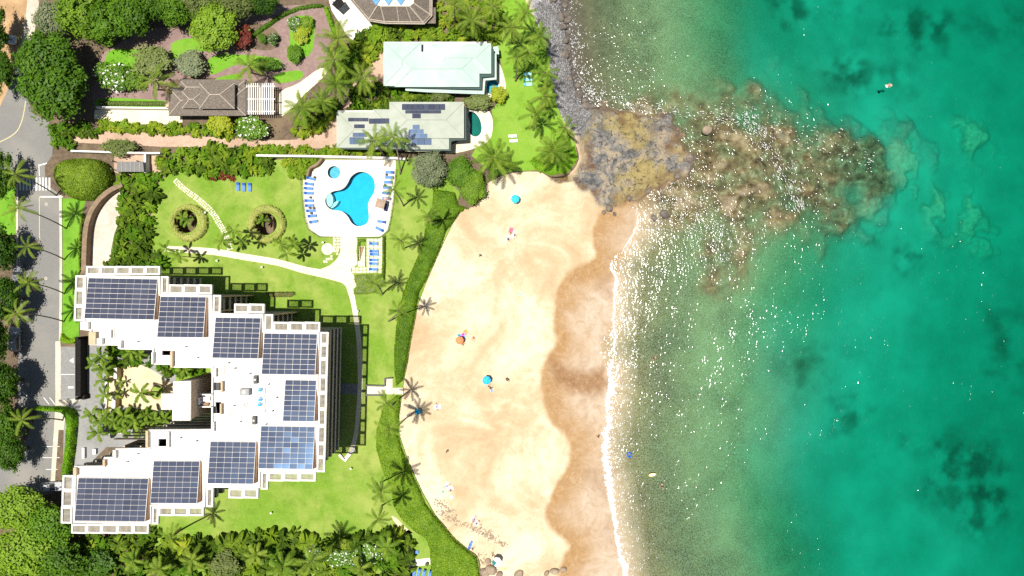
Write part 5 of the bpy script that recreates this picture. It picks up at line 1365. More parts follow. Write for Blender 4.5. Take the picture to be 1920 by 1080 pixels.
for cx, cy, h, bx, by, rad in [(30, 327, 12.2, 106, 367, 3.0), (35, 390, 13.2, 125, 429, 2.9), (52, 462, 11.5, 121, 487, 2.6), (54, 530, 10.5, 121, 551, 2.6), (32, 587, 13.2, 120, 603, 2.9), (42, 787, 11.2, 118, 788, 2.8)]:
    palm(cx, cy, h, bx, by, rad, 'tall slender palm rising from the grass verge beside the street', G1, 'y', 12, .13)
G2 = 'palms leaning over the beach shrubs'
L2 = 'coconut palm leaning towards the sand from the seaward edge of lawn'
for cx, cy, h, bx, by, rad in [(747, 582, 16, 729, 602, 2.4), (724, 755, 14.2, 736, 762, 2.7), (730, 803, 16.5, 744, 800, 2.9), (714, 922, 14, 714, 905, 3.0), (709, 973, 14, 716, 948, 2.3)]:
    palm(cx, cy, h, bx, by, rad, L2, G2, 'g', 13, .15)
G3 = 'palms on the lawn strip by the pool'
L3 = 'slim coconut palm on the lawn strip between pool terrace and beach shrubs'
for cx, cy, h, bx, by, rad in [(738, 355, 13.8, 757, 386, 2.7), (805, 405, 10.5, 802, 417, 2.3), (752, 451, 10.8, 757, 466, 2.3), (702, 531, 12.6, 717, 552, 2.5)]:
    palm(cx, cy, h, bx, by, rad, L3, G3, 'g', 12, .15)
palm(584, 1052, 13, 576, 1030, 3.2, 'yellowish palm rising out of the tropical hedge below the hotel lawn', None, 'y', 14)
palm(321, 1008, 13, 337, 995, 2.8, 'palm at the corner of the hotel beside the tropical hedge', None, 'g', 13)
palm(925, 296, 9.5, 926, 300, 4.2, 'broad coconut palm standing at the top end of the sand', None, 'g', 20)
palm(1037, 282, 8.5, 1034, 280, 3.8, 'broad coconut palm at the corner of the villa lawn by the rocks', None, 'g', 20)
palm(1060, 240, 7, 1056, 242, 2.8, 'small palm at the tip of the villa lawn above the cobbles', None, 'g', 14)
G4 = 'palms along the cobble shore'
L4 = 'coconut palm in the row between the villa lawn and cobble shore'
for cx, cy, h, bx, by, rad in [(986, 24, 10, 980, 34, 3.0), (1012, 68, 10, 1004, 78, 3.0), (970, 108, 9, 967, 152, 2.9), (1022, 136, 9, 1012, 150, 3.0), (1020, 180, 9, 1016, 200, 3.1), (1004, 214, 9, 1000, 244, 3.0), (960, 52, 9, 960, 70, 3.0), (992, 100, 8, 988, 112, 2.7)]:
    palm(cx, cy, h, bx, by, rad, L4, G4, 'y' if cx % 3 == 0 else 'g', 15)
G5 = 'palms between the villa and mint house'
for cx, cy, h, bx, by, rad in [(885, 38, 9, 886, 52, 3.4), (852, 10, 9, 852, 44, 3.4), (925, 12, 9, 924, 30, 3.0)]:
    palm(cx, cy, h, bx, by, rad, 'coconut palm between the shingled villa and the mint roofed house', G5, 'y', 16)
G6 = 'palms along the pinkish lane'
for cx, cy, h, bx, by, rad in [(635, 72, 9, 652, 82, 3.9), (627, 112, 9, 640, 120, 3.6), (630, 156, 9, 646, 192, 3.8), (680, 146, 8, 684, 156, 3.6), (567, 203, 9, 580, 212, 4.2), (604, 190, 8, 616, 200, 3.2)]:
    palm(cx, cy, h, bx, by, rad, 'full coconut palm beside the pinkish lane and garden gravel', G6, 'y' if cx > 630 else 'g', 18)
palm(702, 264, 10, 722, 296, 3.4, 'palm over the lane side eave of the sage roofed house', None, 'y', 15)
palm(738, 258, 11, 751, 326, 3.8, 'palm rising from the pool terrace corner over the sage roof', None, 'g', 16)
palm(292, 152, 7, 294, 168, 3.4, 'palm beside the corner of the shingled pavilion', None, 'y', 15)
palm(467, 124, 7, 470, 136, 3.2, 'palm in the curving green bed of the gravel garden', None, 'y', 15)
G7 = 'young palms on the hotel lawn'
for cx, cy in [(312, 466), (336, 480), (416, 452), (438, 432), (452, 450), (526, 457), (538, 475), (551, 456)]:
    palm(cx, cy, 6.8, 960 + (cx - 960) * .956, 540 + (cy - 540) * .956, 1.75, 'slender young palm in a cluster on the lawn beside the cream path', G7, 'gw', 8, .09)
for (a, b), lab in (((347, 412), 'two small palms'), ((497, 417), 'single small palm')):
    for k in range(2 if 'two' in lab else 1):
        palm(a - 4 + 9 * k, b - 4 + 6 * k, .6, a - 4 + 9 * k, b - 4 + 6 * k, 1.6, 'small palm growing in the sunken well of the ring hedge ' + ('by the flagstone path' if a < 400 else 'near the pool'), 'palms in the light wells', 'gw', 9, .09)
palm(263, 737, 7, 300, 735, 2.7, 'palm leaning from the round planter in the entrance court', None, 'gw', 10, .13)
G8 = 'spiky plants of the entrance court'
for cx, cy in [(176, 683), (190, 668), (196, 692), (192, 712), (196, 740), (200, 782), (172, 776), (188, 790), (184, 812), (246, 660), (262, 664), (330, 680), (346, 692), (214, 790), (232, 780), (252, 790), (276, 778), (292, 790), (310, 786), (232, 802), (262, 800)]:
    palm(cx, cy, 3.4, cx + 8, cy - 3, 1.9, 'small tufted palm in the planting round the entrance court', G8, 'gw', 10, .08)
for i in range(2): palm(226 - i * 4, 717 + i * 22, 1.6, 226 - i * 4, 717 + i * 22, 1.2, 'dry spiky rosette plant on a pillar of the entrance court', 'rosette plants on pillars', 'yw', 10, .08)

def leaf_quads(C, Nrm, size, r, aspect=1.7):
    n = len(C); rv = r.normal(size=(n, 3)); u = np.cross(Nrm, rv); u /= np.linalg.norm(u, axis=1)[:, None] + 1e-9
    v = np.cross(Nrm, u); s = size * r.uniform(.65, 1.35, n)[:, None]
    u = u * s * .5; v = v * s * .5 * aspect
    V = np.stack([C - v, C + u * .9 + Nrm * s * .06, C + v, C - u * .9 + Nrm * s * .06], 1).reshape(-1, 3)
    return V, np.arange(4 * n).reshape(n, 4)
def crown_mesh(name, seed, mat, nclump=55, per=75, leaf=.085, irr=.3, spread=.13, extra=None, low=-.25):
    r = np.random.default_rng(seed); d = r.normal(size=(nclump * 3, 3)); d /= np.linalg.norm(d, axis=1)[:, None]; d = d[d[:, 2] > low][:nclump]
    lob = .5 + .5 * np.sin(np.arctan2(d[:, 1], d[:, 0]) * 3 + seed) * np.cos(np.arctan2(d[:, 1], d[:, 0]) * 2 + 2 * seed)
    rr = (1 - irr * lob) * r.uniform(.5, 1.0, len(d)) ** .5
    c = d * rr[:, None]
    C = np.repeat(c, per, 0); D = np.repeat(d, per, 0)
    off = r.normal(size=C.shape) * spread * r.uniform(.6, 1.3, (len(c), 1)).repeat(per, 0); off[:, 2] *= .75
    C = C + off; N = D * .5 + off / spread * .35 + np.array([0, 0, .65]) + r.normal(size=C.shape) * .45
    N /= np.linalg.norm(N, axis=1)[:, None]
    V, F = leaf_quads(C, N, leaf, r); mats = [M[mat]]; mi = np.zeros(len(F), int)
    if extra: mats.append(M[extra]); mi[r.random(len(F)) < .12] = 1
    me = new_mesh(name, V, F, mats); me.polygons.foreach_set('material_index', mi.astype(np.int32)); return me
CROWN = {}
def crown(mat, big, extra=None):
    key = (mat, big, extra)
    if key not in CROWN:
        CROWN[key] = [crown_mesh('crown', 50 + k * 7 + len(mat), mat, 75 if big else 40, 95 if big else 60, .07 if big else .12, .34, .12 if big else .15, extra) for k in range(2)]
    return CROWN[key]
NT = 0
def tree(cx, cy, rx, h, mat, label, group=None, ry=None, big=True, extra=None, name='broadleaf_tree', cat='tree'):
    """rx, ry crown radii in px as seen; h top height in m"""
    global NT; NT += 1; r = np.random.default_rng(300 + NT); ry = ry or rx
    zc = h * .62; C = P(cx, cy, zc); k = (CAMH - zc) / CAMH / PPM; a, b = rx * k, ry * k
    root = empty(name, (C.x, C.y, 0), label=label, cat=cat, group=group)
    mb = MB(); t = max(.07, min(.4, a * .07)); top = Vector((r.normal(0, .2), r.normal(0, .2), zc * .8))
    mb.tube([(0, 0, -.1), top * .5, top], [t * 1.3, t, t * .75], 8)
    for i in range(6):
        an = i * 1.05 + r.uniform(-.2, .2); e = Vector((math.cos(an) * a * .62, math.sin(an) * b * .62, zc * r.uniform(.95, 1.15)))
        mb.tube([top * r.uniform(.55, .95), top.lerp(e, .55) + Vector((0, 0, .2)), e], [t * .55, t * .38, t * .15], 6)
    mb.build('trunk', M['bark'], root, True)
    me = crown(mat, big, extra)[NT % 2]; o = obj('crown', me, root, (0, 0, zc), r.uniform(0, 6.28) if abs(a - b) < .4 else (0 if r.random() < .5 else math.pi), (a * 1.03, b * 1.03, h - zc))
    return root
tree(88, 110, 54, 11, 'f_dark', 'large dark green tree between the street bend and gravel garden, upper half', None, 58)
tree(104, 170, 62, 11, 'f_mid', 'large rounded green tree overhanging the street bend', None, 58)
tree(96, 34, 30, 7, 'f_grey', 'thin pale tree beside the concrete walk', None, 36)
GT = 'trees crowding the top of the garden'; LT = 'leafy green tree in the belt behind the gravel garden'
for cx, cy, rx, ry, h, mt in [(150, 20, 46, 50, 10, 'f_bright'), (196, 40, 44, 42, 9, 'f_mid'), (250, 26, 40, 44, 9, 'f_mid'), (288, 8, 34, 30, 8, 'f_dark'), (326, 14, 32, 34, 8, 'f_mid'), (372, 6, 34, 26, 7, 'f_olive'), (440, 8, 38, 24, 7, 'f_olive'), (490, 8, 30, 20, 6, 'f_dark'), (186, -10, 40, 30, 9, 'f_mid'), (250, -14, 40, 30, 9, 'f_bright')]:
    tree(cx, cy, rx, h, mt, {'f_bright': 'bright ', 'f_mid': 'mid green ', 'f_dark': 'dark green ', 'f_olive': 'olive '}[mt] + LT.replace('leafy green ', '') + (', over the pale tree' if cx < 160 else ', above the lime tree' if 340 < cx < 460 else ''), GT, ry)
tree(400, 52, 47, 7, 'f_bright', 'bright lime green tree spreading over the gravel garden', None, 44)
tree(455, 70, 16, 3, 'f_red', 'dark red leaved shrub beside the lime tree', None, 22, False, name='red_shrub', cat='shrub')
GS = 'shrubs of the gravel garden'
for cx, cy, rx, ry, h, mt, ex, lab in [(284, 116, 34, 30, 4, 'f_olive', None, 'rounded olive shrub on the mauve gravel near the pavilion'), (358, 122, 26, 25, 3.5, 'f_grey', None, 'rounded grey green shrub behind the pavilion roof'),
        (212, 142, 34, 30, 3.5, 'f_mid', 'f_flower', 'white flowering shrub at the edge of the gravel garden'), (250, 148, 20, 20, 2.5, 'f_bright', None, 'small bright shrub beside the white flowering shrub'),
        (552, 44, 14, 14, 2, 'f_mid', 'f_flower', 'small white flowering shrub in the island bed'), (576, 40, 12, 12, 1.8, 'f_bright', None, 'small lime shrub at the end of the island bed'), (552, 100, 17, 15, 2.4, 'f_mid', None, 'dark round shrub at the foot of the island bed'), (566, 66, 15, 18, 1.6, 'f_yellow', None, 'yellow shrub in the middle of the island bed'),
        (492, 72, 9, 8, 1.6, 'f_mid', None, 'small round shrub in the brownish bed, nearer the lime tree'), (513, 73, 11, 10, 1.8, 'f_mid', 'f_flower', 'small flowering shrub in the brownish bed, nearer the island'), (500, 120, 26, 14, 2.4, 'f_mid', None, 'low spreading shrub beside the pergola top')]:
    tree(cx, cy, rx, h, mt, lab, None, ry, False, ex, 'garden_shrub', 'shrub')
tree(411, 232, 24, 3.6, 'f_yellow', 'yellow green globe shrub beside the lane', None, 22, False, name='globe_shrub', cat='shrub')
tree(470, 240, 30, 3.6, 'f_mid', 'green shrub with white blossom beside the lane', None, 25, False, 'f_flower', 'flowering_shrub', 'shrub')
tree(224, 276, 32, 3, 'f_olive', 'olive shrub between the lane and entry wall', None, 15, False, None, 'olive_shrub', 'shrub')
tree(824, 180, 18, 3, 'f_olive', 'round olive shrub between the two low houses', None, 13, False, None, 'olive_shrub', 'shrub')
tree(936, 176, 16, 3, 'f_yellow', 'yellow shrub beside the hot tub', None, 15, False, None, 'yellow_shrub', 'shrub')
tree(896, 190, 26, 3.2, 'f_olive', 'grey green shrub in front of the small dark pool', None, 16, False, None, 'shrub', 'shrub')
tree(806, 318, 33, 6, 'f_grey', 'fuzzy grey green tree at the sea corner of the pool terrace', None, 34)
tree(862, 322, 26, 4, 'f_mid', 'dense green sea grape beside the grey green tree', None, 30); tree(886, 352, 24, 4, 'f_bright', 'dense bright sea grape at the top of the sand', None, 32)
GL = 'street trees shading the parked cars'; LL = 'dark dense street tree overhanging the road and parked cars'
for cx, cy, rx, ry, h in [(-8, 60, 20, 50, 8), (-2, 130, 24, 40, 7), (2, 330, 24, 46, 8), (-4, 470, 34, 42, 9), (8, 560, 30, 44, 9), (-8, 640, 24, 40, 9), (0, 720, 34, 44, 10), (8, 800, 34, 44, 9), (20, 850, 26, 34, 8)]:
    tree(cx, cy, rx, h, 'f_dark', LL, GL, ry)
GB = 'bright trees at the parking corner'; LB = 'bright green spreading tree between the parking bays and hotel corner'
for cx, cy, rx, ry, h, mt in [(30, 950, 52, 42, 8, 'f_bright'), (92, 985, 46, 46, 8, 'f_mid'), (46, 1030, 60, 50, 9, 'f_bright'), (110, 1050, 46, 40, 8, 'f_mid'), (12, 1085, 50, 34, 8, 'f_bright')]:
    tree(cx, cy, rx, h, mt, LB if mt == 'f_bright' else LB.replace('bright green', 'darker green'), GB, ry, True, None)

# broad-leaved tropical clumps
def clump_mesh(seed, mat, n=34, L=1.0, wid=.13):
    r = np.random.default_rng(seed); V = []; F = []
    for k in range(n):
        a = k * 2.39996 + r.normal(0, .25); e = R(r.uniform(25, 80)); l = L * r.uniform(.6, 1.1); bx, by = r.normal(0, .16, 2); p = np.array([bx, by, r.uniform(.15, .55)])
        ns = 5; ang = e; d2 = np.array([math.cos(a), math.sin(a)]); perp = np.array([-d2[1], d2[0], 0]); prev = None
        for i in range(ns + 1):
            t = i / ns; w = wid * math.sin(math.pi * (.1 + .88 * t)) ** .8 * l; up = np.array([0, 0, w * .45])
            row = [p + perp * w + up, p, p - perp * w + up]; b = len(V); V += row
            if prev is not None: F += [(prev, prev + 1, b + 1, b), (prev + 1, prev + 2, b + 2, b + 1)]
            prev = b; ang -= R(r.uniform(16, 30)); p = p + np.array([d2[0] * math.cos(ang), d2[1] * math.cos(ang), math.sin(ang)]) * l / ns
    return new_mesh('foliage', V, F, [M[mat]])
CL = {mt: [clump_mesh(60 + i * 3, mt, 30 + 6 * i, 1.0, w) for i, w in enumerate((.1, .14, .19))] for mt in ('f_trop', 'f_trop_y', 'f_bright', 'f_mid', 'f_red')}
def plant_area(poly, spacing, mats, smin, smax, name, label, group, seed=1, zb=0, cat='plant'):
    r = np.random.default_rng(seed); pl = np.array(poly, float); x0, y0 = pl.min(0); x1, y1 = pl.max(0); pts = []
    cand = np.stack([r.uniform(x0, x1, 6000), r.uniform(y0, y1, 6000)], 1); cand = cand[inside(poly, cand)]
    for c in cand:
        if all((c[0] - q[0]) ** 2 + (c[1] - q[1]) ** 2 > spacing ** 2 for q in pts): pts.append(c)
    for c in pts:
        s = r.uniform(smin, smax); b = P(c[0], c[1], s * .5); mt = mats[r.integers(0, len(mats))]
        root = empty(name, (b.x, b.y, zb), label=TONE[mt] + (' tall ' if s > (smin + smax) / 2 else ' low ') + label.replace('large leaved', 'broadleaf').replace('golden leaved', 'leafy').replace('dark ', '').replace('bright ', '').replace('yellow green ', '').replace('green leafy', 'leafy').replace('low dark red', '').replace('low lime', ''), cat=cat, group=TONE[mt] + (' tall ' if s > (smin + smax) / 2 else ' low ') + group)
        o = obj('foliage', CL[mt][r.integers(0, 3)], root, (0, 0, 0), r.uniform(0, 6.28), (s, s, s * r.uniform(.9, 1.4)))
        if s > 1.2:
            mb_ = STEM; obj('stem', mb_, root, (0, 0, 0), 0, (s, s, s))
    return len(pts)
_m = MB(); _m.tube([(0, 0, -.05), (.04, .02, .3), (.02, 0, .6)], [.07, .06, .04], 6); STEM = _m.mesh('stem', [M['bark']], True)
TONE = {'f_trop': 'dark green', 'f_trop_y': 'golden green', 'f_bright': 'bright green', 'f_mid': 'mid green', 'f_red': 'dark red'}
T, TY, BR, MD = 'f_trop', 'f_trop_y', 'f_bright', 'f_mid'
plant_area([(112, 1012), (300, 996), (330, 1010), (400, 1012), (480, 1004), (560, 1010), (640, 1022), (700, 1012), (744, 998), (766, 1010), (762, 1100), (112, 1100)], 19.5, [T, T, T, T, MD, MD, TY], 1.7, 2.9, 'tropical_plant', 'large leaved tropical plant in the thick hedge below the hotel', 'tropical hedge plants below the hotel', 3)
plant_area([(226, 324), (262, 318), (294, 330), (290, 360), (286, 400), (280, 440), (296, 486), (316, 500), (206, 500), (222, 470), (228, 430), (226, 380)], 15, [T, T, MD, BR], 1.4, 2.2, 'bird_of_paradise', 'large leaved plant in the belt between driveway ramp and lawn', 'plants between the ramp and lawn', 4)
plant_area([(298, 284), (360, 282), (420, 276), (500, 280), (505, 318), (470, 326), (430, 322), (398, 326), (330, 322), (300, 318)], 14, [T, TY, MD, BR], 1.3, 2.1, 'broadleaf_plant', 'large leaved plant between the lane and the hotel lawn', 'plants between the lane and lawn', 5)
plant_area([(500, 276), (640, 278), (740, 284), (740, 291), (500, 288)], 10, [TY, TY, BR], .9, 1.4, 'golden_plant', 'golden leaved plant in the strip behind the long white wall', 'golden plants behind the white wall', 6)
plant_area([(530, 300), (596, 297), (592, 308), (576, 318), (560, 332), (536, 318)], 11, [TY, BR], 1.0, 1.6, 'golden_shrub_plant', 'golden leaved plant at the lawn corner of the pool terrace', 'golden plants beside the pool terrace', 7)
plant_area([(184, 228), (260, 234), (340, 236), (400, 236), (440, 240), (430, 252), (340, 250), (260, 246), (186, 240)], 10, [TY, TY, BR], .9, 1.5, 'banana_plant', 'yellow green plant in the row between villa court and lane', 'plants between the villa court and lane', 8)
plant_area([(664, 160), (720, 158), (800, 172), (830, 176), (840, 188), (728, 192), (726, 208), (652, 206), (660, 190)], 12, [T, MD, T], 1.2, 1.9, 'understory_plant', 'dark large leaved plant in the gap between the two low houses', 'plants between the low houses', 9)
plant_area([(664, 72), (700, 52), (740, 48), (820, 50), (920, 60), (928, 76), (810, 76), (808, 94), (792, 94), (790, 76), (718, 76), (714, 96), (680, 124), (664, 110)], 12.5, [T, BR, TY], 1.2, 2.0, 'heliconia_plant', 'bright large leaved plant between the villa and the mint house', 'plants between villa and mint house', 10)
plant_area([(816, 0), (930, 0), (940, 60), (900, 70), (820, 46)], 17, [BR, TY], 1.3, 2.0, 'lush_plant', 'lush bright plant beside the shingled villa', 'plants beside the villa', 11)
plant_area([(96, 236), (150, 232), (196, 240), (194, 250), (130, 250), (132, 276), (100, 272)], 13, [T, MD], 1.0, 1.7, 'roadside_plant', 'green leafy plant at the lane mouth beside the street', 'plants at the lane mouth', 12)
plant_area([(206, 650), (286, 664), (330, 690), (384, 700), (384, 706), (330, 708), (300, 694), (260, 678), (222, 684), (208, 706)], 13, [T, MD], .9, 1.5, 'court_plant', 'leafy plant along the upper edge of the entrance court', 'plants round the entrance court', 13)
plant_area([(206, 776), (240, 770), (324, 776), (330, 800), (300, 816), (206, 816)], 14, [T, MD], 1.0, 1.6, 'court_shrub', 'leafy plant along the lower edge of the entrance court', 'plants below the entrance court', 14)
plant_area([(592, 190), (630, 184), (640, 200), (628, 214), (600, 240), (560, 256), (540, 240), (560, 222)], 14, [T, TY, MD], 1.1, 1.7, 'lane_plant', 'leafy plant under the palms at the lane bend', 'plants under the lane palms', 15)
plant_area([(640, 90), (668, 88), (672, 120), (650, 150), (630, 150)], 14, [T, MD], 1.1, 1.8, 'palm_understory', 'leafy plant under the palms beside the garden gravel', 'plants under the garden palms', 16)
plant_area([(392, 322), (424, 326), (440, 336), (404, 338)], 9, ['f_red'], .6, .9, 'red_bedding_plant', 'low dark red plant at the edge of the hotel lawn', 'red plants at the lawn edge', 17)
plant_area([(1000, 300), (1030, 290), (1060, 300), (1078, 290), (1062, 322), (1034, 328), (1006, 318)], 9, [BR], .5, .8, 'shore_plant', 'low lime plant at the tip of the villa lawn', 'low plants on the villa lawn tip', 18)

for cx, cy, rx, ry, h, mt, ex, lab in [(640, 1046, 30, 20, 2.6, 'f_mid', 'f_flower', 'white flowering shrub in the thick hedge nearer the palm'), (690, 1040, 28, 22, 2.8, 'f_mid', 'f_flower', 'white flowering shrub in the thick hedge nearer the beach'), (590, 1040, 22, 18, 2.6, 'f_mid', 'f_flower', 'white flowering shrub under the yellowish palm'), (648, 1022, 16, 12, 2, 'f_yellow', None, 'yellow shrub at the lawn edge of the thick hedge'),
        (180, 1056, 34, 30, 4, 'f_dark', None, 'dark rounded shrub in the hedge below the hotel corner'), (420, 1060, 30, 24, 3.6, 'f_olive', None, 'olive shrub in the hedge below the south wing')]:
    tree(cx, cy, rx, h, mt, lab, None, ry, False, ex, 'hedge_shrub', 'shrub')
for cx, cy, rad in [(250, 1050, 2.6), (360, 1050, 2.8), (480, 1040, 2.6), (530, 1062, 2.9), (726, 1026, 2.6), (300, 1066, 2.4), (676, 1066, 2.6)]:
    palm(cx, cy, 5, cx * .97 + 28, 540 + (cy - 540) * .97, rad, 'short feathery palm standing up out of the thick hedge', 'short palms in the hedge', 'gw' if cx % 4 else 'yw', 13, .1)

# hedges: a soft mound thick with leaves
def mound(name, poly, h, mat, label, cat=None, group=None, kind=None, leaf=.2, dens=55, holes=(), seed=1, edge=.8, rough=.35, base='f_dark', dome=0, leafmat=None):
    r = np.random.default_rng(seed); w = [p for p in W2(poly, h)]; hw = [[p for p in W2(q, h)] for q in holes]
    a = np.array([(p.x, p.y) for p in w]); x0, y0 = a.min(0); x1, y1 = a.max(0); st = .35
    xs = np.arange(x0 - st, x1 + st, st); ys = np.arange(y0 - st, y1 + st, st); X, Y = np.meshgrid(xs, ys); q = np.stack([X.ravel(), Y.ravel()], 1)
    def hf(q):
        i = inside(w, q); d = dist_line(w, q, True)
        for k in hw: i &= ~inside(k, q); d = np.minimum(d, dist_line(k, q, True))
        s = np.where(i, d, -d); z = h * (1 - (1 - np.clip(s / edge, 0, 1)) ** 2) ** .5
        if dome: z = z * (1 - dome) + dome * h * (1 - (1 - np.clip(s / (a.ptp(0).min() / 2 if hasattr(a, 'ptp') else (a.max(0) - a.min(0)).min() / 2), 0, 1)) ** 2) ** .5
        return s, z * (1 - rough * .5 + rough * (fbm(q[:, 0] * .7, q[:, 1] * .7, 4) - .0) * .9)
    s, z = hf(q); ny, nx = X.shape; idx = np.arange(nx * ny).reshape(ny, nx)
    F = np.stack([idx[:-1, :-1].ravel(), idx[:-1, 1:].ravel(), idx[1:, 1:].ravel(), idx[1:, :-1].ravel()], 1); F = F[(s[F] > -.15).all(1)]
    u, inv = np.unique(F, return_inverse=True); V = np.stack([q[u, 0], q[u, 1], z[u] * .9], 1); F = inv.reshape(F.shape)
    n = int(dens * (x1 - x0) * (y1 - y0)); c = np.stack([r.uniform(x0, x1, n), r.uniform(y0, y1, n)], 1); s2, z2 = hf(c); k = s2 > -.05; c = c[k]; z2 = z2[k]
    e = .15; _, zx = hf(c + [e, 0]); _, zy = hf(c + [0, e]); N = np.stack([-(zx - z2) / e, -(zy - z2) / e, np.ones(len(c))], 1); N /= np.linalg.norm(N, axis=1)[:, None]
    N = N + r.normal(size=N.shape) * .38; N /= np.linalg.norm(N, axis=1)[:, None]
    LV, LF = leaf_quads(np.column_stack([c, z2 + r.uniform(-.1, .1, len(c))]), N, leaf, r, 1.5)
    cen = Vector((float(a[:, 0].mean()), float(a[:, 1].mean()), 0)); VV = np.vstack([V, LV]) - np.array([cen.x, cen.y, 0])
    me = new_mesh(name, VV, np.vstack([F, LF + len(V)]), [M[base], M[mat]], False, np.r_[np.zeros(len(F), int), np.ones(len(LF), int)])
    return obj(name, me, None, cen, label=label, cat=cat, group=group, kind=kind)
mound('beach_shrubs', [(812, 354), (852, 360), (860, 384), (878, 390), (862, 396), (848, 418), (836, 432), (826, 462), (813, 492), (798, 526), (785, 548), (780, 574), (774, 608), (767, 642), (761, 682), (754, 714), (742, 724), (739, 700), (738, 660), (742, 612), (752, 560), (765, 520), (783, 480), (795, 440), (800, 402), (810, 386)],
      .9, 'f_naupaka', 'low bright green beach shrubs between lawn and sand above the landing', kind='stuff', leaf=.26, dens=60, seed=2, base='f_naupaka')
mound('shore_shrubs', [(742, 742), (750, 744), (746, 782), (745, 816), (752, 842), (762, 868), (772, 892), (787, 922), (797, 947), (812, 967), (829, 987), (849, 1012), (873, 1032), (893, 1048), (899, 1082), (912, 1180), (810, 1180), (808, 1080), (806, 1034), (798, 1012), (776, 998), (752, 976), (736, 950), (734, 920), (716, 884), (704, 842), (705, 806), (718, 764)],
      .95, 'f_naupaka', 'low bright green beach shrubs between lawn and sand below the landing', kind='stuff', leaf=.26, dens=60, seed=3, base='f_naupaka')
mound('villa_shore_shrubs', [(990, 300), (1030, 304), (1078, 272), (1083, 298), (1064, 323), (1032, 328), (1008, 318)], .5, 'f_hibright', 'lime ground cover on the tip of the villa lawn', kind='stuff', leaf=.22, dens=60, seed=4, base='f_hibright')
for outl, rr, sd, lab in ((circle(351, 417, 36), circle(348, 415, 22.5), 5, 'clipped ring hedge round the light well beside the flagstone path'), (circle(497, 419, 37), circle(499, 420, 22), 6, 'clipped ring hedge round the light well near the pool terrace')):
    mound('ring_hedge', outl, 1.3, 'f_ring', lab, 'hedge', leaf=.1, dens=120, holes=[rr], seed=sd, edge=.5, rough=.06, base='f_ring')
mound('clipped_tree', smooth_poly([(84, 322), (92, 302), (112, 292), (150, 291), (178, 300), (190, 320), (188, 342), (172, 364), (146, 371), (116, 368), (94, 350)], 4), 4.6, 'f_hedge', 'large clipped oval tree like a green dome beside the crosswalk', 'clipped tree', leaf=.2, dens=150, seed=7, edge=2.2, rough=.12, dome=.5, base='f_hedge')
mound('gate_hedge', [(110, 640), (113, 622), (120, 632), (130, 636), (142, 630), (144, 640), (132, 645), (118, 644)], .8, 'f_hibright', 'small yellow green hedge curling round the verge end', 'hedge', leaf=.16, dens=120, seed=8, edge=.35, base='f_yellow')
mound('entry_hedge', smooth_poly([(60, 764), (104, 764), (128, 768), (138, 780), (136, 820), (130, 870), (124, 905), (112, 900), (116, 850), (120, 800), (116, 780), (100, 774), (62, 772)], 2), 1.6, 'f_hibright', 'tall lime hedge turning the corner beside the parking bays', 'hedge', leaf=.18, dens=120, seed=9, edge=.6, base='f_hibright')
mound('wall_hedge', [(150, 400), (156, 400), (152, 440), (150, 510), (146, 510), (146, 440)], .7, 'f_hedge', 'thin green hedge at the outer foot of the brown wall', 'hedge', leaf=.16, dens=120, seed=10, edge=.3)
mound('ramp_hedge', smooth_poly([(222, 420), (230, 424), (222, 450), (218, 500), (208, 500), (209, 460), (214, 436)], 2), 1.1, 'f_mid', 'narrow green hedge along the inner side of the ramp', 'hedge', leaf=.16, dens=120, seed=11, edge=.4, base='f_mid')
mound('terrace_hedge', [(715.5, 444), (722, 440), (721.5, 500), (720, 530), (714, 514)], 1.0, 'f_hedge', 'dark clipped hedge along the sea side of the flagstone terrace', 'hedge', leaf=.14, dens=150, seed=12, edge=.35)
mound('stair_hedge', [(669, 448), (685, 448), (685, 452), (674, 454), (674, 490), (669, 490)], .6, 'f_hedge', 'small clipped hedge round the stair well', 'hedge', leaf=.12, dens=150, seed=13, edge=.3)
mound('lawn_edge_bed', smooth_poly([(664, 516), (714, 514), (720, 530), (710, 546), (690, 551), (662, 551), (668, 536)], 2), .22, 'f_hedge', 'dark mossy planting bed below the flagstone terrace', kind='stuff', leaf=.16, dens=60, seed=14, edge=.5, base='f_olive')
mound('flower_bed', [(497, 547), (552, 547), (552, 553), (544, 557), (508, 557), (500, 552)], .5, 'f_olive', 'narrow bed of orange brown shrubs on the lawn by the tower', 'flower bed', leaf=.18, dens=120, seed=15, edge=.35, base='f_red')
mound('court_hedge', [(182, 188), (316, 190), (316, 198), (186, 198)], .5, 'f_olive', 'low hedge along the villa court wall', 'hedge', leaf=.16, dens=100, seed=16, edge=.3)
mound('kerb_hedge', smooth_poly([(470, 62), (520, 28), (560, 10), (600, 6), (604, 12), (560, 18), (522, 36), (474, 70)], 2), .6, 'f_mid', 'low hedge edging the upper side of the gravel garden', 'hedge', leaf=.16, dens=100, seed=17, edge=.35)
mound('terrace_edge_hedge', smooth_poly([(606, 14), (614, 12), (626, 44), (634, 66), (626, 72), (616, 46)], 2), .8, 'f_hibright', 'bright clipped hedge between gravel garden and villa terrace', 'hedge', leaf=.16, dens=110, seed=18, edge=.35)

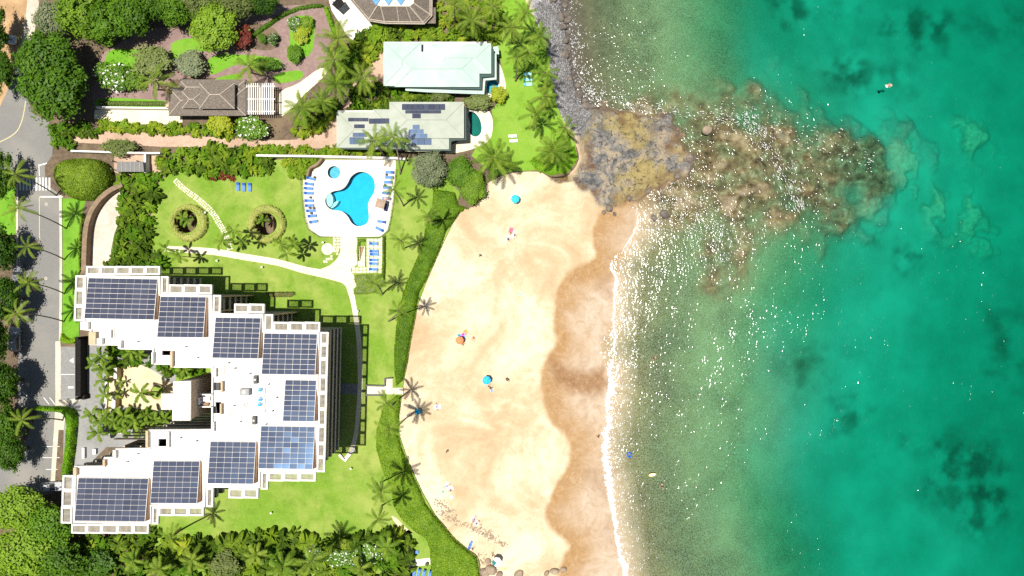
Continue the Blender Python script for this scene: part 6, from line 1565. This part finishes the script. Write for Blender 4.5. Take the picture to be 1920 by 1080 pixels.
# ------------------------------------------------------------------ furniture, vehicles, people
def lounger_parts(fab, head, frame_mat):
    f = MB()
    for s in (-.29, .29): f.box((0, s, .3), (1.75, .05, .06))
    for x in (-.7, 0, .7): f.box((x, 0, .28), (.05, .6, .04))
    l = MB(); l.box((0, 0, .14), (.05, .05, .28))
    seat = MB(); seat.box((.25, 0, .37), (1.22, .58, .09))
    back = MB(); back.box((-.6, 0, .5), (.56, .58, .09), tilt=(-.5, 0))
    pil = MB(); pil.box((-.74, 0, .66), (.24, .5, .1), tilt=(-.5, 0))
    return dict(frame=f.mesh('frame', [M[frame_mat]]), leg=l.mesh('leg', [M[frame_mat]]), seat_cushion=seat.mesh('seat_cushion', [M[fab]]), backrest=back.mesh('backrest', [M[head]]), pillow=pil.mesh('pillow', [M[head]]))
M['teal'] = plain('teal_fabric', (.12, .5, .55)); M['whitefab'] = plain('white_fabric', (.72, .7, .66)); M['tealpale'] = plain('pale_teal_fabric', (.3, .62, .66))
LP = {'blue': lounger_parts('bluefabric', 'bluefabric2', 'pvc'), 'white': lounger_parts('whitefab', 'whitefab', 'pvc'), 'teal': lounger_parts('tealpale', 'teal', 'pvc')}
def lounger(px, py, rot, label, group, kind='blue', z=0):
    p = P(px, py, z + .35); root = empty('sun_lounger', (p.x, p.y, z), R(rot), label=label, cat='sun lounger', group=group); d = LP[kind]
    for k in ('frame', 'seat_cushion', 'backrest', 'pillow'): obj(k, d[k], root)
    for x in (-.75, .75):
        for y in (-.27, .27): obj('leg', d['leg'], root, (x, y, 0))
    return root
zz = lambda x, y: (560 + x / 6.75, 290 + y / 6.75)
for i, (x, y) in enumerate([(155, 302), (132, 370), (125, 427), (128, 487), (133, 582), (138, 644), (153, 710), (172, 775), (190, 847)]):
    lounger(*zz(x, y), [-14, -7, -4, -2, 0, 2, 3, 5, 10][i], 'blue sun lounger in the row along the lawn side of the pool terrace', 'loungers on the lawn side of the pool', z=.16)
for i, (x, y) in enumerate([(1150, 222), (1145, 287), (1130, 348), (1115, 415), (1105, 487), (1110, 557), (1045, 848), (1020, 942)]):
    lounger(*zz(x, y), 180 + [-4, -2, 0, -2, -4, -4, -8, -26][i], 'blue sun lounger in the row along the sea side of the pool terrace', 'loungers on the sea side of the pool', z=.16)
for x, y in [(505, 222), (510, 341), (515, 389), (505, 478), (505, 534), (500, 622)]:
    lounger(640 + x / 8.31, 430 + y / 8.31, -2, 'blue sun lounger on the flagstone terrace below the pool', 'loungers on the flagstone terrace', z=.07)
for x, y in [(446, 350), (457, 351), (468, 351)]: lounger(x, y, -90, 'blue sun lounger standing alone on the lawn near the hedge', 'three loungers on the lawn')
for x, y, a in [(776, 1072, -104), (785, 1073, -106), (795, 1075, -104), (806, 1077, -104)]: lounger(x, y, a, 'blue sun lounger on the small fenced lawn at the hedge foot', 'loungers on the fenced lawn')
lounger(777, 1036, 4, 'single blue sun lounger beside the black fence', None)
for x, y in [(961, 255), (963, 264)]: lounger(x, y, 4, 'white sun lounger on the villa lawn', 'white loungers on the villa lawn', 'white')
for x, y in [(989, 139), (990, 149), (990, 158)]: lounger(x, y, 3, 'teal sun lounger under the palms of the cobble shore', 'teal loungers under the palms', 'teal')
M['wicker'] = plain('dark_wicker', (.07, .045, .03))
for i, (x, y) in enumerate([(148, 540), (140, 672), (190, 675), (158, 740), (200, 285), (1110, 252), (1090, 385)]):
    p = P(*zz(x, y), .6); root = empty('side_table', (p.x, p.y, .16), label='small dark wicker side table among the pool loungers', cat='side table', group='side tables by the pool')
    mb = MB(); mb.tube([(0, 0, .42), (0, 0, .46)], [.26, .26], 12); mb.build('top', M['wicker'], root)
    for k in range(3): mb = MB(); mb.bar((.18 * math.cos(k * 2.1), .18 * math.sin(k * 2.1), 0), (.15 * math.cos(k * 2.1), .15 * math.sin(k * 2.1), .42), .025); mb.build('leg', M['wicker'], root)
# umbrellas
def umbrella(loc, rad, cols, label, h=2.1, n=8, tilt=(0, 0), square=False, rz=0, name='beach_umbrella'):
    root = empty(name, loc, rz, label=label, cat='umbrella')
    ap = Vector((tilt[0], tilt[1], h)); nn = 4 if square else n; a0 = math.pi / 4 if square else .2
    for i in range(nn):
        a, b = a0 + 2 * math.pi * i / nn, a0 + 2 * math.pi * (i + 1) / nn
        p = lambda t, k=1: ap + Vector((math.cos(t) * rad * k, math.sin(t) * rad * k, -rad * .32 * k * k - tilt[0] * math.cos(t) * .4))
        m_ = (a + b) / 2; fl = math.cos(math.pi / nn)
        mb = MB(); top = ap + Vector((0, 0, .05))
        v = [top, p(a, .55), p(m_, .55 * fl), p(b, .55), p(a), p(m_, fl * .97), p(b), p(a) - Vector((0, 0, .12)), p(m_, fl * .97) - Vector((0, 0, .12)), p(b) - Vector((0, 0, .12))]
        mb.add(v, [(0, 1, 2), (0, 2, 3), (1, 4, 5, 2), (2, 5, 6, 3), (4, 7, 8, 5), (5, 8, 9, 6)]); mb.build('canopy_panel', cols[i % len(cols)], root)
    mb = MB(); mb.tube([(0, 0, -.2), ap * .98], [.03, .025], 8); mb.build('pole', M['pvc'], root)
    mb = MB(); mb.tube([ap, ap + Vector((0, 0, .22))], [.04, .015], 8); mb.build('finial', M['pvc'], root)
    return root
C_ = lambda n, c: plain(n, c)
cb1, cb2 = C_('sky_blue_canvas', (.01, .36, .62)), C_('bright_blue_canvas', (.03, .45, .72)); co = C_('orange_canvas', (.72, .22, .08)); ct = C_('dark_teal_canvas', (.01, .17, .18)); cw_ = C_('white_canvas', (.78, .78, .76)); cbg = C_('tan_canvas', (.36, .26, .19))
umbrella(on_beach(966, 375), .92, [cb2], 'blue beach umbrella alone near the rocks end of the sand')
umbrella(on_beach(863, 637), .86, [co], 'orange beach umbrella beside bright towels on the sand')
umbrella(on_beach(913, 711), .92, [cb1, cb2], 'blue beach umbrella in the middle of the sand with people at its foot')
umbrella(on_beach(931, 1048), 1.0, [cw_, cw_, cw_, ct, ct, cw_, cw_, cw_], 'white and teal beach umbrella near the boulders', tilt=(.1, .1))
umbrella(on_beach(785, 770), .62, [cb1], 'small blue beach umbrella in the palm shadow', h=1.6)
umbrella(P(717, 384, .16), 1.35, [cbg], 'square tan parasol on the sea side of the pool terrace', 2.5, square=True, rz=R(-16), name='parasol')
M['navy'] = plain('navy_cushion', (.02, .03, .16))
mb = MB(); p = P(723.5, 389, .5); mb.box((0, 0, .25), (.6, 1.5, .5)); mb.box((0, 0, .56), (.5, 1.35, .12)); mb.box((.27, 0, .6), (.12, 1.5, .5))
mb.build('daybed', M['navy'], loc=(p.x, p.y, .16), label='navy daybed in the shade of the tan parasol', cat='daybed').rotation_euler = (0, 0, R(-16))

# beach towels, chairs and bags
def towel(px, py, rot, c, label, w=.85, l=1.7, z=None, group=None):
    p = on_beach(px, py) if z is None else P(px, py, z)
    r = np.random.default_rng(int(px * 7 + py)); n, m_ = 9, 6; V = []; F = []
    for i in range(n):
        for j in range(m_):
            V.append(((i / (n - 1) - .5) * l, (j / (m_ - 1) - .5) * w * (1 + .04 * r.normal()), .05 + .035 * math.sin(i * 1.3 + j) + abs(r.normal(0, .015))))
    for i in range(n - 1):
        for j in range(m_ - 1): F.append((i * m_ + j, (i + 1) * m_ + j, (i + 1) * m_ + j + 1, i * m_ + j + 1))
    mat = plain('towel_cloth', c, .9)
    root = empty('beach_towel', p + Vector((0, 0, .02)), R(rot), label=label, cat='towel', group=group)
    obj('cloth', new_mesh('cloth', V, F, [mat], True), root)
    mb = MB()
    for s in (-.42, .42): mb.box((l * s, 0, .1), (.06, w * .98, .012))
    mb.build('stripe', M['whitefab'], root)
towel(870, 627, 40, (.75, .03, .35), 'magenta towel beside the orange umbrella', .7, 1.2); towel(873, 622, 40, (.8, .3, .02), 'orange towel beyond the magenta towel', .8, .9)
towel(861, 629, 20, (.02, .25, .5), 'dark blue towel touching the orange umbrella', .6, .8); towel(870, 631, 50, (.1, .35, .8), 'blue towel between umbrella and magenta towel', .5, .8)
towel(887, 636, 80, (.8, .38, .22), 'salmon towel spread apart from the orange umbrella', .7, 1.2); towel(922, 732.5, 0, (.05, .3, .75), 'bright blue bag towel below the middle umbrella', .4, .55)
towel(958, 432, 70, (.62, .12, .2), 'dark red towel among the group near the beach top', .8, 1.4); towel(953, 446, 60, (.55, .45, .5), 'mauve towel at the end of the group near the beach top', .8, 1.2); towel(964, 440, 80, (.75, .72, .7), 'white towel beside the dark red towel', .8, 1.5)
towel(838, 909, 80, (.75, .74, .76), 'white towel of the group above the rocks litter', .8, 1.3); towel(844, 916, 20, (.7, .68, .7), 'pale towel second in the group above the rocks litter', .9, 1.4); towel(846, 932, 45, (.76, .75, .72), 'small white towel below the pale group', .6, .8); towel(831, 922, 10, (.05, .35, .2), 'green bag at the edge of the pale towel group', .4, .5)
towel(888, 973, 60, (.6, .52, .6), 'lilac towel of the pair above the weed line', .8, 1.3); towel(893, 981, 40, (.72, .7, .74), 'white towel of the pair above the weed line', .8, 1.3); towel(947, 1066, 20, (.75, .62, .1), 'yellow float on the sand near the white umbrella', .5, .7)
towel(820, 763, 10, (.8, .8, .8), 'white towel spread beside the palm shadow', .9, 1.5); towel(975, 552, 60, (.2, .55, .6), 'pale teal bag alone on the sand', .4, .6)
def beach_chair(px, py, rot, label, group):
    p = on_beach(px, py); root = empty('beach_chair', p, R(rot), label=label, cat='beach chair', group=group)
    mb = MB(); mb.box((.15, 0, .22), (.55, .55, .04)); mb.build('seat', M['bluefabric'], root)
    mb = MB(); mb.box((-.3, 0, .45), (.45, .55, .04), tilt=(-1.0, 0)); mb.build('backrest', M['bluefabric'], root)
    for s in (-.29, .29):
        mb = MB(); mb.tube([(.42, s, -.05), (.4, s, .24), (-.1, s, .24), (-.5, s, .7)], [.02] * 4, 6); mb.tube([(-.1, s, .24), (-.25, s, -.05)], [.02, .02], 6); mb.build('side_frame', M['pvc'], root)
beach_chair(883, 1018, 60, 'blue folding beach chair under the bank of beach shrubs', 'blue beach chairs'); beach_chair(881, 1024, 62, 'blue folding beach chair under the bank of beach shrubs', 'blue beach chairs')

# people: one continuous skinned body per pose
def body_mesh(name, J, E, root='pelvis'):
    me = bpy.data.meshes.new(name); ks = list(J); me.from_pydata([J[k][0] for k in ks], [(ks.index(a), ks.index(b)) for a, b in E], [])
    o = bpy.data.objects.new(name, me); COL.objects.link(o)
    o.modifiers.new('s', 'SKIN'); sv = me.skin_vertices[0].data if me.skin_vertices else None
    if sv is None:
        bpy.context.view_layer.objects.active = o; bpy.ops.mesh.customdata_skin_add(); sv = me.skin_vertices[0].data
    for k, s in zip(ks, sv): s.radius = (J[k][1],) * 2 if not isinstance(J[k][1], tuple) else J[k][1]; s.use_root = (k == root)
    sub = o.modifiers.new('d', 'SUBSURF'); sub.levels = sub.render_levels = 1
    bpy.context.view_layer.update(); dg = bpy.context.evaluated_depsgraph_get(); m2 = bpy.data.meshes.new_from_object(o.evaluated_get(dg)); m2.name = name
    bpy.data.objects.remove(o); bpy.data.meshes.remove(me); m2.polygons.foreach_set('use_smooth', np.ones(len(m2.polygons), bool)); return m2
EDG = [('pelvis', 'waist'), ('waist', 'chest'), ('chest', 'neck'), ('neck', 'chin'), ('chin', 'head'), ('head', 'crown'), ('chin', 'nose')]
for s in 'LR':
    EDG += [('pelvis', 'hip' + s), ('hip' + s, 'knee' + s), ('knee' + s, 'ankle' + s), ('ankle' + s, 'toe' + s), ('chest', 'sh' + s), ('sh' + s, 'elb' + s), ('elb' + s, 'wri' + s), ('wri' + s, 'palm' + s), ('wri' + s, 'thumb' + s)] + [('palm' + s, 'f%d%s' % (i, s)) for i in range(4)]
def joints(pose):
    J = dict(pelvis=((0, 0, .95), .135), waist=((0, 0, 1.12), .12), chest=((0, 0, 1.34), .14), neck=((0, 0, 1.5), .058), chin=((.015, 0, 1.58), .065), head=((.01, 0, 1.67), .095), crown=((0, 0, 1.75), .06), nose=((.1, 0, 1.63), .018))
    for s, q in (('L', 1), ('R', -1)):
        st = .22 * q if pose == 'walk' else 0
        J['hip' + s] = ((0, .1 * q, .88), .095); J['knee' + s] = ((st * .9 + .03, .1 * q, .5), .062); J['ankle' + s] = ((st * 1.5 - .02, .1 * q, .09), .042); J['toe' + s] = ((st * 1.5 + .16, .12 * q, .04), .035)
        sp = .55 if pose == 'lie' else .28
        J['sh' + s] = ((0, .19 * q, 1.42), .062); J['elb' + s] = ((-.02 - st * .4, .19 * q + .13 * q * sp * 2, 1.15), .043); J['wri' + s] = ((.05 - st * .8, .19 * q + .2 * q * sp * 2, .9), .03)
        w = Vector(J['wri' + s][0]); J['palm' + s] = (tuple(w + Vector((.01, .01 * q, -.08))), .034); J['thumb' + s] = (tuple(w + Vector((.05, -.01 * q, -.07))), .011)
        for i in range(4): J['f%d%s' % (i, s)] = (tuple(w + Vector((.03 - .022 * i, .015 * q, -.165 - .012 * (i in (1, 2))))), .0095)
    if pose == 'sit':
        for s, q in (('L', 1), ('R', -1)):
            J['knee' + s] = ((.4, .14 * q, 1.22), .062); J['ankle' + s] = ((.68, .13 * q, .89), .042); J['toe' + s] = ((.84, .14 * q, .86), .035)
            w = Vector((-.26, .28 * q, .88)); J['elb' + s] = ((-.2, .26 * q, 1.14), .043); J['wri' + s] = (tuple(w), .03); J['palm' + s] = (tuple(w + Vector((-.07, .01 * q, -.01))), .034); J['thumb' + s] = (tuple(w + Vector((-.05, -.05 * q, 0))), .011)
            for i in range(4): J['f%d%s' % (i, s)] = (tuple(w + Vector((-.155, (.03 - .022 * i) * q, -.02))), .0095)
    return J
def subset(me, fn, name, mat, grow=.012):
    n = len(me.vertices); co = np.empty(n * 3); me.vertices.foreach_get('co', co); co = co.reshape(-1, 3); no = np.empty(n * 3); me.vertices.foreach_get('normal', no); no = no.reshape(-1, 3)
    fs = [tuple(p.vertices) for p in me.polygons if fn(*p.center)]; ids = sorted({i for f in fs for i in f}); mp = {k: i for i, k in enumerate(ids)}
    return new_mesh(name, [tuple(co[i] + no[i] * grow) for i in ids], [tuple(mp[i] for i in f) for f in fs], [mat], True)
SKIN = [plain('skin_light', (.62, .4, .28)), plain('skin_tan', (.4, .23, .14))]
BODY = {p: body_mesh('person_body', joints(p), EDG) for p in ('stand', 'walk', 'lie', 'sit')}
CLOTH = {}
HAIR = plain('brown_hair', (.05, .03, .02))
for p, me in BODY.items():
    sit = p == 'sit'
    CLOTH[p] = (lambda me=me, sit=sit: (subset(me, lambda x, y, z: (.74 if not sit else .8) < z < 1.04 and abs(y) < .26 and (x < .2), 'swim_shorts', HAIR), subset(me, lambda x, y, z: z > 1.66 or (z > 1.56 and x < -.02 and abs(y) < .11), 'hair', HAIR, .015)))()
NP = 0
def person(loc, pose, rot, cloth, label, skin=0, lie=None):
    global NP; NP += 1
    root = empty('person', loc, R(rot), label=label, cat='person')
    me = BODY[pose].copy(); me.materials.clear(); me.materials.append(SKIN[skin]); b = obj('body', me, root)
    c = CLOTH[pose][0].copy(); c.materials.clear(); c.materials.append(plain('swimwear', cloth)); d = obj('swimwear', c, root); h = obj('hair', CLOTH[pose][1], root)
    if pose == 'lie':
        for o in (b, d, h): o.rotation_euler = (0, R(90 if lie == 'down' else -90), 0); o.location = (-.9 if lie == 'down' else .9, 0, .13)
    if pose == 'sit':
        for o in (b, d, h): o.location = (0, 0, -.82)
    return root
ob = on_beach
person(ob(957, 437) + Vector((0, 0, .07)), 'sit', 20, (.5, .05, .1), 'person sitting in red swimwear among towels near the beach top')
person(ob(965, 441) + Vector((0, 0, .08)), 'lie', 80, (.05, .05, .06), 'person lying on the white towel near the beach top', 0, 'up')
person(ob(952, 449), 'stand', 190, (.1, .1, .2), 'person standing at the end of the group near the beach top', 1)
person(ob(900, 479), 'walk', 30, (.02, .02, .03), 'person in black walking alone across the sand', 1)
person(ob(868, 645), 'sit', 160, (.6, .2, .2), 'person sitting at the foot of the orange umbrella')
person(ob(888, 633), 'sit', 200, (.03, .03, .04), 'person sitting beyond the salmon towel in black swimwear')
person(ob(916, 724), 'sit', 60, (.5, .2, .3), 'person sitting in pink at the foot of the middle blue umbrella'); person(ob(920, 727), 'walk', 100, (.1, .15, .3), 'person in blue shorts stepping away from the middle umbrella', 1)
person(ob(949, 710), 'stand', 0, (.02, .02, .02), 'person in black standing apart from the middle blue umbrella', 1); person(ob(952, 711.5), 'walk', 20, (.1, .05, .03), 'person in brown walking beside the lone bather in black', 1)
person(ob(819, 762) + Vector((0, 0, .08)), 'lie', 100, (.1, .2, .5), 'person lying on the white towel by the palm shadow', 0, 'down')
person(ob(838, 845), 'stand', 0, (.03, .03, .04), 'person in dark clothes standing alone on the open sand', 1)
person(ob(838, 911) + Vector((0, 0, .08)), 'lie', 30, (.1, .2, .6), 'person lying on the white towel above the rocks litter', 0, 'up'); person(ob(845, 918) + Vector((0, 0, .08)), 'sit', 200, (.55, .15, .2), 'person sitting in pink on the pale towel above the litter')
person(ob(889, 974) + Vector((0, 0, .08)), 'lie', 65, (.15, .1, .3), 'person lying on the lilac towel above the weed line', 1, 'up'); person(ob(894, 981) + Vector((0, 0, .08)), 'lie', 45, (.04, .04, .1), 'person lying on the white towel above the weed line', 0, 'down')
person(ob(886, 1028), 'sit', 40, (.5, .5, .5), 'person sitting in grey beside the blue beach chairs', 0); person(ob(924, 1040), 'sit', 100, (.6, .3, .35), 'person sitting beside the white and teal umbrella', 0)
person(ob(1121, 817), 'walk', -20, (.03, .03, .03), 'person in black walking on the wet sand at the surf', 1)
person(P(1226, 672, SEA) + Vector((0, 0, -.1)), 'lie', 40, (.02, .02, .03), 'swimmer in black floating off the middle of the beach', 1, 'down')
person(P(1242, 912, SEA) + Vector((0, 0, -.16)), 'lie', 100, (.02, .02, .03), 'dark snorkeller floating beyond the yellow board', 1, 'down')
person(P(1180, 859, SEA) + Vector((0, 0, -1.15)), 'stand', 60, (.02, .12, .6), 'bather in blue standing in shallow water outside the surf', 0)
person(P(1667, 160, SEA) + Vector((0, 0, -.1)), 'lie', 0, (.7, .2, .2), 'swimmer with red trunks far out above the reef', 0, 'down')
person(zz(0, 0) and P(*zz(1118, 560), .6) + Vector((0, 0, -.05)), 'lie', -4, (.6, .15, .1), 'person sunbathing on a blue lounger by the tan parasol', 0, 'up')
mb = MB(); n = 16; o = [Vector((1.15 * abs(math.cos(t)) ** .8 * (1 if math.cos(t) > 0 else -1), .34 * math.sin(t))) for t in np.linspace(0, 6.283, n, False)]; mb.prism(o, 0, .09); mb.prism([v * .8 for v in o], .091, .11, mi=1)
p = P(1223, 890, SEA); mb.build('yellow_board', [plain('yellow_foam_board', (.8, .6, .02), .4), M['whitefab']], loc=(p.x, p.y, SEA + .02), label='yellow float board drifting outside the surf', cat='float board').rotation_euler = (0, 0, R(10)); bpy.data.objects['yellow_board'].scale = (.7, 1.0, 1)
mb = MB(); mb.tube([(math.cos(t) * .45, math.sin(t) * .45, .05) for t in np.linspace(0, 6.283, 17)], [.13] * 17, 8); p = P(1180, 853, SEA)
mb.build('swim_ring', plain('blue_vinyl', (.02, .15, .75), .3), loc=(p.x, p.y, SEA), label='blue swim ring beside the bather in shallow water', cat='swim ring')
boulder(1662, 162, .35, 'tiny white buoy float beside the far swimmer', 'whitefab', 77, SEA + .05).name = 'buoy'
bpy.data.objects['buoy']['category'] = 'buoy'

# cars
def car(px, py, rot, paint, label, L=4.6, Wd=1.9, suv=False):
    p = P(px, py, .9); root = empty('parked_car', (p.x, p.y, .03), R(rot), label=label, cat='car')
    hl, hw = L / 2, Wd / 2
    def rr(l, w, r, n=4):
        out = []
        for cx, cy, a0 in ((l - r, w - r, 0), (-l + r, w - r, 90), (-l + r, -w + r, 180), (l - r, -w + r, 270)):
            for k in range(n + 1): a = R(a0 + 90 * k / n); out.append((cx + r * math.cos(a), cy + r * math.sin(a)))
        return out
    rings = [(rr(hl * .97, hw * .93, .35), .28), (rr(hl, hw, .5), .5), (rr(hl * .99, hw * .98, .5), .72), (rr(hl * .96, hw * .92, .5), .9)]
    mb = MB(); n = len(rings[0][0]); vs = [(x, y, z - (.12 * max(0, x / hl) ** 2 if z > .85 else 0)) for r_, z in rings for x, y in r_]
    fs = [(i * n + k, i * n + (k + 1) % n, (i + 1) * n + (k + 1) % n, (i + 1) * n + k) for i in range(len(rings) - 1) for k in range(n)] + [tuple((len(rings) - 1) * n + k for k in range(n)), tuple(range(n - 1, -1, -1))]
    mb.add(vs, fs); mb.build('body', paint, root, False)
    f0, r0 = hl * .36, -hl * (.94 if suv else .78); f1, r1 = hl * .04, -hl * (.82 if suv else .48); zt = 1.62 if suv else 1.44
    b = [(f0, -hw * .86, .88), (f0, hw * .86, .88), (r0, hw * .86, .9), (r0, -hw * .86, .9)]; t = [(f1, -hw * .68, zt), (f1, hw * .68, zt), (r1, hw * .68, zt), (r1, -hw * .68, zt)]
    mb = MB(); mb.add(b + t, [(0, 1, 5, 4), (1, 2, 6, 5), (2, 3, 7, 6), (3, 0, 4, 7)]); mb.build('window', M['darkglass'], root)
    mb = MB(); mb.box(((f1 + r1) / 2, 0, zt + .02), (f1 - r1 + .1, hw * 1.4, .06))
    for s in (-1, 1): mb.bar((f0, s * hw * .86, .89), (f1, s * hw * .68, zt), .05); mb.bar((r0, s * hw * .86, .9), (r1, s * hw * .68, zt), .06)
    mb.build('roof', paint, root)
    for x in (hl * .62, -hl * .6):
        for s in (-1, 1):
            mb = MB(); mb.tube([(x, s * (hw - .2), .32), (x, s * (hw + .0), .32)], [.33, .33], 14); w_ = mb.build('tyre', M['black'], root)
            mb = MB(); mb.tube([(x, s * (hw + .001), .32), (x, s * (hw + .012), .32)], [.2, .2], 10); mb.build('rim', M['alu'], w_)
    for s in (-1, 1):
        mb = MB(); mb.box((hl * .93, s * hw * .68, .66), (.2, .34, .13)); mb.build('headlight', M['pvc'], root)
        mb = MB(); mb.box((-hl * .97, s * hw * .7, .7), (.1, .3, .14)); mb.build('tail_light', M['signred'], root)
        mb = MB(); mb.box((f0 * .8, s * (hw + .06), .95), (.14, .2, .12)); mb.build('mirror', M['black'], root)
PW = solar('white_car_paint', (.72, .72, .72), (.72, .72, .72), .3); PS = solar('silver_car_paint', (.4, .41, .42), (.4, .41, .42), .3); PG = solar('grey_car_paint', (.16, .17, .18), (.16, .17, .18), .3)
car(8, 72, -8, PW, 'white car parked on the orange dirt shoulder')
car(27, 636, 92, PS, 'silver pickup sized car parked under the dark street trees', 5.2, 2.0, True)
car(33, 517, 90, PG, 'grey car parked at the kerb under the street palm', 4.7, 1.9)
car(95, 913, 4, PS, 'silver car half hidden under the bright trees in the parking bay', 4.6, 1.9)
# pots on the neighbour strip and lawn lamps
for x, y in [(778, 1056), (801, 1056)]:
    p = P(x, y); root = empty('plant_pot', p + Vector((0, 0, .05)), label='dark round plant pot on the short cream strip', cat='plant pot', group='pots on the cream strip')
    mb = MB(); mb.tube([(0, 0, 0), (0, 0, .5), (0, 0, .5)], [.25, .38, .3], 14); mb.build('pot', M['wicker'], root); obj('foliage', CL['f_trop'][0], root, (0, 0, .3), 0, .45)
M['lampglass'] = plain('white_lamp_glass', (.75, .75, .7), .4)
for x, y in [(409, 489), (493, 501), (387, 399), (672, 583), (659, 877), (607, 455), (510, 960)]:
    p = P(x, y); root = empty('garden_lamp', p, label='small white bollard lamp standing on the hotel lawn', cat='lamp', group='bollard lamps on the lawn')
    mb = MB(); mb.tube([(0, 0, 0), (0, 0, .55)], [.07, .07], 10); mb.build('post', M['darkgrey'], root); mb = MB(); mb.tube([(0, 0, .55), (0, 0, .62), (0, 0, .8), (0, 0, .86)], [.1, .2, .2, .06], 12); mb.build('globe', M['lampglass'], root)
